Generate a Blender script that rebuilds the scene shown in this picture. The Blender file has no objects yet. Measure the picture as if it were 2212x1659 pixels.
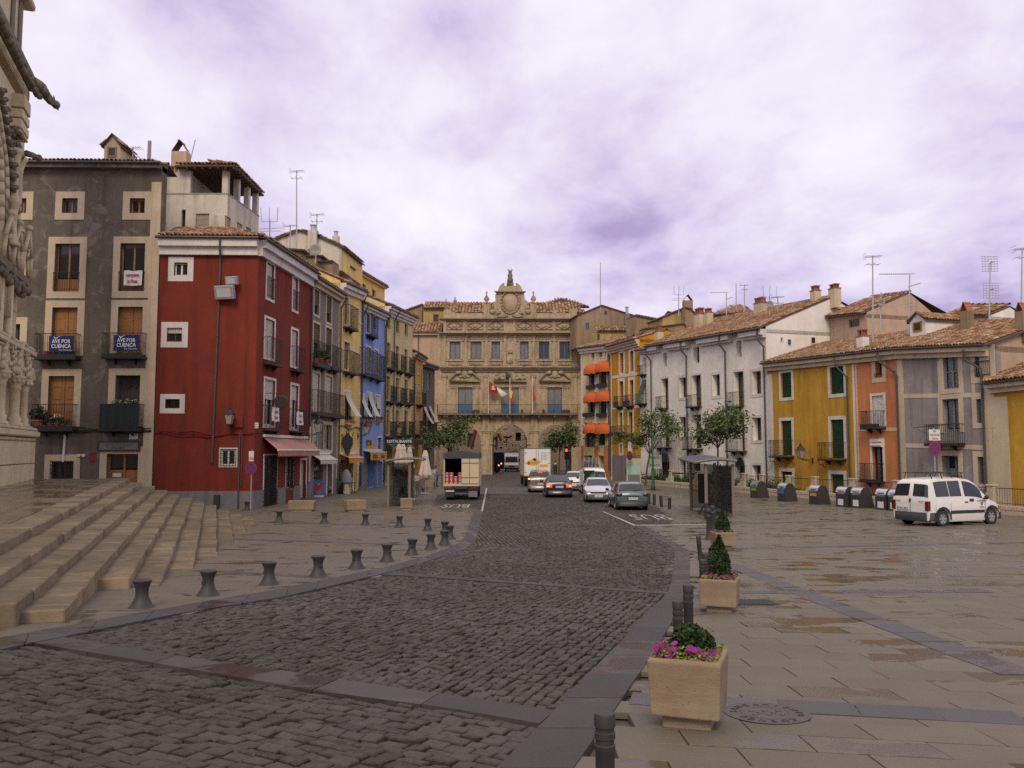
import bpy,math,random
import numpy as np
from mathutils import Vector,Matrix
random.seed(7);RNG=np.random.default_rng(7)
SC=bpy.context.scene
COL=SC.collection
F_PX=1850.0;CX=1106.0;CY=829.5;PITCH=math.radians(4.466);CAM=Vector((0,0,3.0))
cam_d=bpy.data.cameras.new('camera');cam=bpy.data.objects.new('camera',cam_d);COL.objects.link(cam)
cam.location=CAM;cam.rotation_euler=(math.pi/2+PITCH,0,0)
cam_d.sensor_width=36;cam_d.lens=F_PX/2212*36;cam_d.clip_start=0.1;cam_d.clip_end=3000
SC.camera=cam
SC.cycles.use_denoising=False
SC.view_settings.view_transform='Standard';SC.view_settings.look='None'
SC.view_settings.exposure=0.32;SC.view_settings.gamma=1.0;SC.view_settings.use_curve_mapping=False
SUN_EL,SUN_AZ=math.radians(42),math.radians(186)
W=bpy.data.worlds.new('World');SC.world=W;W.use_nodes=True
def build_world():
 nt=W.node_tree;N=nt.nodes;L=nt.links;N.clear()
 out=N.new('ShaderNodeOutputWorld');bg=N.new('ShaderNodeBackground');L.new(bg.outputs[0],out.inputs[0])
 sky=N.new('ShaderNodeTexSky');sky.sky_type='NISHITA';sky.sun_disc=False
 sky.sun_elevation=SUN_EL;sky.sun_rotation=SUN_AZ
 skm=N.new('ShaderNodeVectorMath');skm.operation='SCALE';skm.inputs['Scale'].default_value=0.10
 L.new(sky.outputs[0],skm.inputs[0])
 tc=N.new('ShaderNodeTexCoord');sep=N.new('ShaderNodeSeparateXYZ');L.new(tc.outputs['Generated'],sep.inputs[0])
 def mth(op,a,b=None,clamp=False):
  n=N.new('ShaderNodeMath');n.operation=op;n.use_clamp=clamp
  for i,v in enumerate((a,b)):
   if v is None:continue
   if isinstance(v,(int,float)):n.inputs[i].default_value=v
   else:L.new(v,n.inputs[i])
  return n.outputs[0]
 zc=mth('MAXIMUM',sep.outputs[2],0.0);den=mth('ADD',zc,0.30)
 cx=mth('DIVIDE',sep.outputs[0],den);cy=mth('DIVIDE',sep.outputs[1],den)
 comb=N.new('ShaderNodeCombineXYZ');L.new(cx,comb.inputs[0]);L.new(cy,comb.inputs[1])
 mp=N.new('ShaderNodeMapping');mp.inputs['Rotation'].default_value=(0,0,math.radians(35));mp.inputs['Scale'].default_value=(1.0,0.8,1)
 mp.inputs['Location'].default_value=(3.35,1.2,0)
 L.new(comb.outputs[0],mp.inputs[0])
 def noise(scale,det,dist,rough=0.55):
  n=N.new('ShaderNodeTexNoise');n.inputs['Scale'].default_value=scale;n.inputs['Detail'].default_value=det
  n.inputs['Distortion'].default_value=dist;n.inputs['Roughness'].default_value=rough
  L.new(mp.outputs[0],n.inputs['Vector']);return n.outputs['Fac']
 n1=noise(1.5,12,0.15,0.56);n2=noise(4.6,10,0.25,0.6)
 a=mth('MULTIPLY',n1,0.72);b=mth('MULTIPLY',n2,0.28);s=mth('ADD',a,b)
 lift=mth('MULTIPLY',zc,0.30);s=mth('ADD',s,lift)
 s=mth('ADD',s,-0.035)
 cr=N.new('ShaderNodeValToRGB');e=cr.color_ramp.elements
 e[0].position=0.41;e[0].color=(0.42,0.34,0.58,1)
 e[1].position=0.73;e[1].color=(1.0,0.98,1.0,1)
 for p,c in((0.465,(0.56,0.48,0.72,1)),(0.52,(0.71,0.63,0.83,1)),(0.60,(0.86,0.80,0.92,1))):
  k=e.new(p);k.color=c
 L.new(s,cr.inputs[0])
 mix=N.new('ShaderNodeMixRGB');mix.inputs[0].default_value=0.93
 L.new(skm.outputs[0],mix.inputs[1]);L.new(cr.outputs[0],mix.inputs[2])
 L.new(mix.outputs[0],bg.inputs['Color']);bg.inputs['Strength'].default_value=0.87
build_world()
sun_d=bpy.data.lights.new('sun','SUN');sun=bpy.data.objects.new('sun',sun_d);COL.objects.link(sun)
sun_d.energy=1.5;sun_d.angle=math.radians(22);sun_d.color=(1.0,0.86,0.64)
sun.rotation_euler=Vector((math.sin(SUN_AZ)*math.cos(SUN_EL),math.cos(SUN_AZ)*math.cos(SUN_EL),math.sin(SUN_EL))).to_track_quat('Z','Y').to_euler()
_cp,_sp=math.cos(PITCH),math.sin(PITCH)
ZO={'Z1':(0,0,.63730),'Z2':(0,271.1,.28595),'Z3':(0,677.7,.28595),'Z4':(542.2,338.85,.24515),'Z5':(542.2,711.6,.2573),'Z6':(847.1,562.5,.2124),'Y1':(847.1,881.0,.2124),'Y2':(1219.9,562.5,.21446),'Y3':(1084.3,881,.18383),'Y4':(1355.4,847.1,.21446),'Y5':(1626.5,542.2,.26471),'Y6':(1626.5,881,.26471),'X1':(0,1003,.27574),'X2':(0,1287.6,.33701),'X3':(677.7,1084.3,.36766),'X4':(1219.9,1050.4,.3669),'X5':(1558.7,1118.2,.326),'X6':(474.4,1016.6,.27574),'C1':(0,0,.3268),'C2':(0,474.4,.3513),'L1':(650.6,901.3,.12255),'T1':(826.8,935.2,.10623),'T2':(1104.6,975.9,.09191),'T3':(1253.7,948.8,.09804),'T5':(1443.5,969.1,.13483),'D':(0,0,1)}
def px(k,x,y):
 o=ZO[k];return o[0]+x*o[2],o[1]+y*o[2]
def ray(x,y):
 a,b=(x-CX)/F_PX,(CY-y)/F_PX
 return Vector((a,_cp-b*_sp,_sp+b*_cp))
def gz(d):
 return 1.3*(1-d/45.0)**2 if d<45 else 0.0
def gza(d):
 d=np.asarray(d,float);return np.where(d<45,1.3*(1-d/45.0)**2,0.0)
def ground(x,y,k='D',dz=0.0):
 x,y=px(k,x,y);r=ray(x,y);t=-3.0/min(r.z,-1e-3)
 for _ in range(60):
  d=r.y*t;t=0.5*t+0.5*(gz(d)+dz-3.0)/min(r.z,-1e-3)
 p=CAM+r*t;return Vector((p.x,p.y,gz(p.y)+dz))
def at_depth(x,y,d,k='D'):
 x,y=px(k,x,y);r=ray(x,y);return CAM+r*(d/r.y)
def col_on(x,p,q):
 """point of the plan line p-q that stands in photo column x"""
 m=(x-CX)/F_PX/(ray(x,974).y);dx,dy=q[0]-p[0],q[1]-p[1]
 t=(m*p[1]-p[0])/(dx-m*dy);return(p[0]+dx*t,p[1]+dy*t)
def project(P):
 v=P-CAM;f=v.y*_cp+v.z*_sp;u=-v.y*_sp+v.z*_cp
 return CX+F_PX*v.x/f,CY-F_PX*u/f
def link(o,parent=None):
 COL.objects.link(o)
 if parent is not None:o.parent=parent
 return o
def tag(o,label=None,cat=None,group=None,kind=None):
 if label:o['label']=label
 if cat:o['category']=cat
 if group:o['group']=group
 if kind:o['kind']=kind
 return o
def thing(name,label,cat,loc=(0,0,0),rz=0.0,group=None):
 o=bpy.data.objects.new(name,None);o.empty_display_size=0.2;link(o)
 o.location=loc;o.rotation_euler=(0,0,rz);return tag(o,label,cat,group)
def copy_tree(o,parent=None):
 c=o.copy();COL.objects.link(c)
 if parent is not None:c.parent=parent
 for ch in list(o.children):copy_tree(ch,c)
 return c
class MB:
 """collects shapes and links them as one mesh object"""
 def __init__(s):s.v,s.f,s.m,s.r=[],[],[],[]
 def add(s,vs,fs,m=0,r=0.0):
  b=len(s.v);s.v.extend([tuple(v)for v in vs])
  for f in fs:s.f.append(tuple(b+i for i in f));s.m.append(m);s.r.append(r)
  return s
 def box(s,x0,y0,z0,x1,y1,z1,m=0,r=0.0):
  if x0>x1:x0,x1=x1,x0
  if y0>y1:y0,y1=y1,y0
  if z0>z1:z0,z1=z1,z0
  return s.add([(x0,y0,z0),(x1,y0,z0),(x1,y1,z0),(x0,y1,z0),(x0,y0,z1),(x1,y0,z1),(x1,y1,z1),(x0,y1,z1)],[(0,3,2,1),(4,5,6,7),(0,1,5,4),(1,2,6,5),(2,3,7,6),(3,0,4,7)],m,r)
 def bbox(s,x0,y0,z0,x1,y1,z1,b=0.01,m=0,r=0.0):
  """box with chamfered edges"""
  X,Y,Z=(x0,x1),(y0,y1),(z0,z1);V=[];idx={}
  sg=((0,1),(1,-1))
  for i in(0,1):
   for j in(0,1):
    for k in(0,1):
     for a in(0,1,2):
      p=[X[i]+(b if i==0 else-b),Y[j]+(b if j==0 else-b),Z[k]+(b if k==0 else-b)]
      p[a]=(X,Y,Z)[a][(i,j,k)[a]]
      idx[(i,j,k,a)]=len(V);V.append(p)
  g=lambda i,j,k,a:idx[(i,j,k,a)]
  Fs=[(g(0,0,0,0),g(0,0,1,0),g(0,1,1,0),g(0,1,0,0)),(g(1,0,0,0),g(1,1,0,0),g(1,1,1,0),g(1,0,1,0)),(g(0,0,0,1),g(1,0,0,1),g(1,0,1,1),g(0,0,1,1)),(g(0,1,0,1),g(0,1,1,1),g(1,1,1,1),g(1,1,0,1)),(g(0,0,0,2),g(0,1,0,2),g(1,1,0,2),g(1,0,0,2)),(g(0,0,1,2),g(1,0,1,2),g(1,1,1,2),g(0,1,1,2))]
  for i in(0,1):
   for j in(0,1):
    Fs.append((g(i,j,0,0),g(i,j,1,0),g(i,j,1,1),g(i,j,0,1)))
    Fs.append((g(i,0,j,0),g(i,1,j,0),g(i,1,j,2),g(i,0,j,2)))
    Fs.append((g(0,i,j,1),g(1,i,j,1),g(1,i,j,2),g(0,i,j,2)))
    for k in(0,1):Fs.append((g(i,j,k,0),g(i,j,k,1),g(i,j,k,2)))
  return s.add(V,Fs,m,r)
 def cyl(s,p0,p1,r0,r1=None,n=8,m=0,caps=True,r=0.0):
  r1=r0 if r1 is None else r1
  a,b=Vector(p0),Vector(p1);d=(b-a)
  if d.length<1e-6:return s
  d.normalize();q=d.to_track_quat('Z','Y');X,Y=q@Vector((1,0,0)),q@Vector((0,1,0))
  vs=[]
  for c,rr in((a,r0),(b,r1)):
   for i in range(n):
    t=2*math.pi*i/n;vs.append(c+X*(rr*math.cos(t))+Y*(rr*math.sin(t)))
  fs=[(i,(i+1)%n,n+(i+1)%n,n+i)for i in range(n)]
  if caps:fs+=[tuple(range(n-1,-1,-1)),tuple(range(n,2*n))]
  return s.add(vs,fs,m,r)
 def tube(s,pts,r,n=6,m=0,taper=None):
  for i in range(len(pts)-1):
   ra=r if taper is None else r+(taper-r)*i/(len(pts)-1)
   rb=r if taper is None else r+(taper-r)*(i+1)/(len(pts)-1)
   s.cyl(pts[i],pts[i+1],ra,rb,n,m)
  return s
 def lathe(s,prof,c=(0,0,0),n=20,m=0,sx=1,sy=1,axis='z',caps=True):
  vs=[]
  for(rr,z)in prof:
   for i in range(n):
    t=2*math.pi*i/n;a,b=rr*math.cos(t)*sx,rr*math.sin(t)*sy
    if axis=='z':vs.append((c[0]+a,c[1]+b,c[2]+z))
    elif axis=='y':vs.append((c[0]+a,c[1]+z,c[2]-b))
    else:vs.append((c[0]+z,c[1]+a,c[2]+b))
  fs=[]
  for j in range(len(prof)-1):
   for i in range(n):
    fs.append((j*n+i,j*n+(i+1)%n,(j+1)*n+(i+1)%n,(j+1)*n+i))
  if caps:fs+=[tuple(range(n-1,-1,-1)),tuple(range((len(prof)-1)*n,len(prof)*n))]
  return s.add(vs,fs,m)
 def prism(s,poly,d0,d1,plane='xz',m=0,r=0.0):
  """polygon (counter-clockwise seen from the front) in a plane, pushed from d0 to d1 along the third axis"""
  def P(a,b,d):return(a,d,b)if plane=='xz' else((d,a,b)if plane=='yz' else(a,b,d))
  n=len(poly);vs=[P(a,b,d0)for a,b in poly]+[P(a,b,d1)for a,b in poly]
  fs=[tuple(range(n)),tuple(range(2*n-1,n-1,-1))]+[(i,n+i,n+(i+1)%n,(i+1)%n)for i in range(n)]
  return s.add(vs,fs,m,r)
 def sphere(s,c,rx,ry=None,rz=None,n=10,k=7,m=0):
  ry=ry or rx;rz=rz or rx
  vs=[(c[0],c[1],c[2]-rz)]
  for j in range(1,k):
   ph=-math.pi/2+math.pi*j/k
   for i in range(n):
    t=2*math.pi*i/n;vs.append((c[0]+rx*math.cos(ph)*math.cos(t),c[1]+ry*math.cos(ph)*math.sin(t),c[2]+rz*math.sin(ph)))
  vs.append((c[0],c[1],c[2]+rz));fs=[]
  for i in range(n):fs.append((0,1+(i+1)%n,1+i));fs.append((len(vs)-1,1+(k-2)*n+i,1+(k-2)*n+(i+1)%n))
  for j in range(k-2):
   for i in range(n):fs.append((1+j*n+i,1+j*n+(i+1)%n,1+(j+1)*n+(i+1)%n,1+(j+1)*n+i))
  return s.add(vs,fs,m)
 def obj(s,name,mats,parent=None,smooth=False,loc=None,rz=None):
  me=bpy.data.meshes.new(name);me.from_pydata(s.v,[],s.f)
  if not isinstance(mats,(list,tuple)):mats=[mats]
  for k in mats:me.materials.append(k)
  if len(mats)>1:me.polygons.foreach_set('material_index',s.m)
  if any(s.r):
   at=me.attributes.new('rnd','FLOAT','FACE');at.data.foreach_set('value',s.r)
  if smooth:me.polygons.foreach_set('use_smooth',[True]*len(s.f))
  me.update();o=bpy.data.objects.new(name,me);link(o,parent)
  if loc is not None:o.location=loc
  if rz is not None:o.rotation_euler=(0,0,rz)
  return o
def np_mesh(name,V,Ft,mat,rnd=None,smooth=False):
 """V: (n pieces, k verts, 3); Ft: quads of one piece"""
 n,k,_=V.shape;Ft=np.asarray(Ft);q=len(Ft)
 Fa=(Ft[None]+(np.arange(n)*k)[:,None,None]).reshape(-1,4)
 me=bpy.data.meshes.new(name);me.vertices.add(n*k);me.vertices.foreach_set('co',V.reshape(-1).astype(np.float32))
 me.loops.add(Fa.size);me.loops.foreach_set('vertex_index',Fa.reshape(-1).astype(np.int32))
 me.polygons.add(len(Fa));me.polygons.foreach_set('loop_start',(np.arange(len(Fa))*4).astype(np.int32))
 me.update(calc_edges=True);me.validate()
 if rnd is not None:
  at=me.attributes.new('rnd','FLOAT','FACE');at.data.foreach_set('value',np.repeat(rnd,q).astype(np.float32))
 me.polygons.foreach_set('use_smooth',[smooth]*len(Fa))
 me.materials.append(mat);return me
def pieces(name,V,Ft,mat,parent,stuff_name,keep,rnd,smooth=False):
 """the first `keep` pieces become parts of their own, the rest one part of kind stuff"""
 for i in range(min(keep,len(V))):
  c=V[i].mean(0);me=np_mesh(name,V[i:i+1]-c,Ft,mat,rnd[i:i+1],smooth)
  o=bpy.data.objects.new(name,me);link(o,parent);o.location=c
 if len(V)>keep:
  o=bpy.data.objects.new(stuff_name,np_mesh(stuff_name,V[keep:],Ft,mat,rnd[keep:],smooth));link(o,parent);o['kind']='stuff'
def text(body,size,mat,parent,loc,rot,name='lettering',ext=0.002,align='CENTER',sx=1.0,bold=0.0):
 c=bpy.data.curves.new(name,'FONT');c.body=body;c.size=size;c.extrude=ext;c.align_x=align;c.align_y='CENTER';c.offset=bold
 c.resolution_u=2
 f=bpy.data.objects.new(name,c);me=bpy.data.meshes.new_from_object(f);me.name=name;bpy.data.objects.remove(f);bpy.data.curves.remove(c);me.materials.clear();me.materials.append(mat)
 o=bpy.data.objects.new(name,me);link(o,parent);o.location=loc;o.rotation_euler=rot;o.scale=(sx,1,1);return o
class MT:
 def __init__(s,name):
  s.m=bpy.data.materials.new(name);s.m.use_nodes=True;s.N=s.m.node_tree.nodes;s.L=s.m.node_tree.links
  s.b=s.N['Principled BSDF']
 def new(s,t,**kw):
  n=s.N.new(t)
  for k,v in kw.items():setattr(n,k,v)
  return n
 def lk(s,a,b):s.L.new(a,b)
 def coord(s,world=False):
  if world:return s.new('ShaderNodeNewGeometry').outputs['Position']
  return s.new('ShaderNodeTexCoord').outputs['Object']
 def noise(s,vec,scale,det=5,rough=0.55,dist=0.0,stretch=None):
  if stretch is not None:
   mp=s.new('ShaderNodeMapping');mp.inputs['Scale'].default_value=stretch;s.lk(vec,mp.inputs[0]);vec=mp.outputs[0]
  n=s.new('ShaderNodeTexNoise');n.inputs['Scale'].default_value=scale;n.inputs['Detail'].default_value=det
  n.inputs['Roughness'].default_value=rough;n.inputs['Distortion'].default_value=dist;s.lk(vec,n.inputs['Vector']);return n.outputs['Fac']
 def ramp(s,fac,stops,interp='LINEAR'):
  r=s.new('ShaderNodeValToRGB');r.color_ramp.interpolation=interp;e=r.color_ramp.elements
  while len(e)<len(stops):e.new(0.5)
  for i,(p,c)in enumerate(stops):
   e[i].position=p;e[i].color=(c[0],c[1],c[2],1)if not isinstance(c,(int,float))else(c,c,c,1)
  s.lk(fac,r.inputs[0]);return r.outputs[0]
 def mix(s,fac,a,b,mode='MIX'):
  n=s.new('ShaderNodeMixRGB',blend_type=mode)
  for i,v in enumerate((fac,a,b)):
   if isinstance(v,(int,float)):n.inputs[i].default_value=v if i==0 else(v,v,v,1)
   elif isinstance(v,tuple):n.inputs[i].default_value=(v[0],v[1],v[2],1)
   else:s.lk(v,n.inputs[i])
  return n.outputs[0]
 def math(s,op,a,b=0.0,clamp=False):
  n=s.new('ShaderNodeMath',operation=op);n.use_clamp=clamp
  for i,v in enumerate((a,b)):
   if isinstance(v,(int,float)):n.inputs[i].default_value=v
   else:s.lk(v,n.inputs[i])
  return n.outputs[0]
 def bump(s,h,strength=0.3,dist=0.01):
  n=s.new('ShaderNodeBump');n.inputs['Strength'].default_value=strength;n.inputs['Distance'].default_value=dist
  s.lk(h,n.inputs['Height']);s.lk(n.outputs[0],s.b.inputs['Normal'])
 def rnd(s):
  """0..1 per piece: face attribute plus the object's own random number"""
  a=s.new('ShaderNodeAttribute');a.attribute_name='rnd';o=s.new('ShaderNodeObjectInfo')
  return s.math('FRACT',s.math('ADD',a.outputs['Fac'],o.outputs['Random']))
 def set(s,color=None,rough=None,metal=None,spec=None):
  for k,v in(('Base Color',color),('Roughness',rough),('Metallic',metal),('Specular IOR Level',spec)):
   if v is None:continue
   if isinstance(v,(int,float)):s.b.inputs[k].default_value=v
   elif isinstance(v,tuple):s.b.inputs[k].default_value=(v[0],v[1],v[2],1)
   else:s.lk(v,s.b.inputs[k])
  return s.m
def sc(c,k):return(c[0]*k,c[1]*k,c[2]*k)
def plaster(name,c,dirt=0.35,stain=(0.55,0.5,0.45),fine=1.0,patch=0.0):
 t=MT(name);v=t.coord(True)
 big=t.noise(v,0.45,6,0.6,0.6);mid=t.noise(v,2.6,6,0.65,0.3);streak=t.noise(v,1.0,5,0.6,0.2,(2.2,2.2,0.22))
 col=t.mix(t.ramp(big,((0.3,0.0),(0.75,1.0))),sc(c,0.80),sc(c,1.10))
 col=t.mix(t.ramp(mid,((0.35,0.0),(0.75,0.55))),col,sc((c[0]*stain[0]/0.5,c[1]*stain[1]/0.5,c[2]*stain[2]/0.5),0.72))
 col=t.mix(t.ramp(streak,((0.47,0.0),(0.72,dirt))),col,sc((c[0]*stain[0],c[1]*stain[1],c[2]*stain[2]),0.75))
 if patch:
  p2=t.noise(v,0.9,8,0.7,1.2)
  col=t.mix(t.ramp(p2,((0.54,0.0),(0.62,patch))),col,sc(c,1.75))
  p3=t.noise(t.mix(1.0,v,(7.7,3.1,1.2),'ADD'),0.7,8,0.72,1.5)
  col=t.mix(t.ramp(p3,((0.55,0.0),(0.66,patch))),col,sc(c,0.55))
 grain=t.noise(v,45,3,0.6);t.bump(t.math('ADD',t.math('MULTIPLY',grain,0.35*fine),mid),0.35,0.015)
 return t.set(col,0.92,spec=0.25)
def plain(name,c,rough=0.6,metal=0.0,var=0.15,scale=6.0,spec=None):
 t=MT(name);n=t.noise(t.coord(True),scale,4)
 return t.set(t.mix(n,sc(c,1-var),sc(c,1+var)),rough,metal,spec)
def emit(name,c,e):
 t=MT(name);t.set(c,0.4);t.b.inputs['Emission Color'].default_value=(c[0],c[1],c[2],1);t.b.inputs['Emission Strength'].default_value=e;return t.m
def wood(name,c):
 t=MT(name);v=t.coord(True);n=t.noise(v,6,6,0.6,0.4,(6,6,0.5));n2=t.noise(v,1.3,3)
 col=t.mix(n,sc(c,0.6),sc(c,1.25));col=t.mix(t.ramp(n2,((0.35,0.0),(0.7,0.5))),col,sc(c,0.55));t.bump(n,0.2,0.005);return t.set(col,0.5)
def stone(name,c,scale=1.0,pit=0.6,dark=0.5,moss=0.0,each=0.0):
 t=MT(name);v=t.coord(True);a=t.noise(v,0.8*scale,7,0.62,0.4);b=t.noise(v,5*scale,7,0.68);st=t.noise(v,1.4*scale,5,0.6,0.3,(2,2,0.35))
 col=t.mix(a,sc(c,0.78),sc(c,1.15));col=t.mix(t.ramp(b,((0.42,0.0),(0.75,pit))),col,sc((c[0],c[1]*0.93,c[2]*0.85),0.52))
 col=t.mix(t.ramp(st,((0.5,0.0),(0.75,dark))),col,sc((c[0],c[1]*0.95,c[2]*0.92),0.42))
 if each:o=t.new('ShaderNodeObjectInfo').outputs['Random'];col=t.mix(each,col,t.mix(o,sc(c,0.35),sc((c[0],c[1]*.97,c[2]*.93),1.35)))
 if each:
  ge=t.new('ShaderNodeNewGeometry');sp=t.new('ShaderNodeSeparateXYZ');t.lk(ge.outputs['Normal'],sp.inputs[0]);wt=t.ramp(sp.outputs[2],((0.5,0.0),(0.9,1.0)));wt=t.math('MULTIPLY',wt,t.ramp(t.noise(v,1.1,6,.65,.6,(1,1,1)),((.36,1.0),(.72,.35))));col=t.mix(wt,col,t.mix(.88,col,sc(c,.27)))
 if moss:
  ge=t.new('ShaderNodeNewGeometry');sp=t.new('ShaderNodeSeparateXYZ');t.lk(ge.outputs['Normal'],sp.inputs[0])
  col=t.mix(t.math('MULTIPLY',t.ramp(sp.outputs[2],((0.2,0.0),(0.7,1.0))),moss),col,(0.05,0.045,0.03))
 t.bump(t.math('ADD',b,t.math('MULTIPLY',t.noise(v,30*scale,4),0.4)),0.5,0.02);return t.set(col,0.88,spec=0.3)
M={}
def build_materials():
 M['grey_wall']=plaster('grey_render',(0.150,0.126,0.102),0.6,patch=0.6)
 M['red_wall']=plaster('red_plaster',(0.20,0.034,0.020),0.55,(0.5,0.55,0.6))
 M['grey_base']=plaster('grey_plinth',(0.20,0.195,0.20),0.6)
 M['grey2_wall']=plaster('weathered_grey_plaster',(0.22,0.20,0.172),0.6,patch=0.2)
 M['yellow_wall']=plaster('pale_yellow_plaster',(0.82,0.60,0.22),0.5,(0.55,0.46,0.3))
 M['blue_wall']=plaster('blue_plaster',(0.24,0.36,0.68),0.45,(0.5,0.5,0.5))
 M['cream_wall']=plaster('cream_plaster',(0.70,0.57,0.30),0.3)
 M['ochre_wall']=plaster('ochre_plaster',(0.58,0.34,0.07),0.5)
 M['grey3_wall']=plaster('dark_grey_plaster',(0.16,0.15,0.14),0.5)
 M['dull_yellow']=plaster('stained_yellow_plaster',(0.42,0.31,0.12),0.85)
 M['pink_wall']=plaster('pinkish_beige_plaster',(0.50,0.36,0.25),0.4)
 M['white_wall']=plaster('white_plaster',(0.82,0.77,0.695),0.2,(0.52,0.5,0.47),0.6)
 M['dirty_white']=plaster('stained_white_plaster',(0.62,0.57,0.48),0.7,(0.55,0.46,0.36))
 M['gold_wall']=plaster('golden_yellow_plaster',(0.53,0.30,0.042),0.5,(0.55,0.46,0.35))
 M['amber_wall']=plaster('amber_plaster',(0.56,0.26,0.012),0.35,(0.52,0.46,0.4))
 M['orange_wall']=plaster('orange_plaster',(0.56,0.215,0.088),0.55,(0.55,0.5,0.45))
 M['lilac_wall']=plaster('lilac_grey_plaster',(0.30,0.268,0.258),0.7,patch=0.22)
 M['tan_wall']=plaster('tan_render',(0.30,0.215,0.135),0.7)
 M['beige_trim']=plaster('beige_trim',(0.60,0.49,0.34),0.35)
 M['white_trim']=plaster('white_trim',(0.68,0.64,0.585),0.3,fine=0.4)
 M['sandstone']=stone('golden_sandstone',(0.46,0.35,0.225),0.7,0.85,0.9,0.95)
 M['lime']=stone('cathedral_limestone',(0.60,0.495,0.32),0.6,0.45,0.4,0.35)
 M['limedark']=stone('weathered_limestone',(0.20,0.165,0.115),0.8,0.7,0.6,0.6)
 M['rubble']=stone('rubble_stone',(0.36,0.26,0.18),2.6,0.8,0.5)
 M['step']=stone('worn_step_stone',(0.27,0.205,0.14),1.3,0.95,0.65,each=0.45)
 M['travertine']=None
 M['wall_block']=stone('pale_block_stone',(0.50,0.415,0.30),2.0,0.5,0.4)
 M['wood']=wood('varnished_wood',(0.38,0.17,0.048));M['darkwood']=wood('dark_wood',(0.07,0.035,0.018));M['brownwood']=wood('brown_shutter',(0.22,0.13,0.08))
 M['blue_frame']=plain('slate_blue_paint',(0.05,0.115,0.19),0.5);M['greyblue']=plain('grey_blue_paint',(0.17,0.21,0.25),0.5)
 M['white_frame']=plain('white_paint',(0.66,0.63,0.58),0.45,var=0.08);M['iron']=plain('black_iron',(0.018,0.016,0.015),0.55)
 M['cast']=plain('cast_iron_grey',(0.030,0.026,0.025),0.62,var=0.25,scale=18)
 M['green_sh']=plain('dark_green_shutter',(0.010,0.055,0.026),0.45);M['beige_sh']=plain('beige_roller_shutter',(0.46,0.385,0.275),0.6)
 M['pale_sh']=plain('pale_shutter',(0.60,0.55,0.48),0.6);M['gutter']=plain('zinc_gutter',(0.075,0.067,0.063),0.5,0.3)
 M['steel']=plain('brushed_steel',(0.55,0.55,0.55),0.25,0.9);M['alu']=plain('aluminium',(0.42,0.41,0.40),0.4,0.6)
 M['cover']=plain('rusty_cover_iron',(0.062,0.048,0.042),0.5,var=.4,scale=14)
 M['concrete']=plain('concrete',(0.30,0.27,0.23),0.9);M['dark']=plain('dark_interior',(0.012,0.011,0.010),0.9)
 M['rubber']=plain('tyre_rubber',(0.018,0.018,0.018),0.85);M['blackpl']=plain('black_plastic',(0.022,0.022,0.024),0.5)
 M['brick']=plain('chimney_brick',(0.28,0.11,0.06),0.9,var=0.4,scale=9)
 t=MT('window_glass');n=t.noise(t.coord(True),1.1,2);t.bump(n,0.03,0.02);t.set((0.016,0.018,0.020),0.06,spec=0.65);M['glass']=t.m
 t=MT('car_glass');t.set((0.020,0.024,0.026),0.04,spec=0.7);M['carglass']=t.m
 t=MT('clear_glass');tr=t.new('ShaderNodeBsdfTransparent');tr.inputs[0].default_value=(0.80,0.84,0.84,1);mx=t.new('ShaderNodeMixShader');fr=t.new('ShaderNodeFresnel');fr.inputs[0].default_value=1.5
 gl=t.new('ShaderNodeBsdfGlossy');gl.inputs['Roughness'].default_value=0.03;t.lk(fr.outputs[0],mx.inputs[0]);t.lk(tr.outputs[0],mx.inputs[1]);t.lk(gl.outputs[0],mx.inputs[2])
 t.lk(mx.outputs[0],t.N['Material Output'].inputs[0]);M['clear']=t.m
 t=MT('smoked_glass');tr=t.new('ShaderNodeBsdfTransparent');tr.inputs[0].default_value=(0.62,0.63,0.61,1);mx=t.new('ShaderNodeMixShader');fr=t.new('ShaderNodeFresnel');fr.inputs[0].default_value=1.5
 gl=t.new('ShaderNodeBsdfGlossy');gl.inputs['Roughness'].default_value=0.04;t.lk(fr.outputs[0],mx.inputs[0]);t.lk(tr.outputs[0],mx.inputs[1]);t.lk(gl.outputs[0],mx.inputs[2])
 t.lk(mx.outputs[0],t.N['Material Output'].inputs[0]);M['smoked']=t.m
 M['curtain']=plain('lace_curtain',(0.55,0.50,0.43),0.9)
 t=MT('barrel_tile');r=t.rnd();v=t.coord(True)
 col=t.ramp(r,((0.0,(0.11,0.068,0.045)),(0.22,(0.25,0.115,0.06)),(0.42,(0.36,0.20,0.105)),(0.62,(0.45,0.29,0.165)),(0.8,(0.30,0.135,0.07)),(1.0,(0.54,0.41,0.27))))
 col=t.mix(t.ramp(t.noise(v,3.0,6,0.7),((0.42,0.0),(0.7,0.75))),col,(0.10,0.075,0.055));t.bump(t.noise(v,25,4),0.4,0.01);M['tile']=t.set(col,0.9,spec=0.2)
 M['tilebed']=plain('roof_bed',(0.10,0.065,0.045),0.95,var=0.4)
 t=MT('cobble');r=t.rnd();v=t.coord(True);n=t.noise(v,22,5,0.65)
 col=t.mix(r,(0.016,0.013,0.011),(0.056,0.047,0.042));col=t.mix(t.ramp(n,((0.4,0.0),(0.7,0.6))),col,(0.095,0.082,0.074))
 wet=t.noise(v,0.35,5,0.6);t.bump(t.math('ADD',n,t.math('MULTIPLY',t.noise(v,90,3),0.5)),0.55,0.012)
 col=t.mix(t.ramp(t.noise(v,0.22,4,0.5),((0.4,0.0),(0.7,0.45))),col,(0.078,0.064,0.053))
 M['cobble']=t.set(col,t.ramp(wet,((0.35,0.45),(0.7,0.80))),spec=0.22)
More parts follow.
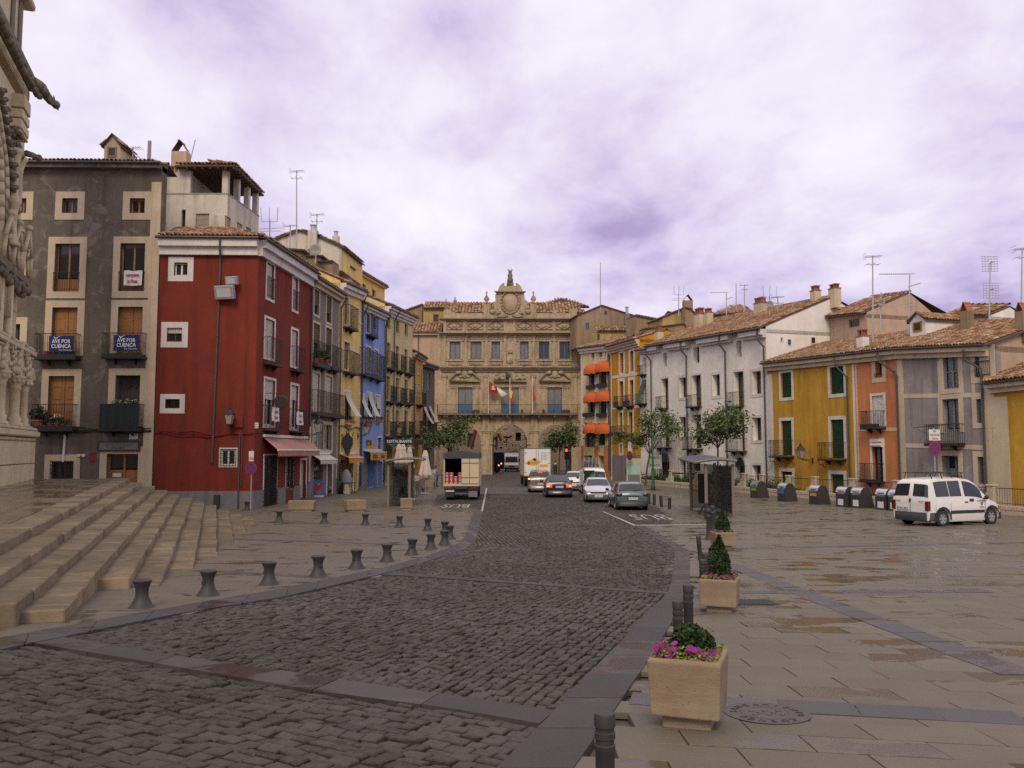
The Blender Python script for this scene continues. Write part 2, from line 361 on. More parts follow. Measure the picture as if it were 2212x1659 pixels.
 t=MT('cobble_bed');v=t.coord(True);n=t.noise(v,8,6,0.7);vo=t.new('ShaderNodeTexBrick');vo.inputs['Scale'].default_value=1.0;vo.inputs['Brick Width'].default_value=0.2;vo.inputs['Row Height'].default_value=0.14;vo.inputs['Mortar Size'].default_value=0.012
 vo.inputs['Color1'].default_value=(0.045,0.038,0.034,1);vo.inputs['Color2'].default_value=(0.072,0.061,0.055,1);vo.inputs['Mortar'].default_value=(0.03,0.027,0.025,1);t.lk(v,vo.inputs['Vector'])
 M['roadfar']=t.set(t.mix(0.25,vo.outputs[0],t.mix(n,(0.04,0.033,0.03),(0.075,0.062,0.056))),0.6);t.bump(vo.outputs['Fac'],-0.4,0.01)
 t=MT('cobble_joint_earth');n=t.noise(t.coord(True),14,6,0.7);M['joint']=t.set(t.mix(n,(0.018,0.015,0.013),(0.055,0.047,0.04)),0.85)
 def paving(name,ca,cb,wetlo,wethi,wetcol,dryr=0.66,scale=1.25,spec=.34):
  t=MT(name);r=t.rnd();v=t.coord(True);gr=t.noise(v,60,4,0.7);n=t.noise(v,1.6,6,0.65);sp=t.noise(v,170,2,0.5)
  col=t.mix(r,ca,cb);col=t.mix(t.ramp(n,((0.4,0.0),(0.75,0.45))),col,sc(ca,0.72));col=t.mix(t.ramp(gr,((0.45,0.0),(0.7,0.3))),col,sc(cb,1.3))
  col=t.mix(t.ramp(sp,((0.56,0.0),(0.66,0.45))),col,sc(ca,0.45))
  w=t.noise(v,scale,6,0.6,0.9,(0.75,1.35,1.0));w=t.math('ADD',w,t.math('MULTIPLY',t.math('SUBTRACT',r,0.5),0.36))
  mask=t.ramp(w,((wetlo,0.0),(wethi,1.0)))
  col=t.mix(mask,col,t.mix(0.65,col,wetcol));t.bump(gr,0.25,0.004)
  rr=t.new('ShaderNodeMapRange');rr.inputs['To Min'].default_value=dryr;rr.inputs['To Max'].default_value=0.12;t.lk(mask,rr.inputs['Value'])
  return t.set(col,rr.outputs[0],spec=spec)
 M['paver']=paving('granite_paver',(0.116,0.094,0.069),(0.150,0.123,0.092),0.585,0.625,(0.050,0.033,0.018))
 M['paverleft']=paving('granite_paver_terrace',(0.105,0.083,0.062),(0.130,0.104,0.080),0.62,0.70,(0.06,0.045,0.03))
 M['paverband']=paving('slate_paver',(0.060,0.052,0.050),(0.080,0.070,0.067),0.57,0.66,(0.06,0.055,0.055),0.5)
 M['kerb']=paving('bluish_granite_kerb',(0.052,0.047,0.047),(0.076,0.069,0.069),0.60,0.72,(0.03,0.026,0.026),0.7,spec=.2)
 M['platform']=paving('wet_platform_stone',(0.115,0.085,0.058),(0.16,0.12,0.083),0.42,0.56,(0.06,0.042,0.026),0.45,0.8)
 t=MT('plaza_bed');v=t.coord(True);n=t.noise(v,3,6);M['bed']=t.set(t.mix(n,(0.06,0.047,0.036),(0.10,0.08,0.063)),0.7)
 t=MT('road_paint');n=t.noise(t.coord(True),7,6,0.7);M['roadpaint']=t.set(t.mix(t.ramp(n,((0.42,0.0),(0.6,1.0))),(0.42,0.38,0.32),(0.22,0.19,0.165)),0.7)
 t=MT('travertine');v=t.coord(False);st=t.noise(v,1.2,7,0.65,0.4,(1.2,1.2,9));pit=t.noise(v,38,3,0.55,0.3,(1,1,2.6));lg=t.noise(v,1.7,4)
 col=t.mix(st,(0.165,0.115,0.07),(0.37,0.285,0.19));col=t.mix(t.ramp(lg,((0.35,0.6),(0.6,0.0))),col,(0.17,0.11,0.062));col=t.mix(t.ramp(pit,((0.64,0.0),(0.70,0.85))),col,(0.06,0.04,0.026))
 t.bump(t.math('SUBTRACT',st,t.math('MULTIPLY',pit,0.8)),0.35,0.01);M['travertine']=t.set(col,0.8,spec=0.3)
 def leaf(name,a,b):
  t=MT(name);r=t.rnd();return t.set(t.mix(r,a,b),0.55,spec=0.35)
 M['leaf']=leaf('tree_leaf',(0.030,0.052,0.012),(0.115,0.145,0.040));M['shrub']=leaf('conifer_leaf',(0.010,0.024,0.006),(0.034,0.062,0.014));M['lime_leaf']=leaf('petunia_leaf',(0.10,0.13,0.02),(0.26,0.27,0.05))
 M['hedge']=leaf('bed_leaf',(0.016,0.036,0.010),(0.05,0.085,0.022));M['petal']=leaf('magenta_petal',(0.10,0.004,0.06),(0.25,0.022,0.155));M['whitepetal']=plain('white_petal',(0.7,0.68,0.64),0.7)
 M['bark']=plain('bark',(0.075,0.05,0.035),0.9,var=0.4);M['soil']=plain('soil',(0.03,0.022,0.016),0.95)
 for n,c in(('navy',(0.006,0.014,0.075)),('white_print',(0.72,0.72,0.74)),('red_print',(0.36,0.03,0.035)),('black_print',(0.015,0.015,0.016)),('sheet',(0.66,0.62,0.62)),('orange_cloth',(0.50,0.085,0.009)),('pink_stripe',(0.27,0.06,0.05)),('pale_stripe',(0.42,0.25,0.20)),('darkgreen',(0.006,0.014,0.011)),('shelterframe',(0.16,0.135,0.115)),('canvas',(0.50,0.44,0.35)),('umbrella',(0.52,0.42,0.345)),('green_cloth',(0.008,0.075,0.045)),('crimson',(0.26,0.006,0.035)),('flagyellow',(0.72,0.38,0.015)),('flagred',(0.40,0.012,0.012)),('flagwhite',(0.62,0.58,0.55)),('sign_red',(0.30,0.008,0.012)),('sign_blue',(0.006,0.045,0.22)),('sign_white',(0.62,0.60,0.55)),('ad_blue',(0.02,0.13,0.42)),('ad_red',(0.45,0.03,0.03)),('crate_red',(0.42,0.035,0.02)),('crate_blue',(0.04,0.035,0.20)),('skin',(0.32,0.16,0.10)),('hair',(0.02,0.014,0.01)),('terracotta',(0.32,0.10,0.05)),('greencast',(0.010,0.085,0.032)),('logo_yellow',(0.66,0.36,0.012)),('sign_ochre',(0.50,0.27,0.04)),('sign_brown',(0.075,0.028,0.014)),('tarp',(0.045,0.047,0.055)),('boxgrey',(0.16,0.15,0.14)),('box_cream',(0.52,0.42,0.28)),('plate',(0.62,0.61,0.58)),('mint',(0.30,0.46,0.38)),('slategrey',(0.13,0.145,0.145)),('bluetruck',(0.006,0.026,0.085)),('crane_yellow',(0.52,0.25,0.012)),('crane_orange',(0.42,0.09,0.012)),('label_green',(0.12,0.3,0.03)),('label_blue',(0.03,0.16,0.34)),('label_orange',(0.55,0.2,0.01)),('bin',(0.034,0.030,0.031)),('hivis',(0.50,0.82,0.06)),('greywrap',(0.17,0.165,0.17)),('beam',(0.10,0.06,0.035))):
  M[n]=plain(n,c,0.65,var=0.12)
 def carpaint(name,c,metal=0.3):
  t=MT(name);n=t.noise(t.coord(True),2.5,3);t.set(t.mix(n,sc(c,0.93),sc(c,1.07)),0.34,metal);t.b.inputs['Coat Weight'].default_value=0.7;t.b.inputs['Coat Roughness'].default_value=0.08;return t.m
 M['p_white']=carpaint('white_car_paint',(0.68,0.65,0.61),0.0);M['p_gold']=carpaint('champagne_car_paint',(0.19,0.158,0.122));M['p_dark']=carpaint('near_black_car_paint',(0.014,0.011,0.020));M['p_green']=carpaint('blue_green_car_paint',(0.085,0.125,0.125));M['p_silver']=carpaint('pale_silver_car_paint',(0.52,0.48,0.53))
 t=MT('tail_lamp_red');t.set((0.11,0.004,0.004),0.12);t.b.inputs['Coat Weight'].default_value=1;M['tail']=t.m
 M['brake']=emit('lit_brake_lamp',(1.0,0.05,0.02),1.6);M['brakehot']=emit('lit_bulb',(1.0,0.30,0.06),2.6);M['lamplens']=plain('clear_lens',(0.45,0.45,0.44),0.1)
 M['signal']=emit('lit_red_signal',(1.0,0.04,0.02),3.5);M['lanternglass']=plain('lantern_glass',(0.32,0.29,0.25),0.2);M['amberlens']=plain('amber_lens',(0.45,0.12,0.01),0.2)
build_materials()
#ground
def pip(P,poly):
 x,y=P[:,0],P[:,1];ins=np.zeros(len(P),bool);n=len(poly)
 for i in range(n):
  x0,y0=poly[i];x1,y1=poly[(i+1)%n]
  c=((y0>y)!=(y1>y));xi=x0+(y-y0)/(y1-y0+1e-12)*(x1-x0);ins^=c&(x<xi)
 return ins
def proj_np(X,Y,Z):
 dz=Z-3.0;f=Y*_cp+dz*_sp;u=-Y*_sp+dz*_cp;f=np.maximum(f,0.05)
 return CX+F_PX*X/f,CY-F_PX*u/f
def in_frame(X,Y,m=130):
 x,y=proj_np(X,Y,gza(Y));return(x>-m)&(x<2212+m)&(y<1659+m*1.3)&(Y>1.5)
def GP(k,pts):return[tuple(ground(a,b,k))[:2]for a,b in pts]
def sheet(name,Ls,Rs,ys,dz,mats,midx=None,nx=2):
 vs,fs,mi=[],[],[]
 for j,y in enumerate(ys):
  for i in range(nx+1):
   x=Ls[j]+(Rs[j]-Ls[j])*i/nx;vs.append((x,y,gz(y)+dz))
 for j in range(len(ys)-1):
  for i in range(nx):
   a=j*(nx+1)+i;fs.append((a,a+1,a+nx+2,a+nx+1));mi.append(0 if midx is None else midx(ys[j]))
 me=bpy.data.meshes.new(name);me.from_pydata(vs,[],fs)
 for m in mats:me.materials.append(m)
 me.polygons.foreach_set('material_index',mi);me.polygons.foreach_set('use_smooth',[True]*len(fs));me.update()
 o=bpy.data.objects.new(name,me);link(o);o['kind']='structure';return o
YS=[-30,-12,-6]+[x*1.0 for x in range(-3,50)]+[55,60,70,80,100,130,180,300,700,1600]
sheet('ground',[-60-0.9*abs(y)for y in YS],[60+0.9*abs(y)for y in YS],YS,-0.035,[M['bed']],nx=6)
L_in=GP('D',[(-900,1600),(-400,1491),(0,1411),(146,1381),(358,1336.6),(474,1316),(610,1295),(750,1262),(860,1235),(943,1209.6),(1000,1192),(1026,1175),(1034,1149),(1041,1107.6)])
L_out=GP('D',[(-900,1560),(-400,1462),(0,1385),(120,1363),(330,1325),(450,1303),(590,1279.6),(735,1250),(845,1226),(930,1201),(980,1183.5),(1004,1163),(1015,1132),(1026,1096.6)])
R_in=GP('D',[(1086,1659),(1200,1544),(1284,1452),(1365,1368),(1442.4,1284.7),(1450,1262),(1456,1215),(1456.6,1189),(1425,1170),(1381,1144),(1366,1137)])
R_out=GP('D',[(1247.6,1659),(1332,1536.5),(1413,1415),(1447,1358),(1477,1297.5),(1490,1266),(1490,1222),(1489.6,1193),(1452,1171),(1404,1144),(1384,1137)])
def ext(poly,d):
 a,b=Vector(poly[0]),Vector(poly[1]);v=(a-b).normalized();return[tuple(a+v*d)]+poly
R_in=ext(R_in,3.0);R_out=ext(R_out,3.0)
far_l=GP('D',[(1041,1107.6),(962,1107),(936,1093),(990,1040),(1003,1026)]);far_r=GP('D',[(1366,1137),(1452,1135),(1437,1110),(1400,1085),(1330,1052),(1262,1030)])
far_l.append((-7.2,150.0));far_r.append((7.2,150.0))
def byd(poly,d,pick):
 xs=[]
 for(x0,y0),(x1,y1)in zip(poly[:-1],poly[1:]):
  if min(y0,y1)<=d<=max(y0,y1)and abs(y1-y0)>1e-6:xs.append(x0+(x1-x0)*(d-y0)/(y1-y0))
 return pick(xs)if xs else None
LL_all=L_in+far_l[1:];RR_all=R_in+far_r[1:]
dn=2.2;ds=[dn+i*0.8 for i in range(int((52-dn)/0.8))]+[52,56,60,66,72,80,90,100,110,130,149]
def lx(d):
 v=byd(LL_all,d,min);return v if v is not None else-26.0
def rx(d):
 v=byd(RR_all,d,max);return v if v is not None else R_in[0][0]+0.9
road=sheet('road',[max(lx(d),-26)for d in ds],[rx(d)for d in ds],ds,-0.022,[M['joint'],M['roadfar']],lambda y:0 if y<57 else 1,nx=6)
SETT=[(0,1,2,3),(4,5,1,0),(5,6,2,1),(6,7,3,2),(7,4,0,3),(8,9,5,4),(9,10,6,5),(10,11,7,6),(11,8,4,7)]
def setts(poly,ang,row,l0,l1,height=0.033,jit=0.013,inset=0.010,tilt=0.0035):
 """rows of cut stones laid at an angle over a plan polygon; returns (n,12,3)"""
 P=np.array(poly);c,s=math.cos(ang),math.sin(ang);R=np.array([[c,-s],[s,c]]);Q=P@R
 u0,v0=Q.min(0);u1,v1=Q.max(0);cu,cv,hl=[],[],[]
 for v in np.arange(v0,v1,row):
  n=int((u1-u0)/((l0+l1)/2))+3;ln=RNG.uniform(l0,l1,n);e=u0-RNG.uniform(0,l1)+np.concatenate([[0],np.cumsum(ln)])
  cu.append((e[:-1]+e[1:])/2);hl.append(ln/2);cv.append(np.full(n,v+row/2))
 cu,cv,hl=map(np.concatenate,(cu,cv,hl));C=np.stack([cu,cv],1)@R.T
 ok=pip(C,poly)&in_frame(C[:,0],C[:,1]);cu,cv,hl=cu[ok],cv[ok],hl[ok];n=len(cu)
 if n==0:return np.zeros((0,12,3))
 gap=0.0105;sg=np.array([(-1,-1),(1,-1),(1,1),(-1,1)],float)
 du=(hl-gap)[:,None]*sg[:,0]+RNG.normal(0,jit*0.5,(n,4));dv=(row/2-gap)*sg[:,1][None]+RNG.normal(0,jit*0.28,(n,4))
 sh=RNG.normal(0,0.006,(n,1));dv=dv+sh
 zt=height+RNG.normal(0,0.006,(n,1))+RNG.normal(0,tilt,(n,1))*sg[:,0]+RNG.normal(0,tilt,(n,1))*sg[:,1]+RNG.normal(0,0.0025,(n,4))
 V=np.zeros((n,12,3));ins=inset/np.maximum(hl[:,None],0.03)
 for k,(fu,fv,z)in enumerate(((1-ins,1-inset/(row/2),zt),(1.0,1.0,zt-0.010),(1.0,1.0,zt*0-0.03))):
  a=cu[:,None]+du*fu;b=cv[:,None]+dv*fv;V[:,4*k:4*k+4,0]=a*c-b*s;V[:,4*k:4*k+4,1]=a*s+b*c;V[:,4*k:4*k+4,2]=z
 V[:,:,2]+=gza(V[:,:,1]);return V
def adir(p,q):return math.atan2(q[1]-p[1],q[0]-p[0])
b1u=GP('D',[(120,1380),(148.3,1384),(431.4,1430.8),(993.9,1512.6),(1199.8,1543.9)]);b1l=GP('D',[(60,1394),(77.5,1397),(286.5,1430.8),(677.7,1499.8),(960.8,1537.2),(1166.7,1573.3)])
b2u=GP('X3',[(470,418),(560,428),(1060,468),(2090,540)]);b2l=GP('X3',[(400,436),(520,442),(1060,478),(2078,551)])
b3=GP('X3',[(900,265),(1500,268),(2122,278)])
iL=lambda a,b:L_in[a:b]
zoneA=[b1l[0]]+b1l[1:]+R_in[:3][::-1]+[(-1.5,2.0),(-12,2.0)]+L_in[0:3]
zoneB=b1u[::-1]+L_in[4:9]+b2l+R_in[3:6][::-1]
zoneC=b2u[::-1]+L_in[8:11]+b3+R_in[6:8][::-1]
zoneD=b3[::-1]+L_in[10:14]+far_l[1:3]+[(-5.2,60),(9.6,60)]+far_r[1:4][::-1]+R_in[8:][::-1]
a1=adir(b1l[1],b1l[-1]);aB=adir(L_in[3],L_in[6])
VA=[setts(zoneA,a1,0.128,0.155,0.22,0.017),setts(zoneB,aB+0.10,0.112,0.115,0.175,0.016),setts(zoneC,0.02,0.105,0.115,0.175),setts(zoneD,math.radians(96),0.13,0.14,0.20)]
V=np.concatenate(VA);V=V[np.argsort(np.hypot(V[:,0,0],V[:,0,1]))]
pieces('cobblestone',V,SETT,M['cobble'],road,'cobblestones',300,RNG.random(len(V)));N_SETT=len(V)
SLAB=[(0,1,2,3),(4,5,1,0),(5,6,2,1),(6,7,3,2),(7,4,0,3)]
def resample(poly,n):
 P=np.array(poly);s=np.concatenate([[0],np.cumsum(np.hypot(*np.diff(P,axis=0).T))]);t=np.linspace(0,s[-1],n+1)
 return np.stack([np.interp(t,s,P[:,0]),np.interp(t,s,P[:,1])],1),s[-1]
def strip(pa,pb,ln,top,gap=0.012):
 n=max(1,round(resample(pa,1)[1]/ln));A,_=resample(pa,n*3);B,_=resample(pb,n*3);Vs=[]
 for i in range(n):
  for k in range(3):
   j=3*i+k;a0,a1_,b0,b1_=(np.array(x)for x in(A[j],A[j+1],B[j],B[j+1]))
   g0=gap/2 if k==0 else 0;g1=gap/2 if k==2 else 0;u=(a1_-a0);L=np.hypot(*u)+1e-9
   a0=a0+u/L*g0;b0=b0+u/L*g0;a1_=a1_-u/L*g1;b1_=b1_-u/L*g1
   c=(a0+a1_+b0+b1_)/4;q=[a0,a1_,b1_,b0];v=[]
   for p in q:v.append((p[0],p[1],top))
   for p in q:v.append((p[0],p[1],-0.03))
   Vs.append((i,v))
 out=[]
 for i in range(n):
  out.append(np.concatenate([np.array(v)for k,v in Vs if k==i]))
 V=np.array(out);V[:,:,2]+=gza(V[:,:,1]);return V
F3=[tuple(8*k+i for i in f)for k in range(3)for f in SLAB]
def slabs(name,group_name,polys,ln,top,mat,label=None):
 root=None
 V=np.concatenate([strip(a,b,ln,top+RNG.normal(0,0.0006))for a,b in polys])
 x,y=proj_np(V[:,:,0].mean(1),V[:,:,1].mean(1),V[:,:,2].mean(1));ok=(x>-250)&(x<2450)&(y<1850);V=V[ok]
 for i in range(len(V)):V[i,:,2]+=RNG.normal(0,0.0012)
 V=V[np.argsort(np.hypot(V[:,0,0],V[:,0,1]))]
 base=MB();c=V[0].mean(0);base.box(c[0]-0.1,c[1]-0.1,c[2]-0.12,c[0]+0.1,c[1]+0.1,c[2]-0.07)
 root=base.obj(group_name,mat);root['kind']='structure'
 pieces(name,V,F3,mat,root,name+'s',300,RNG.random(len(V)));return root
slabs('kerb_stone','kerb',[(L_in,L_out),(R_out,R_in)],0.95,0.042,M['kerb'])
slabs('band_stone','paving_band',[(b1u,b1l),(b2u,b2l)],1.15,0.034,M['kerb'])
def paving_field(name,poly,ang,wx,wy,mat,bands,warp,top=0.030,gap=0.0045):
 P=np.array(poly);c,s=math.cos(ang),math.sin(ang);R=np.array([[c,-s],[s,c]]);Q=P@R
 u0,v0=Q.min(0);u1,v1=Q.max(0);cu,cv=[],[]
 for j,v in enumerate(np.arange(v0,v1,wy)):
  e=np.arange(u0-wx*((j*0.37)%1),u1+wx,wx);cu.append(e+wx/2);cv.append(np.full(len(e),v+wy/2))
 cu,cv=map(np.concatenate,(cu,cv));Cr=np.stack([cu,cv],1)@R.T;C=Cr.copy();C[:,1]+=warp(C[:,0],C[:,1])
 ok=pip(C,poly)&in_frame(C[:,0],C[:,1])
 cu,cv=cu[ok],cv[ok];n=len(cu);sg=np.array([(-1,-1),(1,-1),(1,1),(-1,1)],float);V=np.zeros((n,12,3))
 zt=top+RNG.normal(0,0.0012,(n,1))+RNG.normal(0,0.0008,(n,1))*sg[:,0]+RNG.normal(0,0.0008,(n,1))*sg[:,1]
 for k,(ins,z)in enumerate(((gap+0.003,zt),(gap,zt-0.003),(gap,zt*0-0.02))):
  a=cu[:,None]+(wx/2-ins)*sg[:,0];b=cv[:,None]+(wy/2-ins)*sg[:,1];X=a*c-b*s;Y=a*s+b*c
  V[:,4*k:4*k+4,0]=X;V[:,4*k:4*k+4,1]=Y+warp(X,Y);V[:,4*k:4*k+4,2]=z
 V[:,:,2]+=gza(V[:,:,1]);V=V[np.argsort(np.hypot(V[:,0,0],V[:,0,1]))]
 base=MB();q=V[0].mean(0);base.box(q[0]-0.1,q[1]-0.1,q[2]-0.12,q[0]+0.1,q[1]+0.1,q[2]-0.07);root=base.obj(name,mat);root['kind']='structure'
 pieces('paver',V,SETT,mat,root,'pavers',300,RNG.random(n));return root
def warpR(X,Y):return-0.20*np.clip((13-Y)/6.5,0,1)*(X-1.2)
mid=lambda P,Q:[((a[0]+b[0])/2,(a[1]+b[1])/2)for a,b in zip(P,Q)]
right_poly=mid(R_out,R_in)+far_r[1:6]+[(9.5,96),(26,40),(30,26),(24,3),(2,2)]
bR=[(GP('X5',[(58,318)])[0],GP('X5',[(2000,1065)])[0],0.42),(GP('X5',[(110,507)])[0],GP('X5',[(2000,499)])[0],0.36),(GP('X5',[(80,212)])[0],GP('X5',[(2000,172)])[0],0.40),(GP('X5',[(0,47)])[0],GP('X5',[(1250,16)])[0],0.42),(GP('X4',[(385,1270)])[0],GP('X5',[(2000,1356)])[0],0.42)]
def band_poly(p,q,w):
 p,q=np.array(p),np.array(q);d=(q-p)/np.hypot(*(q-p));n=np.array([-d[1],d[0]])*w/2;return([tuple(p+n),tuple(q+n)],[tuple(p-n),tuple(q-n)])
plaza=paving_field('pavement',right_poly,0.0,0.82,0.40,M['paver'],bR,warpR)
slabs('band_paver','plaza_band',[band_poly(*b)for b in bR],0.6,0.034,M['paverband'])
left_poly=mid(L_out,L_in)+GP('D',[(1000,1090),(938,1092),(985,1042)])+[(-7.6,104),(-9.2,100),(-13.6,44),(-19,44),(-19,30),(-9,9),(-12,6)]
bL=[(GP('X6',[(-200,795)])[0],GP('X6',[(900,852)])[0],0.36),(GP('X6',[(100,545)])[0],GP('X6',[(1850,600)])[0],0.40),(GP('X6',[(300,408)])[0],GP('X6',[(1800,452)])[0],0.42)]
def warp0(X,Y):return 0.0*X
terr=paving_field('terrace',left_poly,0.03,0.80,0.40,M['paverleft'],bL,warp0)
slabs('band_paver','terrace_band',[band_poly(*b)for b in bL],0.6,0.034,M['paverband'])
def painted(name,pts,z=0.047):
 vs=[(p[0],p[1],gz(p[1])+z)for p in pts];mb=MB();mb.add(vs,[tuple(range(len(vs)))]);o=mb.obj(name,M['roadpaint']);o['kind']='structure';return o
painted('road_marking',GP('X6',[(2048,327),(2062,327),(2098,140),(2086,140)]))
painted('road_marking',GP('X4',[(408,240),(420,236),(232,155),(222,155)]))
painted('road_marking',GP('X4',[(408,238),(408,233),(850,231),(850,234)]),0.04)
def bus_marking(k,pts,rot):
 c=ground(*pts[0],k);w=(ground(*pts[1],k)-ground(*pts[2],k)).length;h=abs(ground(*pts[3],k).y-ground(*pts[4],k).y)
 o=text('BUS',1.0,M['roadpaint'],None,(c.x,c.y,gz(c.y)+0.045),(0,0,rot),'road_marking',0.001);o.scale=(w/1.95,h/0.72,1);o['kind']='structure'
bus_marking('T1',[(1500,1495),(1820,1495),(1170,1495),(1500,1460),(1500,1532)],math.pi)
bus_marking('X4',[(497,185),(625,187),(370,187),(497,172),(497,199)],math.pi)
#cathedral steps
RD=Vector((0.3275,-0.945,0)).normalized();QD=Vector((-RD.y,RD.x,0));P11=Vector((-11.3,37.5,0));TREAD,RISE=0.49,0.17
def sp(i,t,w,z):return P11-QD*(TREAD*(10-i))+RD*t+QD*w+Vector((0,0,z))
steps=thing('stone_steps','broad worn stone stairway climbing to the cathedral platform on the left','stairway',sp(6,10,0,0))
def block(root,name,i,t0,t1,w0,w1,ztop,zh,mat,slope=-0.0172,b=0.012):
 c=sp(i,(t0+t1)/2,(w0+w1)/2,ztop+slope*(t0+t1)/2);ln,wd=t1-t0,w1-w0
 mb=MB();mb.bbox(-ln/2,-wd/2,-zh,ln/2,wd/2,0,b);o=mb.obj(name,mat,root)
 X=(RD+Vector((0,0,slope))).normalized();Z=X.cross(QD);Z=Z if Z.z>0 else-Z;Yv=Z.cross(X)
 mw=Matrix(((X.x,Yv.x,Z.x,c.x),(X.y,Yv.y,Z.y,c.y),(X.z,Yv.z,Z.z,c.z),(0,0,0,1)))
 o.matrix_local=Matrix.Translation(-root.location)@mw;return o
ends={0:31,1:30.5,2:26.6,3:26.3,4:22.6,5:22.4}
for i in range(12):
 zt=1.87-RISE*i;t=0.0;tend=ends.get(i,24.0)
 if i==11:zt=0.06
 while t<tend-0.25:
  ln=min(random.uniform(0.55,1.15),tend-t)
  if tend-t-ln<0.3:ln=tend-t
  d=sp(i,t,0,0).y
  if zt-0.0172*t>gz(d)-0.02 or i<6:
   block(steps,'step_slab',i,t+0.009,t+ln-0.009,-TREAD-0.10,random.uniform(-0.022,0.016),zt+random.uniform(-0.010,0.006),0.45,M['step'],b=random.uniform(0.012,0.03))
  t+=ln
platform=thing('stone_platform','wet stone terrace at the top of the cathedral steps','terrace',sp(0,10,-3,1.5))
mb=MB();t=0.0;Vp=[]
w=-TREAD-0.09
while w>-6.5:
 wd=0.62;t=0.0-random.uniform(0,0.5)
 while t<31:
  ln=random.uniform(0.7,1.15);t0,t1=max(t,0.0)+0.005,t+ln-0.005
  if t1>t0+0.1:
   zt=[1.872-0.0172*a+0.004*(-w)for a in(t0,t1)];e=random.uniform(-0.002,0.002);q=[]
   for(tt,ww)in((t0,w-wd+0.005),(t1,w-wd+0.005),(t1,w-0.005),(t0,w-0.005)):q.append(sp(0,tt,ww,1.872-0.0172*tt+e))
   Vp.append([tuple(p)for p in q]+[(p.x,p.y,p.z-0.01)for p in q]+[(p.x,p.y,p.z-0.2)for p in q])
  t+=ln
 w-=wd
Vp=np.array(Vp);Vp=Vp[np.argsort(np.hypot(Vp[:,0,0],Vp[:,0,1]))];Vp=Vp[Vp[:,0,1]>7]
Vp-=np.array(platform.location);pieces('platform_slab',Vp,SETT,M['platform'],platform,'platform_slabs',300,RNG.random(len(Vp)))
mb=MB();mb.add([sp(0,0.05,-0.3,1.62),sp(0,31,-0.3,1.12),sp(0,31,-7,1.12),sp(0,0.05,-7,1.62),sp(0,0.05,-0.3,0),sp(0,31,-0.3,0),sp(0,31,-7,0),sp(0,0.05,-7,0)],[(0,1,2,3),(0,4,5,1),(3,2,6,7),(0,3,7,4),(1,5,6,2)])
o=mb.obj('platform_core',M['step'],platform);o.location=-platform.location
#building kit
NTH=['first','second','third','fourth','fifth','sixth','seventh','eighth','ninth','tenth','eleventh','last']
TILE_L,TILE_W=0.46,0.215
def tile_verts(w=TILE_W,l=TILE_L,h=0.095,n=4):
 V=[]
 for y,k in((0.0,1.0),(l,0.82)):
  for i in range(n+1):
   a=math.pi*i/n;V.append((-math.cos(a)*w/2*k*0.86,y,math.sin(a)*h*k+0.012))
 for i in range(n+1):
  a=math.pi*i/n;V.append((-math.cos(a)*w/2*0.66,0.004,math.sin(a)*h*0.6+0.006))
 F=[(i,i+1,n+1+i+1,n+1+i)for i in range(n)]+[(2*(n+1)+i,2*(n+1)+i+1,i+1,i)for i in range(n)]
 return np.array(V),F
TV,TF=tile_verts()
def tile_roof(root,P0,U,S,width,run,keep=0,tw=TILE_W,tl=0.38,clip=None,jitter=1.0,front=None):
 """rows of barrel tiles on the plane from eave corner P0 along U (eave) and S (up the slope), all in root's space"""
 U,S=Vector(U).normalized(),Vector(S).normalized();Nn=U.cross(S);Nn=Nn if Nn.z>0 else-Nn
 nu,ns=int(width/tw),max(1,int(run/tl));B=np.array((U,S,Nn));out=[]
 for j in range(ns):
  for i in range(nu):
   u,s=(i+0.5)*tw+random.gauss(0,0.006)*jitter,j*tl+random.gauss(0,0.014)*jitter
   if clip and not clip(u,s):continue
   a=random.gauss(0,0.028)*jitter;V=TV*np.array((tw/TILE_W,(tl+0.08)/TILE_L,1.0));ca,sa=math.cos(a),math.sin(a)
   V=np.stack([V[:,0]*ca-V[:,1]*sa,V[:,0]*sa+V[:,1]*ca,V[:,2]],1)
   V=V+np.array((u,s,0.02+0.028*(V[:,1].mean()>0)+random.uniform(0,0.012)*jitter));V[:,2]-=0.06*(V[:,1]-s)/tl*0.5
   out.append(V@B+np.array(P0))
 if not out:return
 V=np.array(out);pieces('roof_tile',V,TF,M['tile'],root,'roof_tiles',keep,RNG.random(len(V)),True)
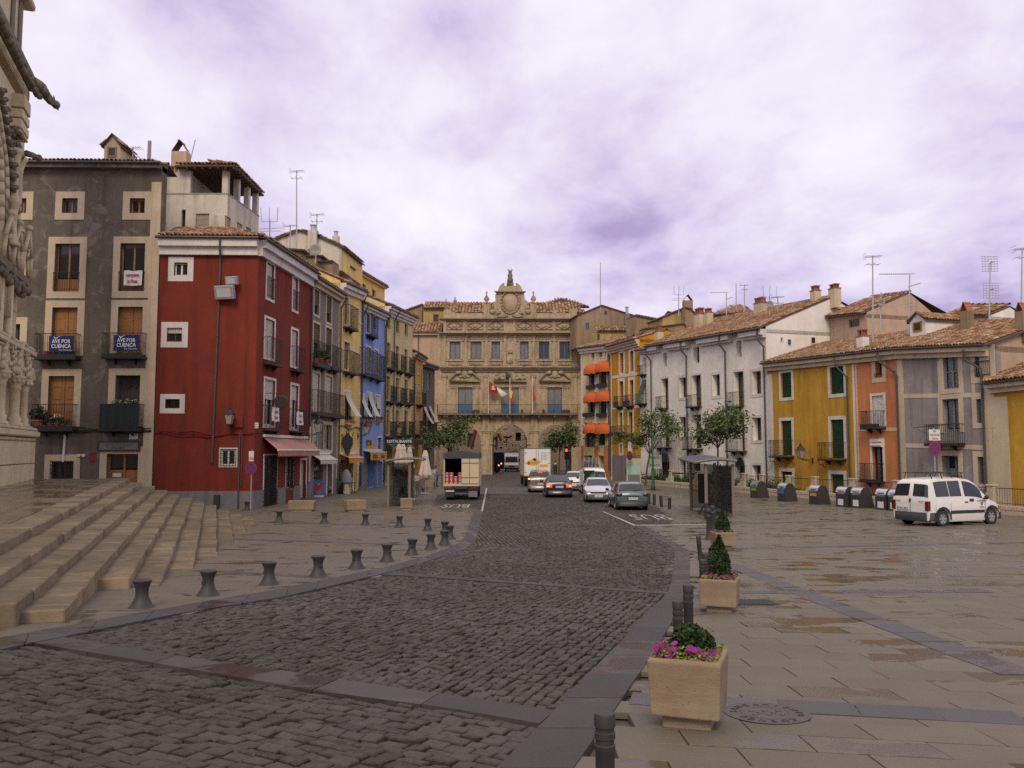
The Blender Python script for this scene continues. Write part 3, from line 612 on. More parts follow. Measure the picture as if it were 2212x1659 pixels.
class House:
 def __init__(s,name,label,A,B,zl,zr,depth,wall,zb=-0.25,cat='house',group=None,back=True,root=None):
  s.A,s.B=Vector((A[0],A[1],0)),Vector((B[0],B[1],0));s.U=(s.B-s.A).normalized();s.L=(s.B-s.A).length
  s.n=Vector((s.U.y,-s.U.x,0));s.rz=math.atan2(s.U.y,s.U.x);s.zl,s.zr,s.depth,s.zb=zl,zr,depth,zb
  s.wall,s.holes,s.trim=wall,[],[];s.back=back;s.M=None;s.side=None
  frame=Matrix.Translation(s.A)@Matrix.Rotation(s.rz,4,'Z')
  if root is None:s.root=thing(name,label,cat,s.A,s.rz,group)
  else:s.root=root;s.M=root.matrix_basis.inverted()@frame
 def uv(s,k,x,y,w=0.0):
  """photo point -> (u, z) on the facade plane pushed out by -w"""
  X,Y=px(k,x,y);r=ray(X,Y);o=s.A+s.n*w;t=(o-CAM).dot(s.n)/r.dot(s.n);p=CAM+r*t;return(p-s.A).dot(s.U),p.z
 def rect(s,k,x0,y0,x1,y1,w=0.0):
  ym=(y0+y1)/2;xm=(x0+x1)/2
  u0,u1=s.uv(k,x0,ym,w)[0],s.uv(k,x1,ym,w)[0];z1,z0=s.uv(k,xm,y0,w)[1],s.uv(k,xm,y1,w)[1];return u0,u1,z0,z1
 def world(s,u,w,z):return s.A+s.U*u-s.n*w+Vector((0,0,z))
 def top(s,u):return s.zl+(s.zr-s.zl)*u/s.L
 def part(s,name,mb,mat,parent=None,smooth=False):
  o=mb.obj(name,mat,parent or s.root,smooth)
  if s.M is not None and parent is None:o.matrix_local=s.M
  return o
 def wout(s,k,x0,y0,x1,y1,sw,**kw):
  u0,u1,z0,z1=s.rect(k,x0,y0,x1,y1);return s.window((u0+sw,u1-sw,z0+(sw if kw.get('bottom',True)else 0),z1-sw),sw=sw,**kw)
 def box(s,name,mat,u0,u1,w0,w1,z0,z1,parent=None,b=0.0):
  mb=MB();(mb.bbox(u0,w0,z0,u1,w1,z1,b)if b else mb.box(u0,w0,z0,u1,w1,z1));return s.part(name,mb,mat,parent)
 def surround(s,u0,u1,z0,z1,sw,mat,parent,proud=0.03,sill=True,bottom=True):
  mb=MB();p=-proud
  mb.box(u0-sw,p,z0,u0,0.0,z1);mb.box(u1,p,z0,u1+sw,0.0,z1);mb.box(u0-sw,p,z1,u1+sw,0.0,z1+sw)
  if bottom:mb.box(u0-sw,p,z0-sw,u1+sw,0.0,z0)
  return s.part('surround',mb,mat,parent)
 def railing(s,u0,u1,w0,z0,h,parent,step=0.115,fancy=False,mat=None,base=0.0):
  mb=MB();n=max(2,int((u1-u0)/step))
  for i in range(n+1):
   u=u0+(u1-u0)*i/n;mb.box(u-0.008,w0-0.008,z0,u+0.008,w0+0.008,z0+h)
  m2=max(1,int(-w0/step))if w0<-0.12 else 0
  for i in range(m2):
   w=w0*(i+0.0)/max(m2,1)
   for u in(u0,u1):mb.box(u-0.008,w-0.008,z0,u+0.008,w+0.008,z0+h)
  mb.box(u0-0.02,w0-0.018,z0+h,u1+0.02,w0+0.018,z0+h+0.035);mb.box(u0-0.02,w0-0.012,z0+0.06,u1+0.02,w0+0.012,z0+0.085)
  if m2:
   for u in(u0,u1):mb.box(u-0.018,w0+0.018,z0+h,u+0.018,-0.002,z0+h+0.035)
  if base:mb.box(u0-0.01,w0-0.014,z0,u1+0.01,w0+0.014,z0+base)
  if fancy:
   k=max(2,int((u1-u0)/0.42))
   for i in range(k):
    c=u0+(u1-u0)*(i+0.5)/k
    for rr,dz in((0.17,0.35),(0.11,0.62),(0.12,0.16),(0.06,0.35)):
     pts=[(c+rr*math.cos(t*math.pi/5),w0,z0+h*dz+rr*math.sin(t*math.pi/5))for t in range(11)];mb.tube(pts,0.013,4)
  return s.part('railing',mb,mat or M['iron'],parent)
 def balcony(s,u0,u1,z,proj=0.55,h=1.0,fancy=False,slab=0.10,step=0.115,base=0.0,mat=None,brackets=2,name='balcony'):
  mb=MB();mb.bbox(u0-0.05,-proj-0.04,z-slab,u1+0.05,0.0,z,0.012)
  for i in range(brackets):
   u=u0+(u1-u0)*(i+0.5)/brackets;mb.prism([(0.0,z-slab),(-proj*0.8,z-slab),(0.0,z-slab-0.28)],u-0.03,u+0.03,'yz')
  b=s.part(name,mb,mat or M['iron']);s.railing(u0,u1,-proj,z,h,b,step,fancy,base=base);return b
 def window(s,R,kind='casement',frame='wood',sw=0.0,trim='beige_trim',rd=0.22,cols=2,rows=1,shut=None,shutfrac=1.0,rail=None,curtain=False,door=False,open_leaf=0,bottom=True,bars=False,name=None,panel=0.0):
  u0,u1,z0,z1=R;s.holes.append((u0,u1,z0,z1));fm=M[frame];mb=MB();fw=min(0.075,(u1-u0)*0.12);d0,d1=rd,rd+0.055
  e=0.004
  if kind!='void':
   mb.box(u0+e,d0,z0+e,u0+fw,d1,z1-e);mb.box(u1-fw,d0,z0+e,u1-e,d1,z1-e);mb.box(u0+fw,d0,z1-fw,u1-fw,d1,z1-e);mb.box(u0+fw,d0,z0+e,u1-fw,d1,z0+fw)
   for i in range(1,cols):
    u=u0+(u1-u0)*i/cols;mb.box(u-fw*0.62,d0-0.012,z0+fw,u+fw*0.62,d1,z1-fw)
   for i in range(1,rows):
    z=z0+(z1-z0)*i/rows;mb.box(u0+fw,d0+0.008,z-0.022,u1-fw,d1,z+0.022)
   if panel>0:
    for i in range(cols):
     a,b=u0+(u1-u0)*i/cols+fw*0.7,u0+(u1-u0)*(i+1)/cols-fw*0.7;zt=z0+(z1-z0)*panel
     mb.box(a,d0+0.02,z0+fw,b,d1,zt)
     nb=max(1,int((zt-z0)/0.62))
     for q in range(nb):
      za,zb_=z0+fw+0.05+(zt-z0-fw)*q/nb,z0+fw-0.05+(zt-z0-fw)*(q+1)/nb
      mb.bbox(a+0.06,d0+0.002,za,b-0.06,d0+0.03,zb_,0.012)
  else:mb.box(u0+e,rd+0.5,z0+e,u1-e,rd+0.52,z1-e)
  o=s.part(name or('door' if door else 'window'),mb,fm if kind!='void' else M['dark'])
  if kind!='void' and panel<0.99:
   zp=z0+fw+(z1-z0)*panel if panel else z0+fw
   mb=MB();mb.add([(u0+fw,d0+0.03,zp),(u1-fw,d0+0.03,zp),(u1-fw,d0+0.03,z1-fw),(u0+fw,d0+0.03,z1-fw)],[(0,1,2,3)]);s.part('pane',mb,M['clear']if curtain else M['glass'],o)
   if curtain:
    mb=MB();n=16;vs=[]
    for i in range(n+1):
     u=u0+fw+(u1-u0-2*fw)*i/n;w=d0+0.12+0.025*math.sin(i*2.1);vs+=[(u,w,zp),(u,w,z1-fw)]
    mb.add(vs,[(2*i,2*i+2,2*i+3,2*i+1)for i in range(n)]);s.part('curtain',mb,M['curtain'],o)
  if sw>0:s.surround(u0,u1,z0,z1,sw,M[trim],o,bottom=bottom)
  if shut:
   zt,zbm=z1-0.005,z1-(z1-z0)*shutfrac;mb=MB();n=max(3,int((zt-zbm)/0.07));pr=[]
   for i in range(n):
    za,zc=zbm+(zt-zbm)*i/n,zbm+(zt-zbm)*(i+1)/n;mb.add([(u0+0.01,rd-0.045,za),(u1-0.01,rd-0.045,za),(u1-0.01,rd-0.075,(za*0.3+zc*0.7)),(u0+0.01,rd-0.075,(za*0.3+zc*0.7)),(u1-0.01,rd-0.045,zc),(u0+0.01,rd-0.045,zc)],[(0,1,2,3),(3,2,4,5)])
   mb.box(u0+0.01,rd-0.08,zbm-0.02,u1-0.01,rd-0.03,zbm);s.part('roller_shutter',mb,M[shut],o)
  if rail is not None:s.railing(u0-0.01,u1+0.01,-0.06,z0+0.05,rail,o)
  if bars:
   mb=MB();n=max(2,int((u1-u0)/0.14));m=max(2,int((z1-z0)/0.18))
   for i in range(n+1):u=u0-0.03+(u1-u0+0.06)*i/n;mb.box(u-0.011,-0.075,z0-0.04,u+0.011,-0.055,z1+0.04)
   for i in range(m+1):z=z0-0.02+(z1-z0+0.04)*i/m;mb.box(u0-0.05,-0.052,z-0.011,u1+0.05,-0.036,z+0.011)
   s.part('window_grille',mb,M['iron'],o)
  return o
 def awning(s,u0,u1,ztop,proj,drop,mat,val=0.22,stripes=None,name='awning',curve=0.0):
  mb=MB();n=max(1,int((u1-u0)/0.10))if stripes else 1
  for i in range(n):
   a,b=u0+(u1-u0)*i/n,u0+(u1-u0)*(i+1)/n;m=i%2 if stripes else 0
   pts=[(0.0,ztop)]
   for q in range(1,5):
    t=q/4.0;pts.append((-proj*t,ztop-drop*(t if not curve else t**2*curve+t*(1-curve))))
   vs=[]
   for w,z in pts:vs+=[(a,w-0.02,z),(b,w-0.02,z)]
   mb.add(vs,[(2*k,2*k+2,2*k+3,2*k+1)for k in range(4)],m)
   w,z=pts[-1];sag=0.05 if stripes and i%2 else 0.0
   mb.add([(a,w-0.02,z),(b,w-0.02,z),(b,w-0.03,z-val+sag),(a,w-0.03,z-val+sag)],[(0,3,2,1)],m)
  o=s.part(name,mb,[M[mat],M[stripes or mat]]);mb=MB();mb.cyl((u0-0.03,-proj-0.02,ztop-drop),(u1+0.03,-proj-0.02,ztop-drop),0.035,n=8);mb.box(u0,-0.14,ztop-0.02,u1,-0.01,ztop+0.13)
  s.part('awning_bar',mb,M['white_frame'],o);return o
 def band(s,z0,z1,mat,u0=None,u1=None,proud=0.02,name='plinth',slope=None):
  """a strip along the facade that stops at every opening it meets; z0, z1 may be (left, right)"""
  u0=0.0 if u0 is None else u0;u1=s.L if u1 is None else u1;z0=z0 if isinstance(z0,tuple)else(z0,z0);z1=z1 if isinstance(z1,tuple)else(z1,z1)
  cuts=sorted([(max(h[0],u0),min(h[1],u1))for h in s.holes if h[1]>u0 and h[0]<u1 and h[3]>min(z0)+0.01 and h[2]<max(z1)-0.01]);segs=[];c=u0
  for a,b in cuts:
   if a-c>0.02:segs.append((c,a))
   c=max(c,b)
  if u1-c>0.02:segs.append((c,u1))
  mb=MB();f=lambda z,u:z[0]+(z[1]-z[0])*u/s.L
  for a,b in segs:
   mb.add([(a,-proud,f(z0,a)),(b,-proud,f(z0,b)),(b,-proud,f(z1,b)),(a,-proud,f(z1,a)),(a,-0.001,f(z0,a)),(b,-0.001,f(z0,b)),(b,-0.001,f(z1,b)),(a,-0.001,f(z1,a))],[(0,1,2,3),(3,2,6,7),(0,4,5,1),(0,3,7,4),(1,5,6,2)])
  return s.part(name,mb,M[mat])
 def vstrip(s,u0,u1,z0,z1,mat,proud=0.025,name='quoin_strip'):return s.box(name,M[mat],u0,u1,-proud,-0.001,z0,z1)
 def pipe(s,pts,r=0.055,name='downpipe'):
  mb=MB();mb.tube([(u,w,z)for u,w,z in pts],r,8)
  for u,w,z in pts[1:-1]:mb.cyl((u,w,z-0.05),(u,w,z+0.05),r*1.3,n=8)
  return s.part(name,mb,M['gutter'])
 def eaves(s,mat,h=0.45,proj=0.35,steps=2,name='cornice',gutter=True,z=None):
  mb=MB();z=z or(s.zl,s.zr);L=s.L
  for i in range(steps):
   p=proj*(i+1)/steps;a,b=h*(1-i/steps),h*(1-(i+1)/steps)
   mb.add([(0,-p,z[0]-a),(L,-p,z[1]-a),(L,-p,z[0]*0+z[1]-b),(0,-p,z[0]-b),(0,0,z[0]-a),(L,0,z[1]-a),(L,0,z[1]-b),(0,0,z[0]-b)],[(0,1,2,3),(0,4,5,1),(3,2,6,7),(0,3,7,4),(1,5,6,2)])
  o=s.part(name,mb,M[mat])
  if gutter:
   mb=MB();mb.cyl((-0.1,-proj-0.08,z[0]+0.01),(L+0.1,-proj-0.08,z[1]+0.01),0.075,n=10);s.part('gutter',mb,M['gutter'])
  return o
 def roof(s,ov=0.35,run=4.0,pitch=24,keep=0,ridge_back=True,ul=0.0,ur=0.0,clip=None,tiles=True,zoff=0.05,gables=(True,True),tl=0.38,tw=TILE_W):
  a=math.radians(pitch);t=math.tan(a);W_=run*math.cos(a);L=s.L;zl,zr=s.zl+zoff,s.zr+zoff
  mb=MB();P=lambda u,w:(u,w,zl+(zr-zl)*u/L+(w+ov)*t)
  vs=[P(-ul,-ov),P(L+ur,-ov),P(L+ur,W_-ov),P(-ul,W_-ov)];vs+=[(x,y,z-0.09)for x,y,z in vs]
  vs+=[(-ul,2*W_-ov,P(-ul,-ov)[2]),(L+ur,2*W_-ov,P(L+ur,-ov)[2])]
  mb.add(vs,[(0,1,2,3),(4,7,6,5),(0,4,5,1),(1,5,6,2),(3,7,4,0),(3,2,9,8)]);o=s.part('roof',mb,M['tilebed'])
  g=MB()
  for u,on in((0.0,gables[0]),(L,gables[1])):
   if not on:continue
   z0=s.top(u)-0.3;w1=W_-ov;du=0.12 if u==0 else-0.12
   pr=[(0.02,z0),(s.depth-0.02,z0),(s.depth-0.02,max(z0+0.1,z0+0.25)),(w1,P(u,w1)[2]-0.1),(0.02,P(u,0)[2]-0.1)]
   g.prism(pr,u,u+du,'yz')
  if g.v:s.part('gable',g,s.side or s.wall)
  if tiles:
   U=Vector((L+ul+ur,0,P(L+ur,-ov)[2]-P(-ul,-ov)[2]));S=Vector((0,math.cos(a),math.sin(a)))
   tile_roof(s.root,P(-ul,-ov-0.05),U,S,U.length,run,keep,tw,tl,clip)
   mb=MB();n=int((L+ul+ur)/0.4)
   for i in range(n):
    u=-ul+(L+ul+ur)*i/n;z=P(u,W_-ov)[2];vs=[]
    for uu in(u,u+0.44):
     for q in range(6):b=math.pi*q/5;vs.append((uu,W_-ov-0.13*math.cos(b),z+0.02+0.12*math.sin(b)))
    mb.add(vs,[(q,q+1,7+q,6+q)for q in range(5)],0,random.random())
   r_=s.part('ridge_tiles',mb,M['tile'],None,True);r_['kind']='stuff'
  return o
 def finish(s,sides=(True,True),reveal=0.22,solid=None):
  us=sorted({0.0,s.L}|{min(max(x,0),s.L)for h in s.holes for x in h[:2]});zmax=max(s.zl,s.zr)
  zs=sorted({s.zb,zmax}|{min(max(z,s.zb),zmax-0.02)for h in s.holes for z in h[2:]});vs,fs,ids=[],[],{}
  def vid(u,z):
   k=(round(u,4),round(z,4))
   if k not in ids:ids[k]=len(vs);vs.append((u,0.0,s.top(u)if z>=zmax-1e-6 else min(z,s.top(u)-0.005)))
   return ids[k]
  for i in range(len(us)-1):
   for j in range(len(zs)-1):
    cu,cz=(us[i]+us[i+1])/2,(zs[j]+zs[j+1])/2
    if us[i+1]-us[i]<1e-4 or zs[j+1]-zs[j]<1e-4:continue
    if any(h[0]<cu<h[1]and h[2]<cz<h[3]for h in s.holes):continue
    fs.append((vid(us[i],zs[j]),vid(us[i+1],zs[j]),vid(us[i+1],zs[j+1]),vid(us[i],zs[j+1])))
  mb=MB();mb.add(vs,fs)
  for u0,u1,z0,z1 in s.holes:
   d=reveal+0.5;q=[(u0,z0),(u1,z0),(u1,z1),(u0,z1)]
   for a in range(4):
    (ua,za),(ub,zb_)=q[a],q[(a+1)%4];mb.add([(ua,0,za),(ub,0,zb_),(ub,d,zb_),(ua,d,za)],[(0,1,2,3)])
  D,L=s.depth,s.L
  sm=MB()if s.side else mb
  if sides[0]:sm.add([(0,0,s.zb),(0,0,s.zl),(0,D,s.zl),(0,D,s.zb)],[(0,1,2,3)])
  if sides[1]:sm.add([(L,0,s.zb),(L,D,s.zb),(L,D,s.zr),(L,0,s.zr)],[(0,1,2,3)])
  mb.add([(0,D,s.zb),(0,D,s.zl),(L,D,s.zr),(L,D,s.zb)],[(0,1,2,3)]);mb.add([(0,0.01,s.zl-0.02),(L,0.01,s.zr-0.02),(L,D,s.zr-0.02),(0,D,s.zl-0.02)],[(0,1,2,3)])
  if s.side and sm.v:s.part('side_wall',sm,s.side)
  return s.part('wall',mb,s.wall)
 def hang(s,mb,name,label,cat,mat,u,w,z,group=None,smooth=False):
  """a separate thing fixed to the facade; mb in facade axes about its own origin"""
  o=mb.obj(name,mat,None,smooth);o.location=s.world(u,w,z);o.rotation_euler=(0,0,s.rz);return tag(o,label,cat,group)
 def hroot(s,name,label,cat,u,w,z,group=None):return thing(name,label,cat,s.world(u,w,z),s.rz,group)
def leaves(name,mat,parent,n,fn,size,kind=None,loc=None):
 """n leaf-sized quads at points fn(rng) -> (n,3)"""
 C=fn(n);n=len(C);a=RNG.uniform(0,2*math.pi,n);el=RNG.normal(0,0.6,n);sz=RNG.uniform(0.6,1.25,n)*size
 U=np.stack([np.cos(a)*np.cos(el),np.sin(a)*np.cos(el),np.sin(el)],1);R=RNG.normal(0,1,(n,3));Wv=np.cross(U,R);Wv/=np.linalg.norm(Wv,axis=1)[:,None]+1e-9
 U=U*sz[:,None];Wv=Wv*(sz*0.55)[:,None];N=np.cross(U,Wv);N=N/(np.linalg.norm(N,axis=1)[:,None]+1e-9)*(sz*0.12)[:,None]
 V=np.stack([C-U,C-Wv*0.9+N,C+U,C+Wv*0.9+N],1);o=bpy.data.objects.new(name,np_mesh(name,V,[(0,1,2,3)],mat,RNG.random(n)));link(o,parent)
 if kind:o['kind']=kind
 if loc is not None:o.location=loc
 return o
def ball(c,r,hollow=0.0):
 def f(n):
  d=RNG.normal(0,1,(n,3));d/=np.linalg.norm(d,axis=1)[:,None];q=(hollow+(1-hollow)*RNG.random(n))**(1/3);return np.array(c)+d*q[:,None]*np.array(r)
 return f
def potted(root_or_none,loc,label,group,flowers=None,s=1.0,name='flowerpot'):
 t=thing(name,label,'flowerpot',loc,0,group);mb=MB();mb.lathe([(0.09*s,0),(0.12*s,0.17*s),(0.135*s,0.17*s),(0.135*s,0.2*s),(0.1*s,0.2*s)],n=10);mb.obj('pot',M['terracotta'],t)
 leaves('leaves',M['hedge'],t,int(90*s),ball((0,0,0.34*s),(0.2*s,0.2*s,0.17*s)),0.05*s)
 if flowers:leaves('flowers',flowers,t,int(26*s),ball((0,0,0.42*s),(0.18*s,0.18*s,0.12*s)),0.045*s)
 return t
def mk(name,label,xa,xb,line,ea,eb,depth,wall,**kw):
 A,B=col_on(xa,*line),col_on(xb,*line);n=Vector((B[1]-A[1],A[0]-B[0],0)).normalized();zz=[]
 for e in(ea,eb):
  X,Y=px(*e);r=ray(X,Y);t=(Vector((A[0],A[1],0))-CAM).dot(n)/r.dot(n);zz.append((CAM+r*t).z)
 return House(name,label,A,B,zz[0],zz[1],depth,wall,**kw)
def shift(line,w):
 p,q=Vector(line[0]),Vector(line[1]);u=(q-p).normalized();i=Vector((-u.y,u.x))*w;return(tuple(p+i),tuple(q+i))
def lantern(loc,rz,label,s=1.0,reach=0.7,bracket=True,group='wall lanterns'):
 """four-sided street lantern on an iron arm; arm runs along local -y from the wall"""
 t=thing('wall_lantern',label,'lantern',loc,rz,group);mb=MB();y=-reach
 mb.tube([(0,0,-0.25),(0,y*0.5,-0.16),(0,y,-0.1)],0.022,6);mb.tube([(0,0,-0.1),(0,y,-0.1)],0.018,6);mb.box(-0.05,-0.03,-0.38,0.05,0.0,0.02)
 mb.obj('arm',M['iron'],t);c=(0,y,0)
 mb=MB();k=0.17*s
 mb.add([(-k*.6,y-k*.6,0),(k*.6,y-k*.6,0),(k*.6,y+k*.6,0),(-k*.6,y+k*.6,0),(-k,y-k,.42*s),(k,y-k,.42*s),(k,y+k,.42*s),(-k,y+k,.42*s)],[(0,1,5,4),(1,2,6,5),(2,3,7,6),(3,0,4,7),(0,3,2,1)]);mb.obj('glass',M['lanternglass'],t)
 mb=MB()
 for sx in(-1,1):
  for sy in(-1,1):mb.cyl((sx*k*.62,y+sy*k*.62,-0.02),(sx*k*1.03,y+sy*k*1.03,.44*s),0.014,n=5)
 mb.box(-k*.7,y-k*.7,-0.05,k*.7,y+k*.7,0);mb.obj('frame',M['iron'],t)
 mb=MB();mb.lathe([(k*1.5,.43*s),(k*1.45,.46*s),(k*.7,.62*s),(k*.35,.66*s),(k*.42,.72*s),(k*.12,.78*s),(0.01,.88*s)],(0,y,0),8);mb.obj('roof',M['iron'],t);return t
def tri_roof(root,P0,P1,Pa,tw=.4,tl=.5,lift=.06):
 U=P1-P0;L=U.length;u=U.normalized();ua=(Pa-P0).dot(u);S=(Pa-P0)-u*ua;R=S.length
 mb=MB();mb.add([P0,P1,Pa],[(0,1,2)]);mb.obj('roof',M['tilebed'],root)
 tile_roof(root,P0+Vector((0,-.05,lift)),U,S,L,R,0,tw,tl,clip=lambda a,b:ua*b/R-.1<a<L-(L-ua)*b/R+.1)
def antenna(x,ytop,ybot,d,label,kind='yagi',dish=None,lean=0.0):
 b,tp=at_depth(x,ybot,d),at_depth(x+lean,ytop,d);h=tp.z-b.z;t=thing('antenna',label,'aerial',b,0,'roof aerials');mb=MB()
 mb.cyl((0,0,-0.8),(tp.x-b.x,0,h),0.03+0.0004*d,0.02+0.0003*d,n=6);mb.obj('mast',M['alu'],t);r=0.010+0.00012*d;ox=tp.x-b.x
 mb=MB()
 if kind=='yagi':
  L=0.95;mb.cyl((ox-L/2,0.1,h-0.1),(ox+L/2,-0.1,h-0.02),r,n=4)
  for i in range(9):q=i/8-0.5;mb.cyl((ox+L*q,-0.30,h-0.06),(ox+L*q,0.30,h-0.06),r*0.8,n=4)
  for dz in(-0.16,0.16):mb.cyl((ox-L/2,-0.25,h-0.06+dz),(ox-L/2,0.3,h-0.06+dz),r*.8,n=4)
  mb.cyl((ox-0.4,0,h-0.55),(ox+0.4,0,h-0.55),r,n=4)
  for q in(-0.35,0,0.35):mb.cyl((ox+q,-0.4,h-0.55),(ox+q,0.4,h-0.55),r*.8,n=4)
 elif kind=='long':
  mb.cyl((ox-1.9,0,h),(ox+0.3,0,h+0.02),r*1.3,n=5)
  for i in range(14):q=-1.85+i*0.13;mb.cyl((ox+q,-0.16,h),(ox+q,0.16,h),r,n=4)
  mb.cyl((ox-0.1,0,h-0.8),(ox+0.7,0.1,h-0.55),r*2.2,n=5);mb.cyl((ox-.6,0,h-1.9),(ox+.6,0,h-1.8),r,n=4);mb.cyl((ox-.5,0,h-2.1),(ox+.5,0,h-2.0),r,n=4)
 elif kind=='grid':
  for dz in(0.0,-1.6):
   for i in range(6):mb.cyl((ox-0.45+i*0.18,0.05,h+dz-0.5),(ox-0.45+i*0.18,0.05,h+dz+0.42),r*.8,n=4)
   for i in range(7):mb.cyl((ox-0.48,0.05,h+dz-0.5+i*0.15),(ox+0.48,0.05,h+dz-0.5+i*0.15),r*.8,n=4)
   mb.cyl((ox,0.05,h+dz),(ox,-0.3,h+dz),r*2,n=4)
 elif kind=='fork':
  for q in(-0.5,0,0.5):mb.cyl((ox+q,-0.1,h-0.15),(ox+q*1.1,-0.2,h+0.75),r*1.3,n=4)
  mb.cyl((ox-.5,-.1,h-.15),(ox+.5,-.1,h-.15),r,n=4);mb.cyl((ox-.75,0,h-.6),(ox+.75,.1,h-.5),r,n=4);mb.cyl((ox-.7,0,h-.75),(ox+.7,.1,h-.7),r,n=4)
 if mb.v:mb.obj('aerial',M['alu'],t)
 if dish:
  mb=MB();r_=dish[1];mb.lathe([(0.02,0),(r_*.5,-.04),(r_,-.16),(r_*.97,-.175),(r_*.5,-.06),(.02,-.02)],(ox*0.3,-0.05,h*dish[0]),16,axis='y');mb.tube([(ox*.3,-.1,h*dish[0]-r_*.8),(ox*.3,-.5,h*dish[0])],.015,4);mb.obj('dish',M['concrete'],t,True)
 return t
def chimney(house,P,w,d,h,mat,label=None,style='brick',parent=None,kind='chimney'):
 """chimney stack as part of a house; P world base point"""
 loc=house.root.matrix_basis.inverted()@Vector(P)if isinstance(house,House)else house.matrix_basis.inverted()@Vector(P)
 root=house.root if isinstance(house,House)else house;x,y,z=loc
 mb=MB();mb.bbox(x-w/2,y-d/2,z-0.9,x+w/2,y+d/2,z+h*0.62,0.02);o=mb.obj(kind,M[mat],root);mb=MB()
 if style=='brick':
  mb.box(x-w*.56,y-d*.56,z+h*.62,x+w*.56,y+d*.56,z+h*.67);n=max(2,int(w/0.26))
  for i in range(n):
   u=x-w*.5+w*(i+.5)/n
   for sy in(-1,1):mb.add([(u-.10,y+sy*d*.45,z+h*.67),(u+.10,y+sy*d*.45,z+h*.67),(u+.02,y,z+h*.95),(u-.02,y,z+h*.95)],[(0,1,2,3)])
   mb.box(u-.035,y-d*.4,z+h*.67,u+.035,y+d*.4,z+h*.93)
  mb.box(x-w*.48,y-d*.4,z+h*.93,x+w*.48,y+d*.4,z+h);mb.obj('chimney_cap',M['brick'],o)
 elif style=='lean':
  for sx in(-1,1):mb.add([(x+sx*w*.5,y-d*.5,z+h*.62),(x+sx*w*.5,y+d*.5,z+h*.62),(x+sx*w*.05,y+d*.5,z+h),(x+sx*w*.05,y-d*.5,z+h)],[(0,1,2,3)])
  mb.prism([(x-w*.12,z+h*.98),(x+w*.12,z+h*.98),(x,z+h*1.04)],y-d*.55,y+d*.55);mb.obj('chimney_cap',M['brick']if mat!='pink_wall' else M['tilebed'],o)
 else:
  mb.cyl((x,y,z+h*.62),(x,y,z+h),w*.3,n=10);mb.lathe([(w*.42,h),(w*.42,h*1.03),(.02,h*1.1)],(x,y,z),10);mb.obj('chimney_cap',M['alu'],o)
 return o
#houses on the left
LL=((-13.4,44.4),(-8.7,100.0));RL=((12.95,80.0),(18.7,62.3));H={}
g=H['grey']=House('grey_house','tall dark grey rendered house with wooden windows behind the stone steps',(-26.5,44.4),(-18.56,44.4),18.15,18.1,.7,M['grey_wall'])
SW=0.36
def gw(k,x0,y0,x1,y1,**kw):return g.window(g.rect(k,x0,y0,x1,y1),sw=SW,rd=0.25,**kw)
gw('Z2',470,550,588,662,cols=2,panel=0.0);gw('Z2',980,550,1095,662,cols=2,panel=0.0);gw('Z2',120,550,200,662,cols=2)
gw('Z2',412,893,600,1255,rail=0.95,panel=0.28);gw('Z2',905,890,1093,1252,rail=0.95,panel=0.28);gw('Z2',60,893,155,1130,panel=0.3)
gw('Z3',390,-48,582,318,panel=0.999,bottom=False,name='balcony_door');gw('Z3',887,-52,1075,312,panel=0.999,bottom=False,name='balcony_door')
gw('Z3',362,470,557,852,panel=0.999,bottom=False,name='balcony_door');gw('Z3',868,465,1056,852,kind='void',bottom=False,name='balcony_door')
gw('Z3',70,78,152,236,kind='casement',frame='darkwood');gw('Z3',385,1117,548,1400,frame='darkwood',cols=3,bars=True);
gw('Z3',802,1058,1040,1420,panel=0.66,cols=2,frame='wood',bottom=False,name='door')
bal={}
for key,(x0,x1,yr,ys)in{'a':(303,613,163,332),'b':(808,1112,158,325),'c':(282,590,690,868),'d':(790,1092,690,868)}.items():
 u0,z=g.uv('Z3',x0,ys,-0.0);u1,zr=g.uv('Z3',x1,yr);bal[key]=(u0,u1,z,zr-z);g.balcony(u0,u1,z,0.55,zr-z,slab=0.16,step=0.13,base=0.12)
for uu in(g.L-0.52,):g.vstrip(uu,g.L,0.3,17.2,'beige_trim',0.012)
g.eaves('grey_wall',0.25,0.4,1);g.roof(0.45,1.3,12,0,tl=0.42);g.finish()
mb=MB()
for q in range(5):
 z=g.uv('Z3',500,872)[1]-0.06*q+0.05;pts=[(u,-0.04-0.02*(q%2),z+0.05*math.sin(u*2.1+q)+0.03*math.sin(u*5+q*2))for u in np.linspace(0.3,g.L-0.1,14)];mb.tube(pts,0.018,5)
g.part('cable',mb,M['iron'])
mb=MB();u,z1=g.uv('Z3',497,900);_,z0=g.uv('Z3',490,1118);mb.cyl((u,-0.06,z1),(u-0.05,-0.06,z0),0.06,n=8);g.part('cable_conduit',mb,M['white_frame'])
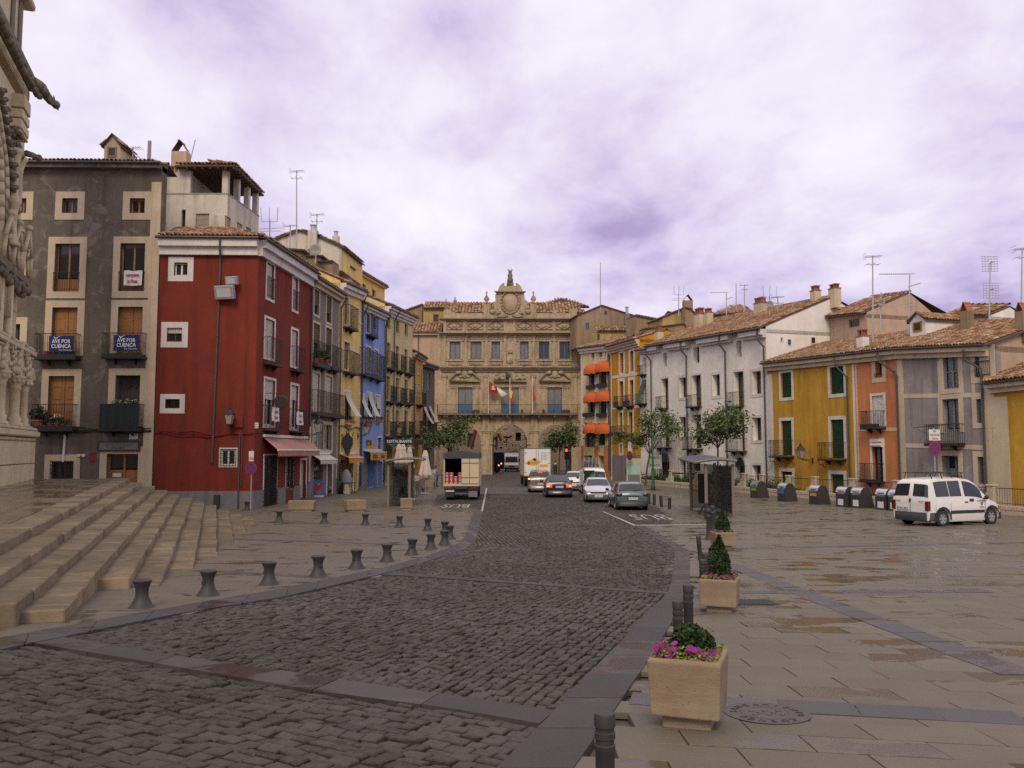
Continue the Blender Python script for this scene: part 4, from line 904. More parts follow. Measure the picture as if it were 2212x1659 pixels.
for key,wd in(('a','first'),('b','second')):
 x0,x1=((370,560),(860,1053))[key=='b'];u0,u1,z0,z1=g.rect('Z3',x0,168 if key=='a' else 160,x1,290 if key=='a' else 280,0.6)
 lab={'a':'navy blue AVE POR CUENCA banner on the balcony with coloured pots on its floor','b':'navy blue AVE POR CUENCA banner on the balcony nearest the red house'}[key]
 t=g.hroot('banner',lab,'banner',(u0+u1)/2,-0.62,(z0+z1)/2,'banners on the grey house');w,h=u1-u0,z1-z0
 mb=MB();n=10;vs=[]
 for i in range(n+1):
  for j in range(4):vs.append((-w/2+w*i/n,0.012*math.sin(i*1.3+j),h/2-h*j/3))
 mb.add(vs,[(4*i+j+1,4*i+4+j+1,4*i+4+j,4*i+j)for i in range(n)for j in range(3)]);mb.obj('cloth',M['navy'],t,True)
 R90=(math.pi/2,0,0);text('AVE POR',h*0.33,M['white_print'],t,(0,-0.03,h*0.15),R90,bold=0.005,sx=.86);text('CUENCA',h*0.33,M['white_print'],t,(0,-0.03,-h*0.15),R90,bold=0.005,sx=.9);text('Por Derecho',h*0.15,M['white_print'],t,(w*0.18,-0.03,-h*0.38),R90)
 mb=MB();mb.add([(-w*.31,-.032,h*.44),(-w*.27,-.032,h*.44),(-w*.235,-.032,h*.36),(-w*.10,-.032,h*.46),(-w*.02,-.032,h*.475),(-w*.12,-.032,h*.42),(-w*.225,-.032,h*.27)],[(6,0,1,2),(6,2,3,5),(3,4,5)]);mb.obj('emblem',M['white_print'],t)
u0,u1,z0,z1=g.rect('Z2',937,1098,1075,1210,0.1)
def sheet_banner(hs,R,label,lines,mat='red_print',w_off=-0.14,group='protest sheets on balconies'):
 u0,u1,z0,z1=R;w,h=u1-u0,z1-z0;t=hs.hroot('protest_sheet',label,'banner',(u0+u1)/2,w_off,(z0+z1)/2,group);mb=MB();vs=[]
 for i in range(9):
  for j in range(5):vs.append((-w/2+w*i/8,0.02*math.sin(i*1.7+j*.8),h/2-h*j/4+0.02*math.sin(i*1.1)))
 mb.add(vs,[(5*i+j+1,5*i+5+j+1,5*i+5+j,5*i+j)for i in range(8)for j in range(4)]);mb.obj('cloth',M['sheet'],t,True)
 for i,l in enumerate(lines):text(l,h*0.30,M[mat],t,(0,-0.045,h*(0.2-0.42*i)),(math.pi/2,0,0),sx=min(1.0,w*1.5/(len(l)*h*0.30)),bold=0.008)
sheet_banner(g,(u0,u1,z0,z1),'white sheet with red handwriting on a window rail of the grey house',['Aparcamiento','la Plaza'])
u0,u1,z,hh=bal['d']
mb=MB();n=14;vs=[]
for i in range(n+1):
 for j in range(3):vs.append((u0+(u1-u0)*i/n-u0,0.02*math.sin(i*2.2),-hh*j/2))
mb.add(vs,[(3*i+j+1,3*i+3+j+1,3*i+3+j,3*i+j)for i in range(n)for j in range(2)])
g.hang(mb,'balcony_screen','dark green cloth screen tied round the lower balcony of the grey house','screen',M['darkgreen'],u0,-0.60,z+hh)
for i in range(6):
 u0,u1,z,hh=bal['c'];p=g.world(u0+0.25+i*(u1-u0-0.5)/5,-0.32,z)
 potted(None,p,('%s pot from the left on the lower left balcony of the grey house'%NTH[i]+(', white flowered' if i in(2,3)else ', green leaved')),'pots on the grey house balcony',M['whitepetal']if i in(2,3)else None,random.uniform(.9,1.5)if i else 2.2)
for i in range(4):
 u0,u1,z,hh=bal['d'];p=g.world(u0+0.7+i*0.32,-0.3,z+hh*0.72);potted(None,p,'%s pot of white flowers from the left above the green balcony screen'%NTH[i],'pots above the green screen',M['whitepetal'],1.2)
for i,(c,nm)in enumerate((('crate_red','red'),('greywrap','grey'),('ad_blue','blue'),('green_cloth','green'))):
 u0,u1,z,hh=bal['a'];mb=MB();mb.lathe([(0.12,0),(0.17,0.26),(0.18,0.26),(0.18,0.29),(0.13,0.27)],n=12);o=g.hang(mb,'bucket',nm+' tub on the balcony below the banner, grey house','tub',M[c],u0+0.55+i*0.42,-0.35,z,'tubs on the upper balcony')
u0,u1,z0,z1=g.rect('Z3',742,962,1062,1040,0.05)
t=g.hroot('shop_sign','old wooden framed shop board above the door of the grey house','sign',(u0+u1)/2,-0.03,(z0+z1)/2);w,h=u1-u0,z1-z0
mb=MB();mb.bbox(-w/2,-0.09,-h/2,w/2,0,h/2,0.02);mb.obj('frame',M['darkwood'],t);mb=MB();mb.box(-w/2+.1,-0.1,-h/2+.08,w/2-.1,-.085,h/2-.08);mb.obj('board',M['boxgrey'],t)
text('BODEGA Y REPOSTERIA',h*.34,M['slategrey'],t,(0,-.105,h*.16),(math.pi/2,0,0),sx=.72,bold=.006);text('MARIBEL',h*.30,M['sign_brown'],t,(0,-.105,-h*.18),(math.pi/2,0,0),sx=1.1)
def wall_board(hs,k,R,label,mat,name='wall_sign',lines=(),lmat='black_print',cat='sign',w=-0.02,frac=0.3,group=None):
 u0,u1,z0,z1=hs.rect(k,*R);a,b=u1-u0,z1-z0;t=hs.hroot(name,label,cat,(u0+u1)/2,w,(z0+z1)/2,group);mb=MB();mb.bbox(-a/2,-.03,-b/2,a/2,0,b/2,.006);mb.obj('board',M[mat],t)
 n=len(lines)
 for i,l in enumerate(lines):text(l,b*frac,M[lmat],t,(0,-.036,b*(0.5-(i+.55)/n)*0.85),(math.pi/2,0,0),sx=min(1.0,a*1.45/(max(len(l),1)*b*frac)))
 return t,a,b
wall_board(g,'Z3',(590,1055,640,1090),'small red ice cream plate with white hearts on the grey wall','sign_red',lines=['\u2665\u2665'],lmat='sign_white',frac=.8)
wall_board(g,'Z3',(680,1045,718,1118),'red and white drinks plate on the grey wall beside the shop door','sign_red',lines=['',''],lmat='sign_white')
wall_board(g,'Z3',(978,905,1043,948),'white CALLE street name plate above the shop board','sign_white','street_name_plate',['CALLE',''],frac=.36)
wall_board(g,'Z3',(838,1205,903,1236),'red black and white poster on the wooden door of the grey house','sign_white','poster',[''],w=0.2)
dm=House('dormer','',(0,0),(1,0),1,1,1,M['beige_trim'],root=g.root)if False else None
def dormer(hs,k,R,dep,wall,label=None,frame='wood',ridge=0.45,back=2.6,off=1.0,win=None):
 """gabled dormer window standing on a roof: part of the house, with its window below it"""
 u0,z0=hs.uv(k,R[0],R[3],-off);u1,z1=hs.uv(k,R[2],R[1],-off);mb=MB();um=(u0+u1)/2
 mb.prism([(u0,z0-.6),(u1,z0-.6),(u1,z1),(um,z1+ridge),(u0,z1)],off,off+back);o=hs.part('dormer',mb,wall)
 mb=MB()
 for a,b in((u0-.12,um),(um,u1+.12)):
  za,zb_=(z1-.08,z1+ridge+.02)if a<um else(z1+ridge+.02,z1-.08)
  mb.add([(a,off-.14,za),(b,off-.14,zb_),(b,off+back,zb_),(a,off+back,za),(a,off-.14,za+.07),(b,off-.14,zb_+.07),(b,off+back,zb_+.07),(a,off+back,za+.07)],[(0,1,5,4),(4,5,6,7),(0,3,2,1),(1,2,6,5),(0,4,7,3)])
 r_=hs.part('dormer_roof',mb,M['tilebed'],o)
 for sgn in(-1,1):
  P0=(u0-.14 if sgn<0 else u1+.14,off-.14,z1-.02);S=Vector((-sgn*(um-u0),0,ridge+.06)).normalized()
  if sgn<0:tile_sub(hs,o,(u0-.14,off-.16,z1),(0,1,0),Vector((um-u0+.14,0,ridge)),back,math.hypot(um-u0,ridge))
  else:tile_sub(hs,o,(u1+.14,off-.16,z1),(0,1,0),Vector((um-u1-.14,0,ridge)),back,math.hypot(um-u0,ridge))
 mb=MB();a,b=(u1-u0)*.22,(z1-z0)*.12;x0,x1,y0,y1=u0+a,u1-a,z0+b,z1-b*.5
 mb.box(x0,off-.05,y0,x0+.08,off-.003,y1);mb.box(x1-.08,off-.05,y0,x1,off-.003,y1);mb.box(x0+.08,off-.05,y1-.08,x1-.08,off-.003,y1);mb.box(x0+.08,off-.05,y0,x1-.08,off-.003,y0+.08);w_=hs.part('dormer_window',mb,M[frame],o)
 mb=MB();mb.add([(x0+.08,off-.012,y0+.08),(x1-.08,off-.012,y0+.08),(x1-.08,off-.012,y1-.08),(x0+.08,off-.012,y1-.08)],[(0,1,2,3)]);hs.part('pane',mb,M['glass'],o)
def tile_sub(hs,parent,P0,U,S,width,run):
 n0=set(bpy.data.objects);tile_roof(parent,P0,U,S,width,run,0,0.22,0.4)
 for o in set(bpy.data.objects)-n0:o.parent=parent
dormer(g,'Z2',(785,158,910,250),1,M['beige_trim'],ridge=0.62,back=1.8,off=0.6)
T0=((-20.4,49.0),(-16.6,49.0));pz=17.95
tw=H['pale']=House('pale_house','stained white house with an open roofed loggia rising behind the red house',(-21.3,49.0),(-16.6,49.0),pz,pz,4.6,M['dirty_white'])
tw.window(tw.rect('Z2',1478,665,1580,828),shut='beige_sh',shutfrac=.88,frame='white_frame',rd=.15);tw.window(tw.rect('Z2',1370,635,1400,775),frame='darkwood',cols=1)
tw.finish(sides=(True,False))
t2=House('pale_house','',(-16.6,49.0),(-16.2,53.8),pz,pz,3.4,M['dirty_white'],root=tw.root)
for R in((1700,690,1745,832),(1788,738,1832,838),(1858,772,1898,842)):t2 .window(t2 .rect('Z2',*R),shut='beige_sh',shutfrac=.55,frame='white_frame',rd=.15)
t2 .finish(sides=(False,True))
for hs,cols in((tw,[(2.26,2.5),(4.35,4.7)]),(t2,[(1.55,1.85),(3.1,3.4),(4.45,4.78)])):
 for a,b in cols:hs.box('loggia_post',M['dirty_white'],a,b,0.003,0.32,pz,19.45)
 hs.box('parapet_cap',M['concrete'],-.02,hs.L+.02,-.03,.36,pz,pz+.06)
tw.box('loggia_wall',M['dirty_white'],0.0,2.26,0.0,4.5,pz,19.45);t2 .box('loggia_post',M['dirty_white'],4.5,4.78,3.0,3.3,pz,19.4);t2 .box('loggia_back_wall',M['boxgrey'],.4,2.2,3.1,3.3,pz,19.4)
mb=MB();mb.add([(1.8,-.55,19.42),(5.25,-.55,19.42),(5.25,5.3,19.42),(1.8,5.3,19.42),(1.8,-.55,19.52),(5.25,-.55,19.52),(5.25,5.3,19.52),(1.8,5.3,19.52),(2.9,2.3,20.35)],[(0,3,2,1),(0,1,5,4),(1,2,6,5),(2,3,7,6),(3,0,4,7),(4,5,8),(5,6,8),(6,7,8),(7,4,8)]);tw.part('loggia_roof',mb,M['tilebed'])
tile_roof(tw.root,(1.8,-.6,19.53),(1,0,0),Vector((0,2.85,.83)),3.45,2.9,0,clip=lambda u,s:u<3.45-s*.8);
def tile_side(hs,P0,U,S,w,r,clip=None):tile_roof(hs.root,P0,U,S,w,r,0,clip=clip)
tile_roof(tw.root,(5.3,-.6,19.53),(0,1,0),Vector((-2.35,0,.83)),5.9,2.4,0,clip=lambda u,s:s*.8<u<5.9-s*.8)
mb=MB()
for i in range(7):mb.box(2.4+i*.45,-.5,19.33,2.5+i*.45,.1,19.42)
for i in range(10):mb.box(4.6,-.2+i*.55,19.33,5.23,-.1+i*.55,19.42)
tw.part('rafter',mb,M['beam'])['kind']='stuff'
tile_roof(tw.root,(0.05,-.25,19.4),(1,0,0),Vector((0,2.5,.9)),1.9,2.4,0)
chimney(tw,tw.world(1.75,.4,19.5),.9,.7,1.7,'pink_wall',style='lean')
r=H['red']=mk('red_house','deep red corner house with white cornice and grey plinth',549,667,LL,('Z4',75,735),('Z4',540,1035),6.0,M['red_wall'])
r.B=r.B
KW=dict(frame='white_frame',trim='white_trim',rd=.16)
def D4(k,*a):return a
r.wout('Z4',130,920,208,1275,.14,shut='pale_sh',shutfrac=.98,rail=1.1,**KW);r.wout('Z4',360,1047,418,1375,.14,shut='pale_sh',shutfrac=.98,rail=1.1,**KW)
r.wout('D',570,684.5,594.3,779,.14,shut='pale_sh',shutfrac=.98,**KW);r.wout('D',627.5,708,644.7,796,.14,shut='pale_sh',shutfrac=.98,**KW)
r.wout('Z5',103,402,205,828,.14,shut='pale_sh',shutfrac=.42,**KW);r.wout('Z5',327,450,400,850,.14,shut='pale_sh',shutfrac=.33,**KW)
for k,x0,x1,yr,ys in(('Z5',100,215,102,278),('Z5',325,410,170,335),('Z5',92,225,655,835),('Z5',315,430,685,850)):
 u0,z=r.uv(k,x0,ys);u1,zr=r.uv(k,x1,yr);um=(u0+u1)/2;r.balcony(u0+.1,u1-.1,z,.38,zr-z,slab=.10,step=.13)
r.wout('Z5',100,1045,220,1490,.12,kind='casement',bars=True,bottom=False,name='door',**{**KW,'frame':'iron'});r.wout('Z5',288,1050,357,1345,.06,bars=True,**KW);r.wout('Z5',408,1078,465,1412,.14,panel=.98,cols=1,bottom=False,name='door',**{**KW,'frame':'beige_sh'})
u0,z1=r.uv('Z5',95,900);u1,_=r.uv('Z5',490,900);r.awning(u0,u1-.6,z1,.85,.72,'pink_stripe',.36,'pale_stripe')
r.eaves('white_trim',.85,.42,2);r.pipe([(r.L-.12,-.5,r.zr-.1),(r.L-.12,-.2,r.zr-.7),(r.L-.12,-.1,r.zr-1.0),(r.L-.12,-.1,4.5)]);r.finish(sides=(False,True));zp=.93;r.band(-.2,zp,'grey_base',proud=.03)
l=House('red_house','',(-18.52,44.42),(r.A.x,r.A.y),r.zl,r.zl,6.0,M['red_wall'],root=r.root)
l.wout('Z2',1272,993,1462,1177,.30,shut='beige_sh',shutfrac=.1,**KW);l.wout('Z3',1218,63,1420,255,.30,shut='pale_sh',shutfrac=.35,**{**KW,'frame':'darkwood'});l.wout('Z3',1210,607,1397,753,.26,**{**KW,'frame':'darkwood','rd':.3});l.wout('Z3',1655,1012,1795,1160,.10,bars=True,**{**KW,'rd':.05})
l.eaves('white_trim',.85,.42,2);up,_=l.uv('Z3',1637,500);l.pipe([(up+.12,-.5,l.zl-.05),(up+.12,-.45,l.zl-.6),(up+.06,-.12,l.zl-1.1),(up,-.1,9),(up-.1,-.1,2.4)]);l.finish(sides=(True,False));l.band(-.2,zp,'grey_base',proud=.03)
l.box('utility_box',M['cast'],*[x for x in(l.uv('Z3',1625,1400)[0],l.uv('Z3',1665,1400)[0])],-.25,-.035,.15,.75)
up,_=l.uv('Z3',1805,1300);l.pipe([(up,-.06,3.9),(up,-.06,.05)],.045,'conduit');l.pipe([(up+.12,-.06,3.9),(up+.12,-.06,1.2)],.03,'conduit')
mb=MB();z=l.uv('Z3',1400,900)[1]
for q in range(3):mb.tube([(u,-.05-.012*q,z-.05*q+.10*math.sin(u*1.3+q*.8)+.05*math.sin(u*3.7))for u in np.linspace(.05,l.L-.05,16)],.022,5)
l.part('cable',mb,M['red_wall']);mb=MB()
for q in range(2):mb.tube([(u,-.05,z-.04*q+.06*math.sin(u*1.1+q))for u in np.linspace(.05,r.L,16)],.022,5)
r.part('cable',mb,M['red_wall'])
uj,zj=l.uv('Z3',1810,815);l.box('junction_box',M['red_wall'],uj-.22,uj+.2,-.14,-.002,zj-.3,zj+.35)
PA=l.world(0,0,0);M0=r.root.matrix_basis.inverted()
for hs,wd in((l,l.L),(r,r.L)):
 mb=MB();zz0,zz1=hs.zl+.03,hs.zr+.03;mb.add([(-.0,-.5,zz0),(hs.L+(.5 if hs is l else 0),-.5,zz1),(hs.L-(3 if hs is l else 0),3,zz1+1.35),((3 if hs is r else 0),3,zz0+1.35)],[(0,1,2,3)]);hs.part('roof',mb,M['tilebed'])
 n0=set(bpy.data.objects)
 tile_roof(r.root,(0,-.55,zz0+.02),(hs.L,0,zz1-zz0),(0,3.5,1.35),hs.L+(.5 if hs is l else 0),3.6,0,clip=(lambda u,s,L=hs.L:u<L+.5-s*.9)if hs is l else(lambda u,s:u>s*.9-.4))
 if hs is l:
  for o in set(bpy.data.objects)-n0:o.matrix_local=l.M
sheet_banner(r,r.rect('Z5',178,655,238,772,.5),'white protest sheet with red letters on the balcony by the round black sign',['Aqui','Plaza'],w_off=-.5);sheet_banner(r,r.rect('Z5',385,693,438,803,.5),'white protest sheet on the second lower balcony of the red house',['Por la','Plaza'],w_off=-.5)
ud,zd=r.uv('Z5',245,605,.8);mb=MB();mb.lathe([(.36,-.03),(.38,0),(.36,.03)],(0,0,0),20,axis='x');t=r.hroot('hanging_sign','round black hanging sign bracketed from the red house','sign',ud,-.85,zd);
mb=MB();mb.lathe([(.30,-.04),(.37,-.03),(.37,.03),(.30,.04)],(0,0,0),22,axis='x');mb.obj('disc',M['iron'],t,False);mb=MB();mb.tube([(0,.85,.45),(0,0,.45),(0,0,.3)],.02,5);mb.obj('bracket',M['iron'],t)
wall_board(l,'Z3',(1926,823,1953,865),'white tile street plate high on the corner of the red house','sign_white','street_name_plate',['PLAZA','MAYOR'],frac=.25)
ul,zl_=l.uv('Z3',1757,835);lantern(l.world(ul,-.02,zl_),l.rz,'black iron lantern on the red wall next to its junction box',1.15,.55)
for(xa,ya,sgn,sz,lab)in((1715,1270,1,1.0,'large silver floodlight on the red wall beside the drainpipe'),(1768,1182,1,.62,'small silver floodlight just above the larger one on the red wall')):
 u,z=l.uv('Z2',xa,ya);t=l.hroot('floodlight',lab,'floodlight',u,-.35,z,'floodlights on the red house');mb=MB();k=.55*sz;mb.bbox(-k,-.16,-k*.66,k,.12,k*.66,.04);mb.obj('housing',M['alu'],t);mb=MB();mb.box(-k*.7,-.175,-k*.42,k*.75,-.163,k*.42);mb.obj('glass',M['lamplens'],t);mb=MB();mb.tube([(0,.12,-k*.5),(0,.34,-k*.5)],.03,5);mb.obj('arm',M['alu'],t)
 for o in t.children:o.rotation_euler=(.25,0,-.25)
h=H['grey2']=mk('grey_house','narrow grey house with beige strips between the red and yellow houses',667.3,730,LL,('Z4',545,1075),('Z4',760,1205),7,M['grey2_wall'])
KB=dict(trim='beige_trim',rd=.14,frame='darkwood')
for R in(('Z4',548,1152,606,1412),('Z4',657,1212,714,1482)):h.wout(*R,.16,shut='brownwood',shutfrac=.6,**KB)
for R in(('D',674.6,694,692.2,785),('D',702,704,717.2,789)):h.wout(*R,.16,shut='brownwood',shutfrac=.5,**KB)
for R in(('Z5',512,345,580,692),('Z5',613,370,684,702)):h.wout(*R,.18,shut='pale_sh',shutfrac=.99,**KB)
h.wout('L1',195,62,550,640,.22,cols=3,curtain=True,**{**KB,'frame':'beige_sh'})
h.window(h.rect('L1',225,745,385,1385),kind='void',name='shop_opening');h.wout('L1',440,770,556,1350,.2,panel=.98,cols=1,trim='white_trim',frame='pale_sh',bottom=False,name='door',rd=.5)
for x0,x1,yr,ys,k in((505,615,140,288,'Z5'),(628,716,167,315,'Z5'),(498,735,560,702,'Z5')):
 u0,z=h.uv(k,x0,ys);u1,zr=h.uv(k,x1,yr);h.balcony(u0,u1,z,.42,zr-z,slab=.16,step=.12,base=.08)
u0,z1=h.uv('L1',175,655);u1,_=h.uv('L1',480,655);h.awning(u0,u1,z1,.6,.35,'canvas',.28,'canvas')
h.eaves('beige_trim',.5,.42,2);h.pipe([(h.L-.1,-.5,h.zr-.1),(h.L-.1,-.12,h.zr-.9),(h.L-.1,-.1,.3)],.05);h.roof(.45,3.2,24,gables=(False,False));h.finish();h.band(-.2,1.05,'grey_base');h.vstrip(.02,.3,1.1,h.zl-.6,'beige_trim',.015);h.vstrip(h.L-.35,h.L-.18,1.1,h.zr-.6,'beige_trim',.015)
for i in range(4):potted(None,h.world(h.uv('Z5',520+i*24,288)[0],-.22,h.uv('Z5',520,286)[1]),'%s potted plant from the red house on the narrow grey balcony'%NTH[i],'pots on the narrow grey house',None,1.5+.5*(i%2))
u,z=h.uv('L1',300,265,.7);lantern(h.world(u,-.02,z),h.rz,'black lantern on an iron arm in front of the narrow grey house',1.3,.7)
y=H['yellow']=mk('yellow_house','narrow pale yellow house with a black jug sign',730.3,777,LL,('Z4',770,1095),('Z4',965,1185),7,M['yellow_wall'])
KWt=dict(trim='white_trim',rd=.16,frame='darkwood')
y.wout('Z4',815,1215,862,1495,.14,**{**KWt,'frame':'brownwood','panel':.98});y.wout('Z5',775,92,832,352,.14,**{**KWt,'frame':'brownwood','panel':.98});y.wout('Z5',780,510,840,785,.16,**KWt)
for x0,x1,yr,ys,k in((812,888,1348,1495,'Z4'),(768,860,215,352,'Z5')):
 u0,z=y.uv(k,x0,ys);u1,zr=y.uv(k,x1,yr);y.balcony(u0,u1,z,.5,zr-z,slab=.1)
def blind(hs,k,x0,x1,yt,yb,proj=.85):
 u0,zt=hs.uv(k,x0,yt);u1,_=hs.uv(k,x1,yt);zb_=hs.uv(k,x1,yb,.7)[1];mb=MB();n=6;vs=[]
 for i in range(n+1):
  q=i/n;w=-.05-proj*q**1.5;z=zt+(zb_-zt)*q;vs+=[(u0,w,z),(u1,w,z)]
 mb.add(vs,[(2*i,2*i+2,2*i+3,2*i+1)for i in range(n)]);hs.part('sun_blind',mb,M['canvas'])
blind(y,'Z5',785,832,525,722)
def flowerbox(hs,u0,u1,z,label,group,flowers=None):
 t=hs.hroot('flower_box',label,'flower box',(u0+u1)/2,-.22,z,group);mb=MB();w=(u1-u0)/2;mb.bbox(-w,-.13,0,w,.13,.2,.015);mb.obj('box',M['terracotta'],t);leaves('leaves',M['hedge'],t,130,ball((0,0,.36),(w,.2,.2)),.06)
 if flowers:leaves('flowers',flowers,t,30,ball((0,0,.42),(w,.2,.15)),.05)
u0,z=y.uv('Z5',785,785);u1,_=y.uv('Z5',840,785);flowerbox(y,u0,u1,z,'leafy flower box on the sill above the jug sign','flower boxes on the left houses');y.box('sill',M['beige_trim'],u0-.1,u1+.1,-.4,-.002,z-.12,z)
u,z=y.uv('L1',803,460,.35);t=y.hroot('jug_sign','black metal cut-out of a two-handled jug hung on the yellow wall','sign',u,-.4,z)
prof=[(-.16,-.75),(.16,-.75),(.22,-.5),(.42,-.05),(.40,.35),(.18,.55),(.12,.68),(-.12,.68),(-.18,.55),(-.40,.35),(-.42,-.05),(-.22,-.5)]
mb=MB();mb.prism(prof,-.03,.03);mb.prism([(-.09,-1.15),(.05,-1.15),(.10,-.75),(-.05,-.75)],-.025,.025);mb.obj('jug',M['iron'],t);mb=MB();mb.tube([(.11*math.cos(a*math.pi/6),0,.80+.11*math.sin(a*math.pi/6))for a in range(13)],.035,6);mb.tube([(.34,0,.45),(.42,0,.62),(.44,0,.85)],.03,5);mb.tube([(-.34,0,.45),(-.44,0,.6),(-.32,0,.62)],.03,5);mb.obj('handle',M['iron'],t);mb=MB();mb.tube([(0,.38,1.35),(0,0,1.35),(0,0,.9)],.015,4);mb.obj('hanger',M['iron'],t)
for o in t.children:o.rotation_euler=(0,0,-.85)
y.window(y.rect('L1',690,745,905,1300),kind='void',name='shop_opening');y.wout('L1',905,590,1003,1275,.25,panel=.98,cols=1,trim='white_trim',frame='pale_sh',bottom=False,name='door',rd=.5)
u0,z1=y.uv('L1',670,650);u1,_=y.uv('L1',930,650);y.awning(u0,u1,z1,.7,.25,'logo_yellow',.38,'pink_stripe')
y.eaves('white_trim',.65,.42,2);y.pipe([(y.L-.05,-.5,y.zr-.1),(y.L-.05,-.12,y.zr-.9),(y.L-.05,-.1,.3)],.05);y.roof(.45,3.2,24,gables=(True,True));y.finish();y.band(-.2,1.95,'grey_base')
mb=MB();z=y.uv('L1',700,175)[1];mb.tube([(u,-.05,z+.12*math.sin(u*1.7))for u in np.linspace(.0,y.L,10)],.035,5);y.part('cable',mb,M['iron'])
b=H['blue']=mk('blue_house','narrow bright blue house with white window blinds',777.3,828,LL,('Z4',960,1290),('Z4',1165,1385),7,M['blue_wall'])
KL=dict(trim='white_trim',rd=.14,frame='white_frame')
for R in(('Z4',943,1342,980,1475),('Z4',1012,1372,1048,1562),('Z4',1068,1398,1100,1532)):b.wout(*R,.12,shut='brownwood',shutfrac=.95,**KL)
for R in(('Z5',902,132,940,362),('Z5',964,135,1006,368),('Z5',1028,162,1070,375)):b.wout(*R,.13,shut='pale_sh',shutfrac=.95,**KL)
for R in(('Z5',910,530,953,782),('Z5',972,522,1020,782),('Z5',1040,542,1085,790)):b.wout(*R,.15,**KL)
for x0,x1,yr,ys,k in((1010,1075,1420,1562,'Z4'),(905,1085,235,372,'Z5')):
 u0,z=b.uv(k,x0,ys);u1,zr=b.uv(k,x1,yr);b.balcony(u0,u1,z,.45,zr-z,slab=.1,brackets=3)
for a in((916,947,545,725),(978,1015,535,722),(1046,1080,560,655)):blind(b,'Z5',*a,proj=.7 if a[0]<1040 else.1)
for i,(xa,xb)in enumerate(((915,950),(975,1018),(1042,1082))):
 u0,z=b.uv('Z5',xa,778);u1,_=b.uv('Z5',xb,778);flowerbox(b,u0,u1,z,('plant box on the window sill of the blue house, beside the yellow house','plant box on the middle window sill of the blue house','plant box on the window sill of the blue house, beside the cream house')[i],'flower boxes on the left houses',M['flagred']if i else None)
b.window(b.rect('L1',1165,710,1295,1235),kind='void',name='doorway');b.wout('L1',1340,330,1420,700,.14,panel=.9,cols=1,**{**KL,'frame':'brownwood'});b.wout('L1',1335,745,1432,1220,.15,panel=.98,cols=1,bottom=False,name='door',**{**KL,'frame':'pale_sh','rd':.4})
u0,z1=b.uv('L1',1095,590);u1,_=b.uv('L1',1390,590);b.awning(u0,u1,z1,.55,.12,'sign_ochre',.62,None,name='awning')
for i,nm in enumerate(('RECUERDOS','REGALOS')):text(nm,.42,M['sign_brown'],b.root,(u0+(u1-u0)*(.27+.46*i),-.62,z1-.46),(math.pi/2,0,0),sx=.62,bold=.01)
wall_board(b,'L1',(1145,405,1230,500),'small brown sign with gold letters on the blue wall','sign_brown',lines=['SM'],lmat='logo_yellow',frac=.5);wall_board(b,'L1',(1158,440,1278,560),'square ochre and brown tavern sign on the blue wall','sign_ochre',lines=['MESON','BAR'],lmat='sign_brown',frac=.22)
b.eaves('white_trim',.45,.42,2);b.pipe([(.05,-.5,b.zl-.1),(.05,-.12,b.zl-.9),(.1,-.1,.4)],.05);b.pipe([(b.L-.06,-.5,b.zr-.1),(b.L-.06,-.12,b.zr-.9),(b.L-.06,-.1,.4)],.05);b.roof(.45,3.2,24,gables=(False,False));b.finish();b.band(-.2,2.05,'grey_base')
u,z=b.uv('L1',1155,290,.7);lantern(b.world(u,-.02,z),b.rz,'black lantern on an iron arm in front of the blue house',1.3,.7)
c=H['cream']=mk('cream_house','tall cream house with ornate black iron balconies over a restaurant',828.3,889,LL,('Z4',1190,1320),('Z4',1462,1452),8,M['cream_wall'])
KC=dict(trim='cream_wall',rd=.15,frame='darkwood')
for a in((1192,1388,1230,1535),(1272,1428,1308,1570),(1350,1462,1382,1598)):c.wout('Z4',*a,.16,panel=.3,**{**KC,'frame':'brownwood'})
for a in((1135,100,1172,318),(1210,128,1243,338),(1285,155,1315,355)):c.wout('Z5',*a,.14,panel=.98,**{**KC,'frame':'brownwood'})
for a in((1132,380,1168,603),(1210,395,1243,610),(1284,410,1315,615)):c.wout('Z5',*a,.14,panel=.98,**{**KC,'frame':'brownwood'})
for a in((1130,662,1166,895),(1208,668,1243,890),(1282,670,1315,885)):c.wout('Z5',*a,.14,panel=.98,**{**KC,'frame':'brownwood'})
for x0,x1,yr,ys in((1128,1188,213,320),(1212,1262,238,342),(1284,1338,262,362),(1122,1182,492,603),(1208,1268,508,610),(1284,1335,518,617),(1116,1178,782,898),(1206,1262,782,890),(1280,1335,782,884)):
 u0,z=c.uv('Z5',x0,ys);u1,zr=c.uv('Z5',x1,yr);c.balcony(u0,u1,z,.5,zr-z,fancy=True,slab=.12)
for a in((1125,1000,1185,1300),(1205,1000,1330,1290)):c.window(c.rect('Z5',*a),kind='void',name='shop_opening')
c.eaves('white_trim',.75,.55,3);c.pipe([(.1,-.6,c.zl-.1),(.1,-.12,c.zl-1.0),(.1,-.1,.5)],.055);um=c.uv('Z5',1190,500)[0];c.pipe([(um,-.6,c.top(um)-.1),(um,-.12,c.top(um)-1.0),(um,-.1,4)],.055);c.roof(.6,4,22,gables=(True,False));c.finish();c.band(-.2,1.2,'grey_base')
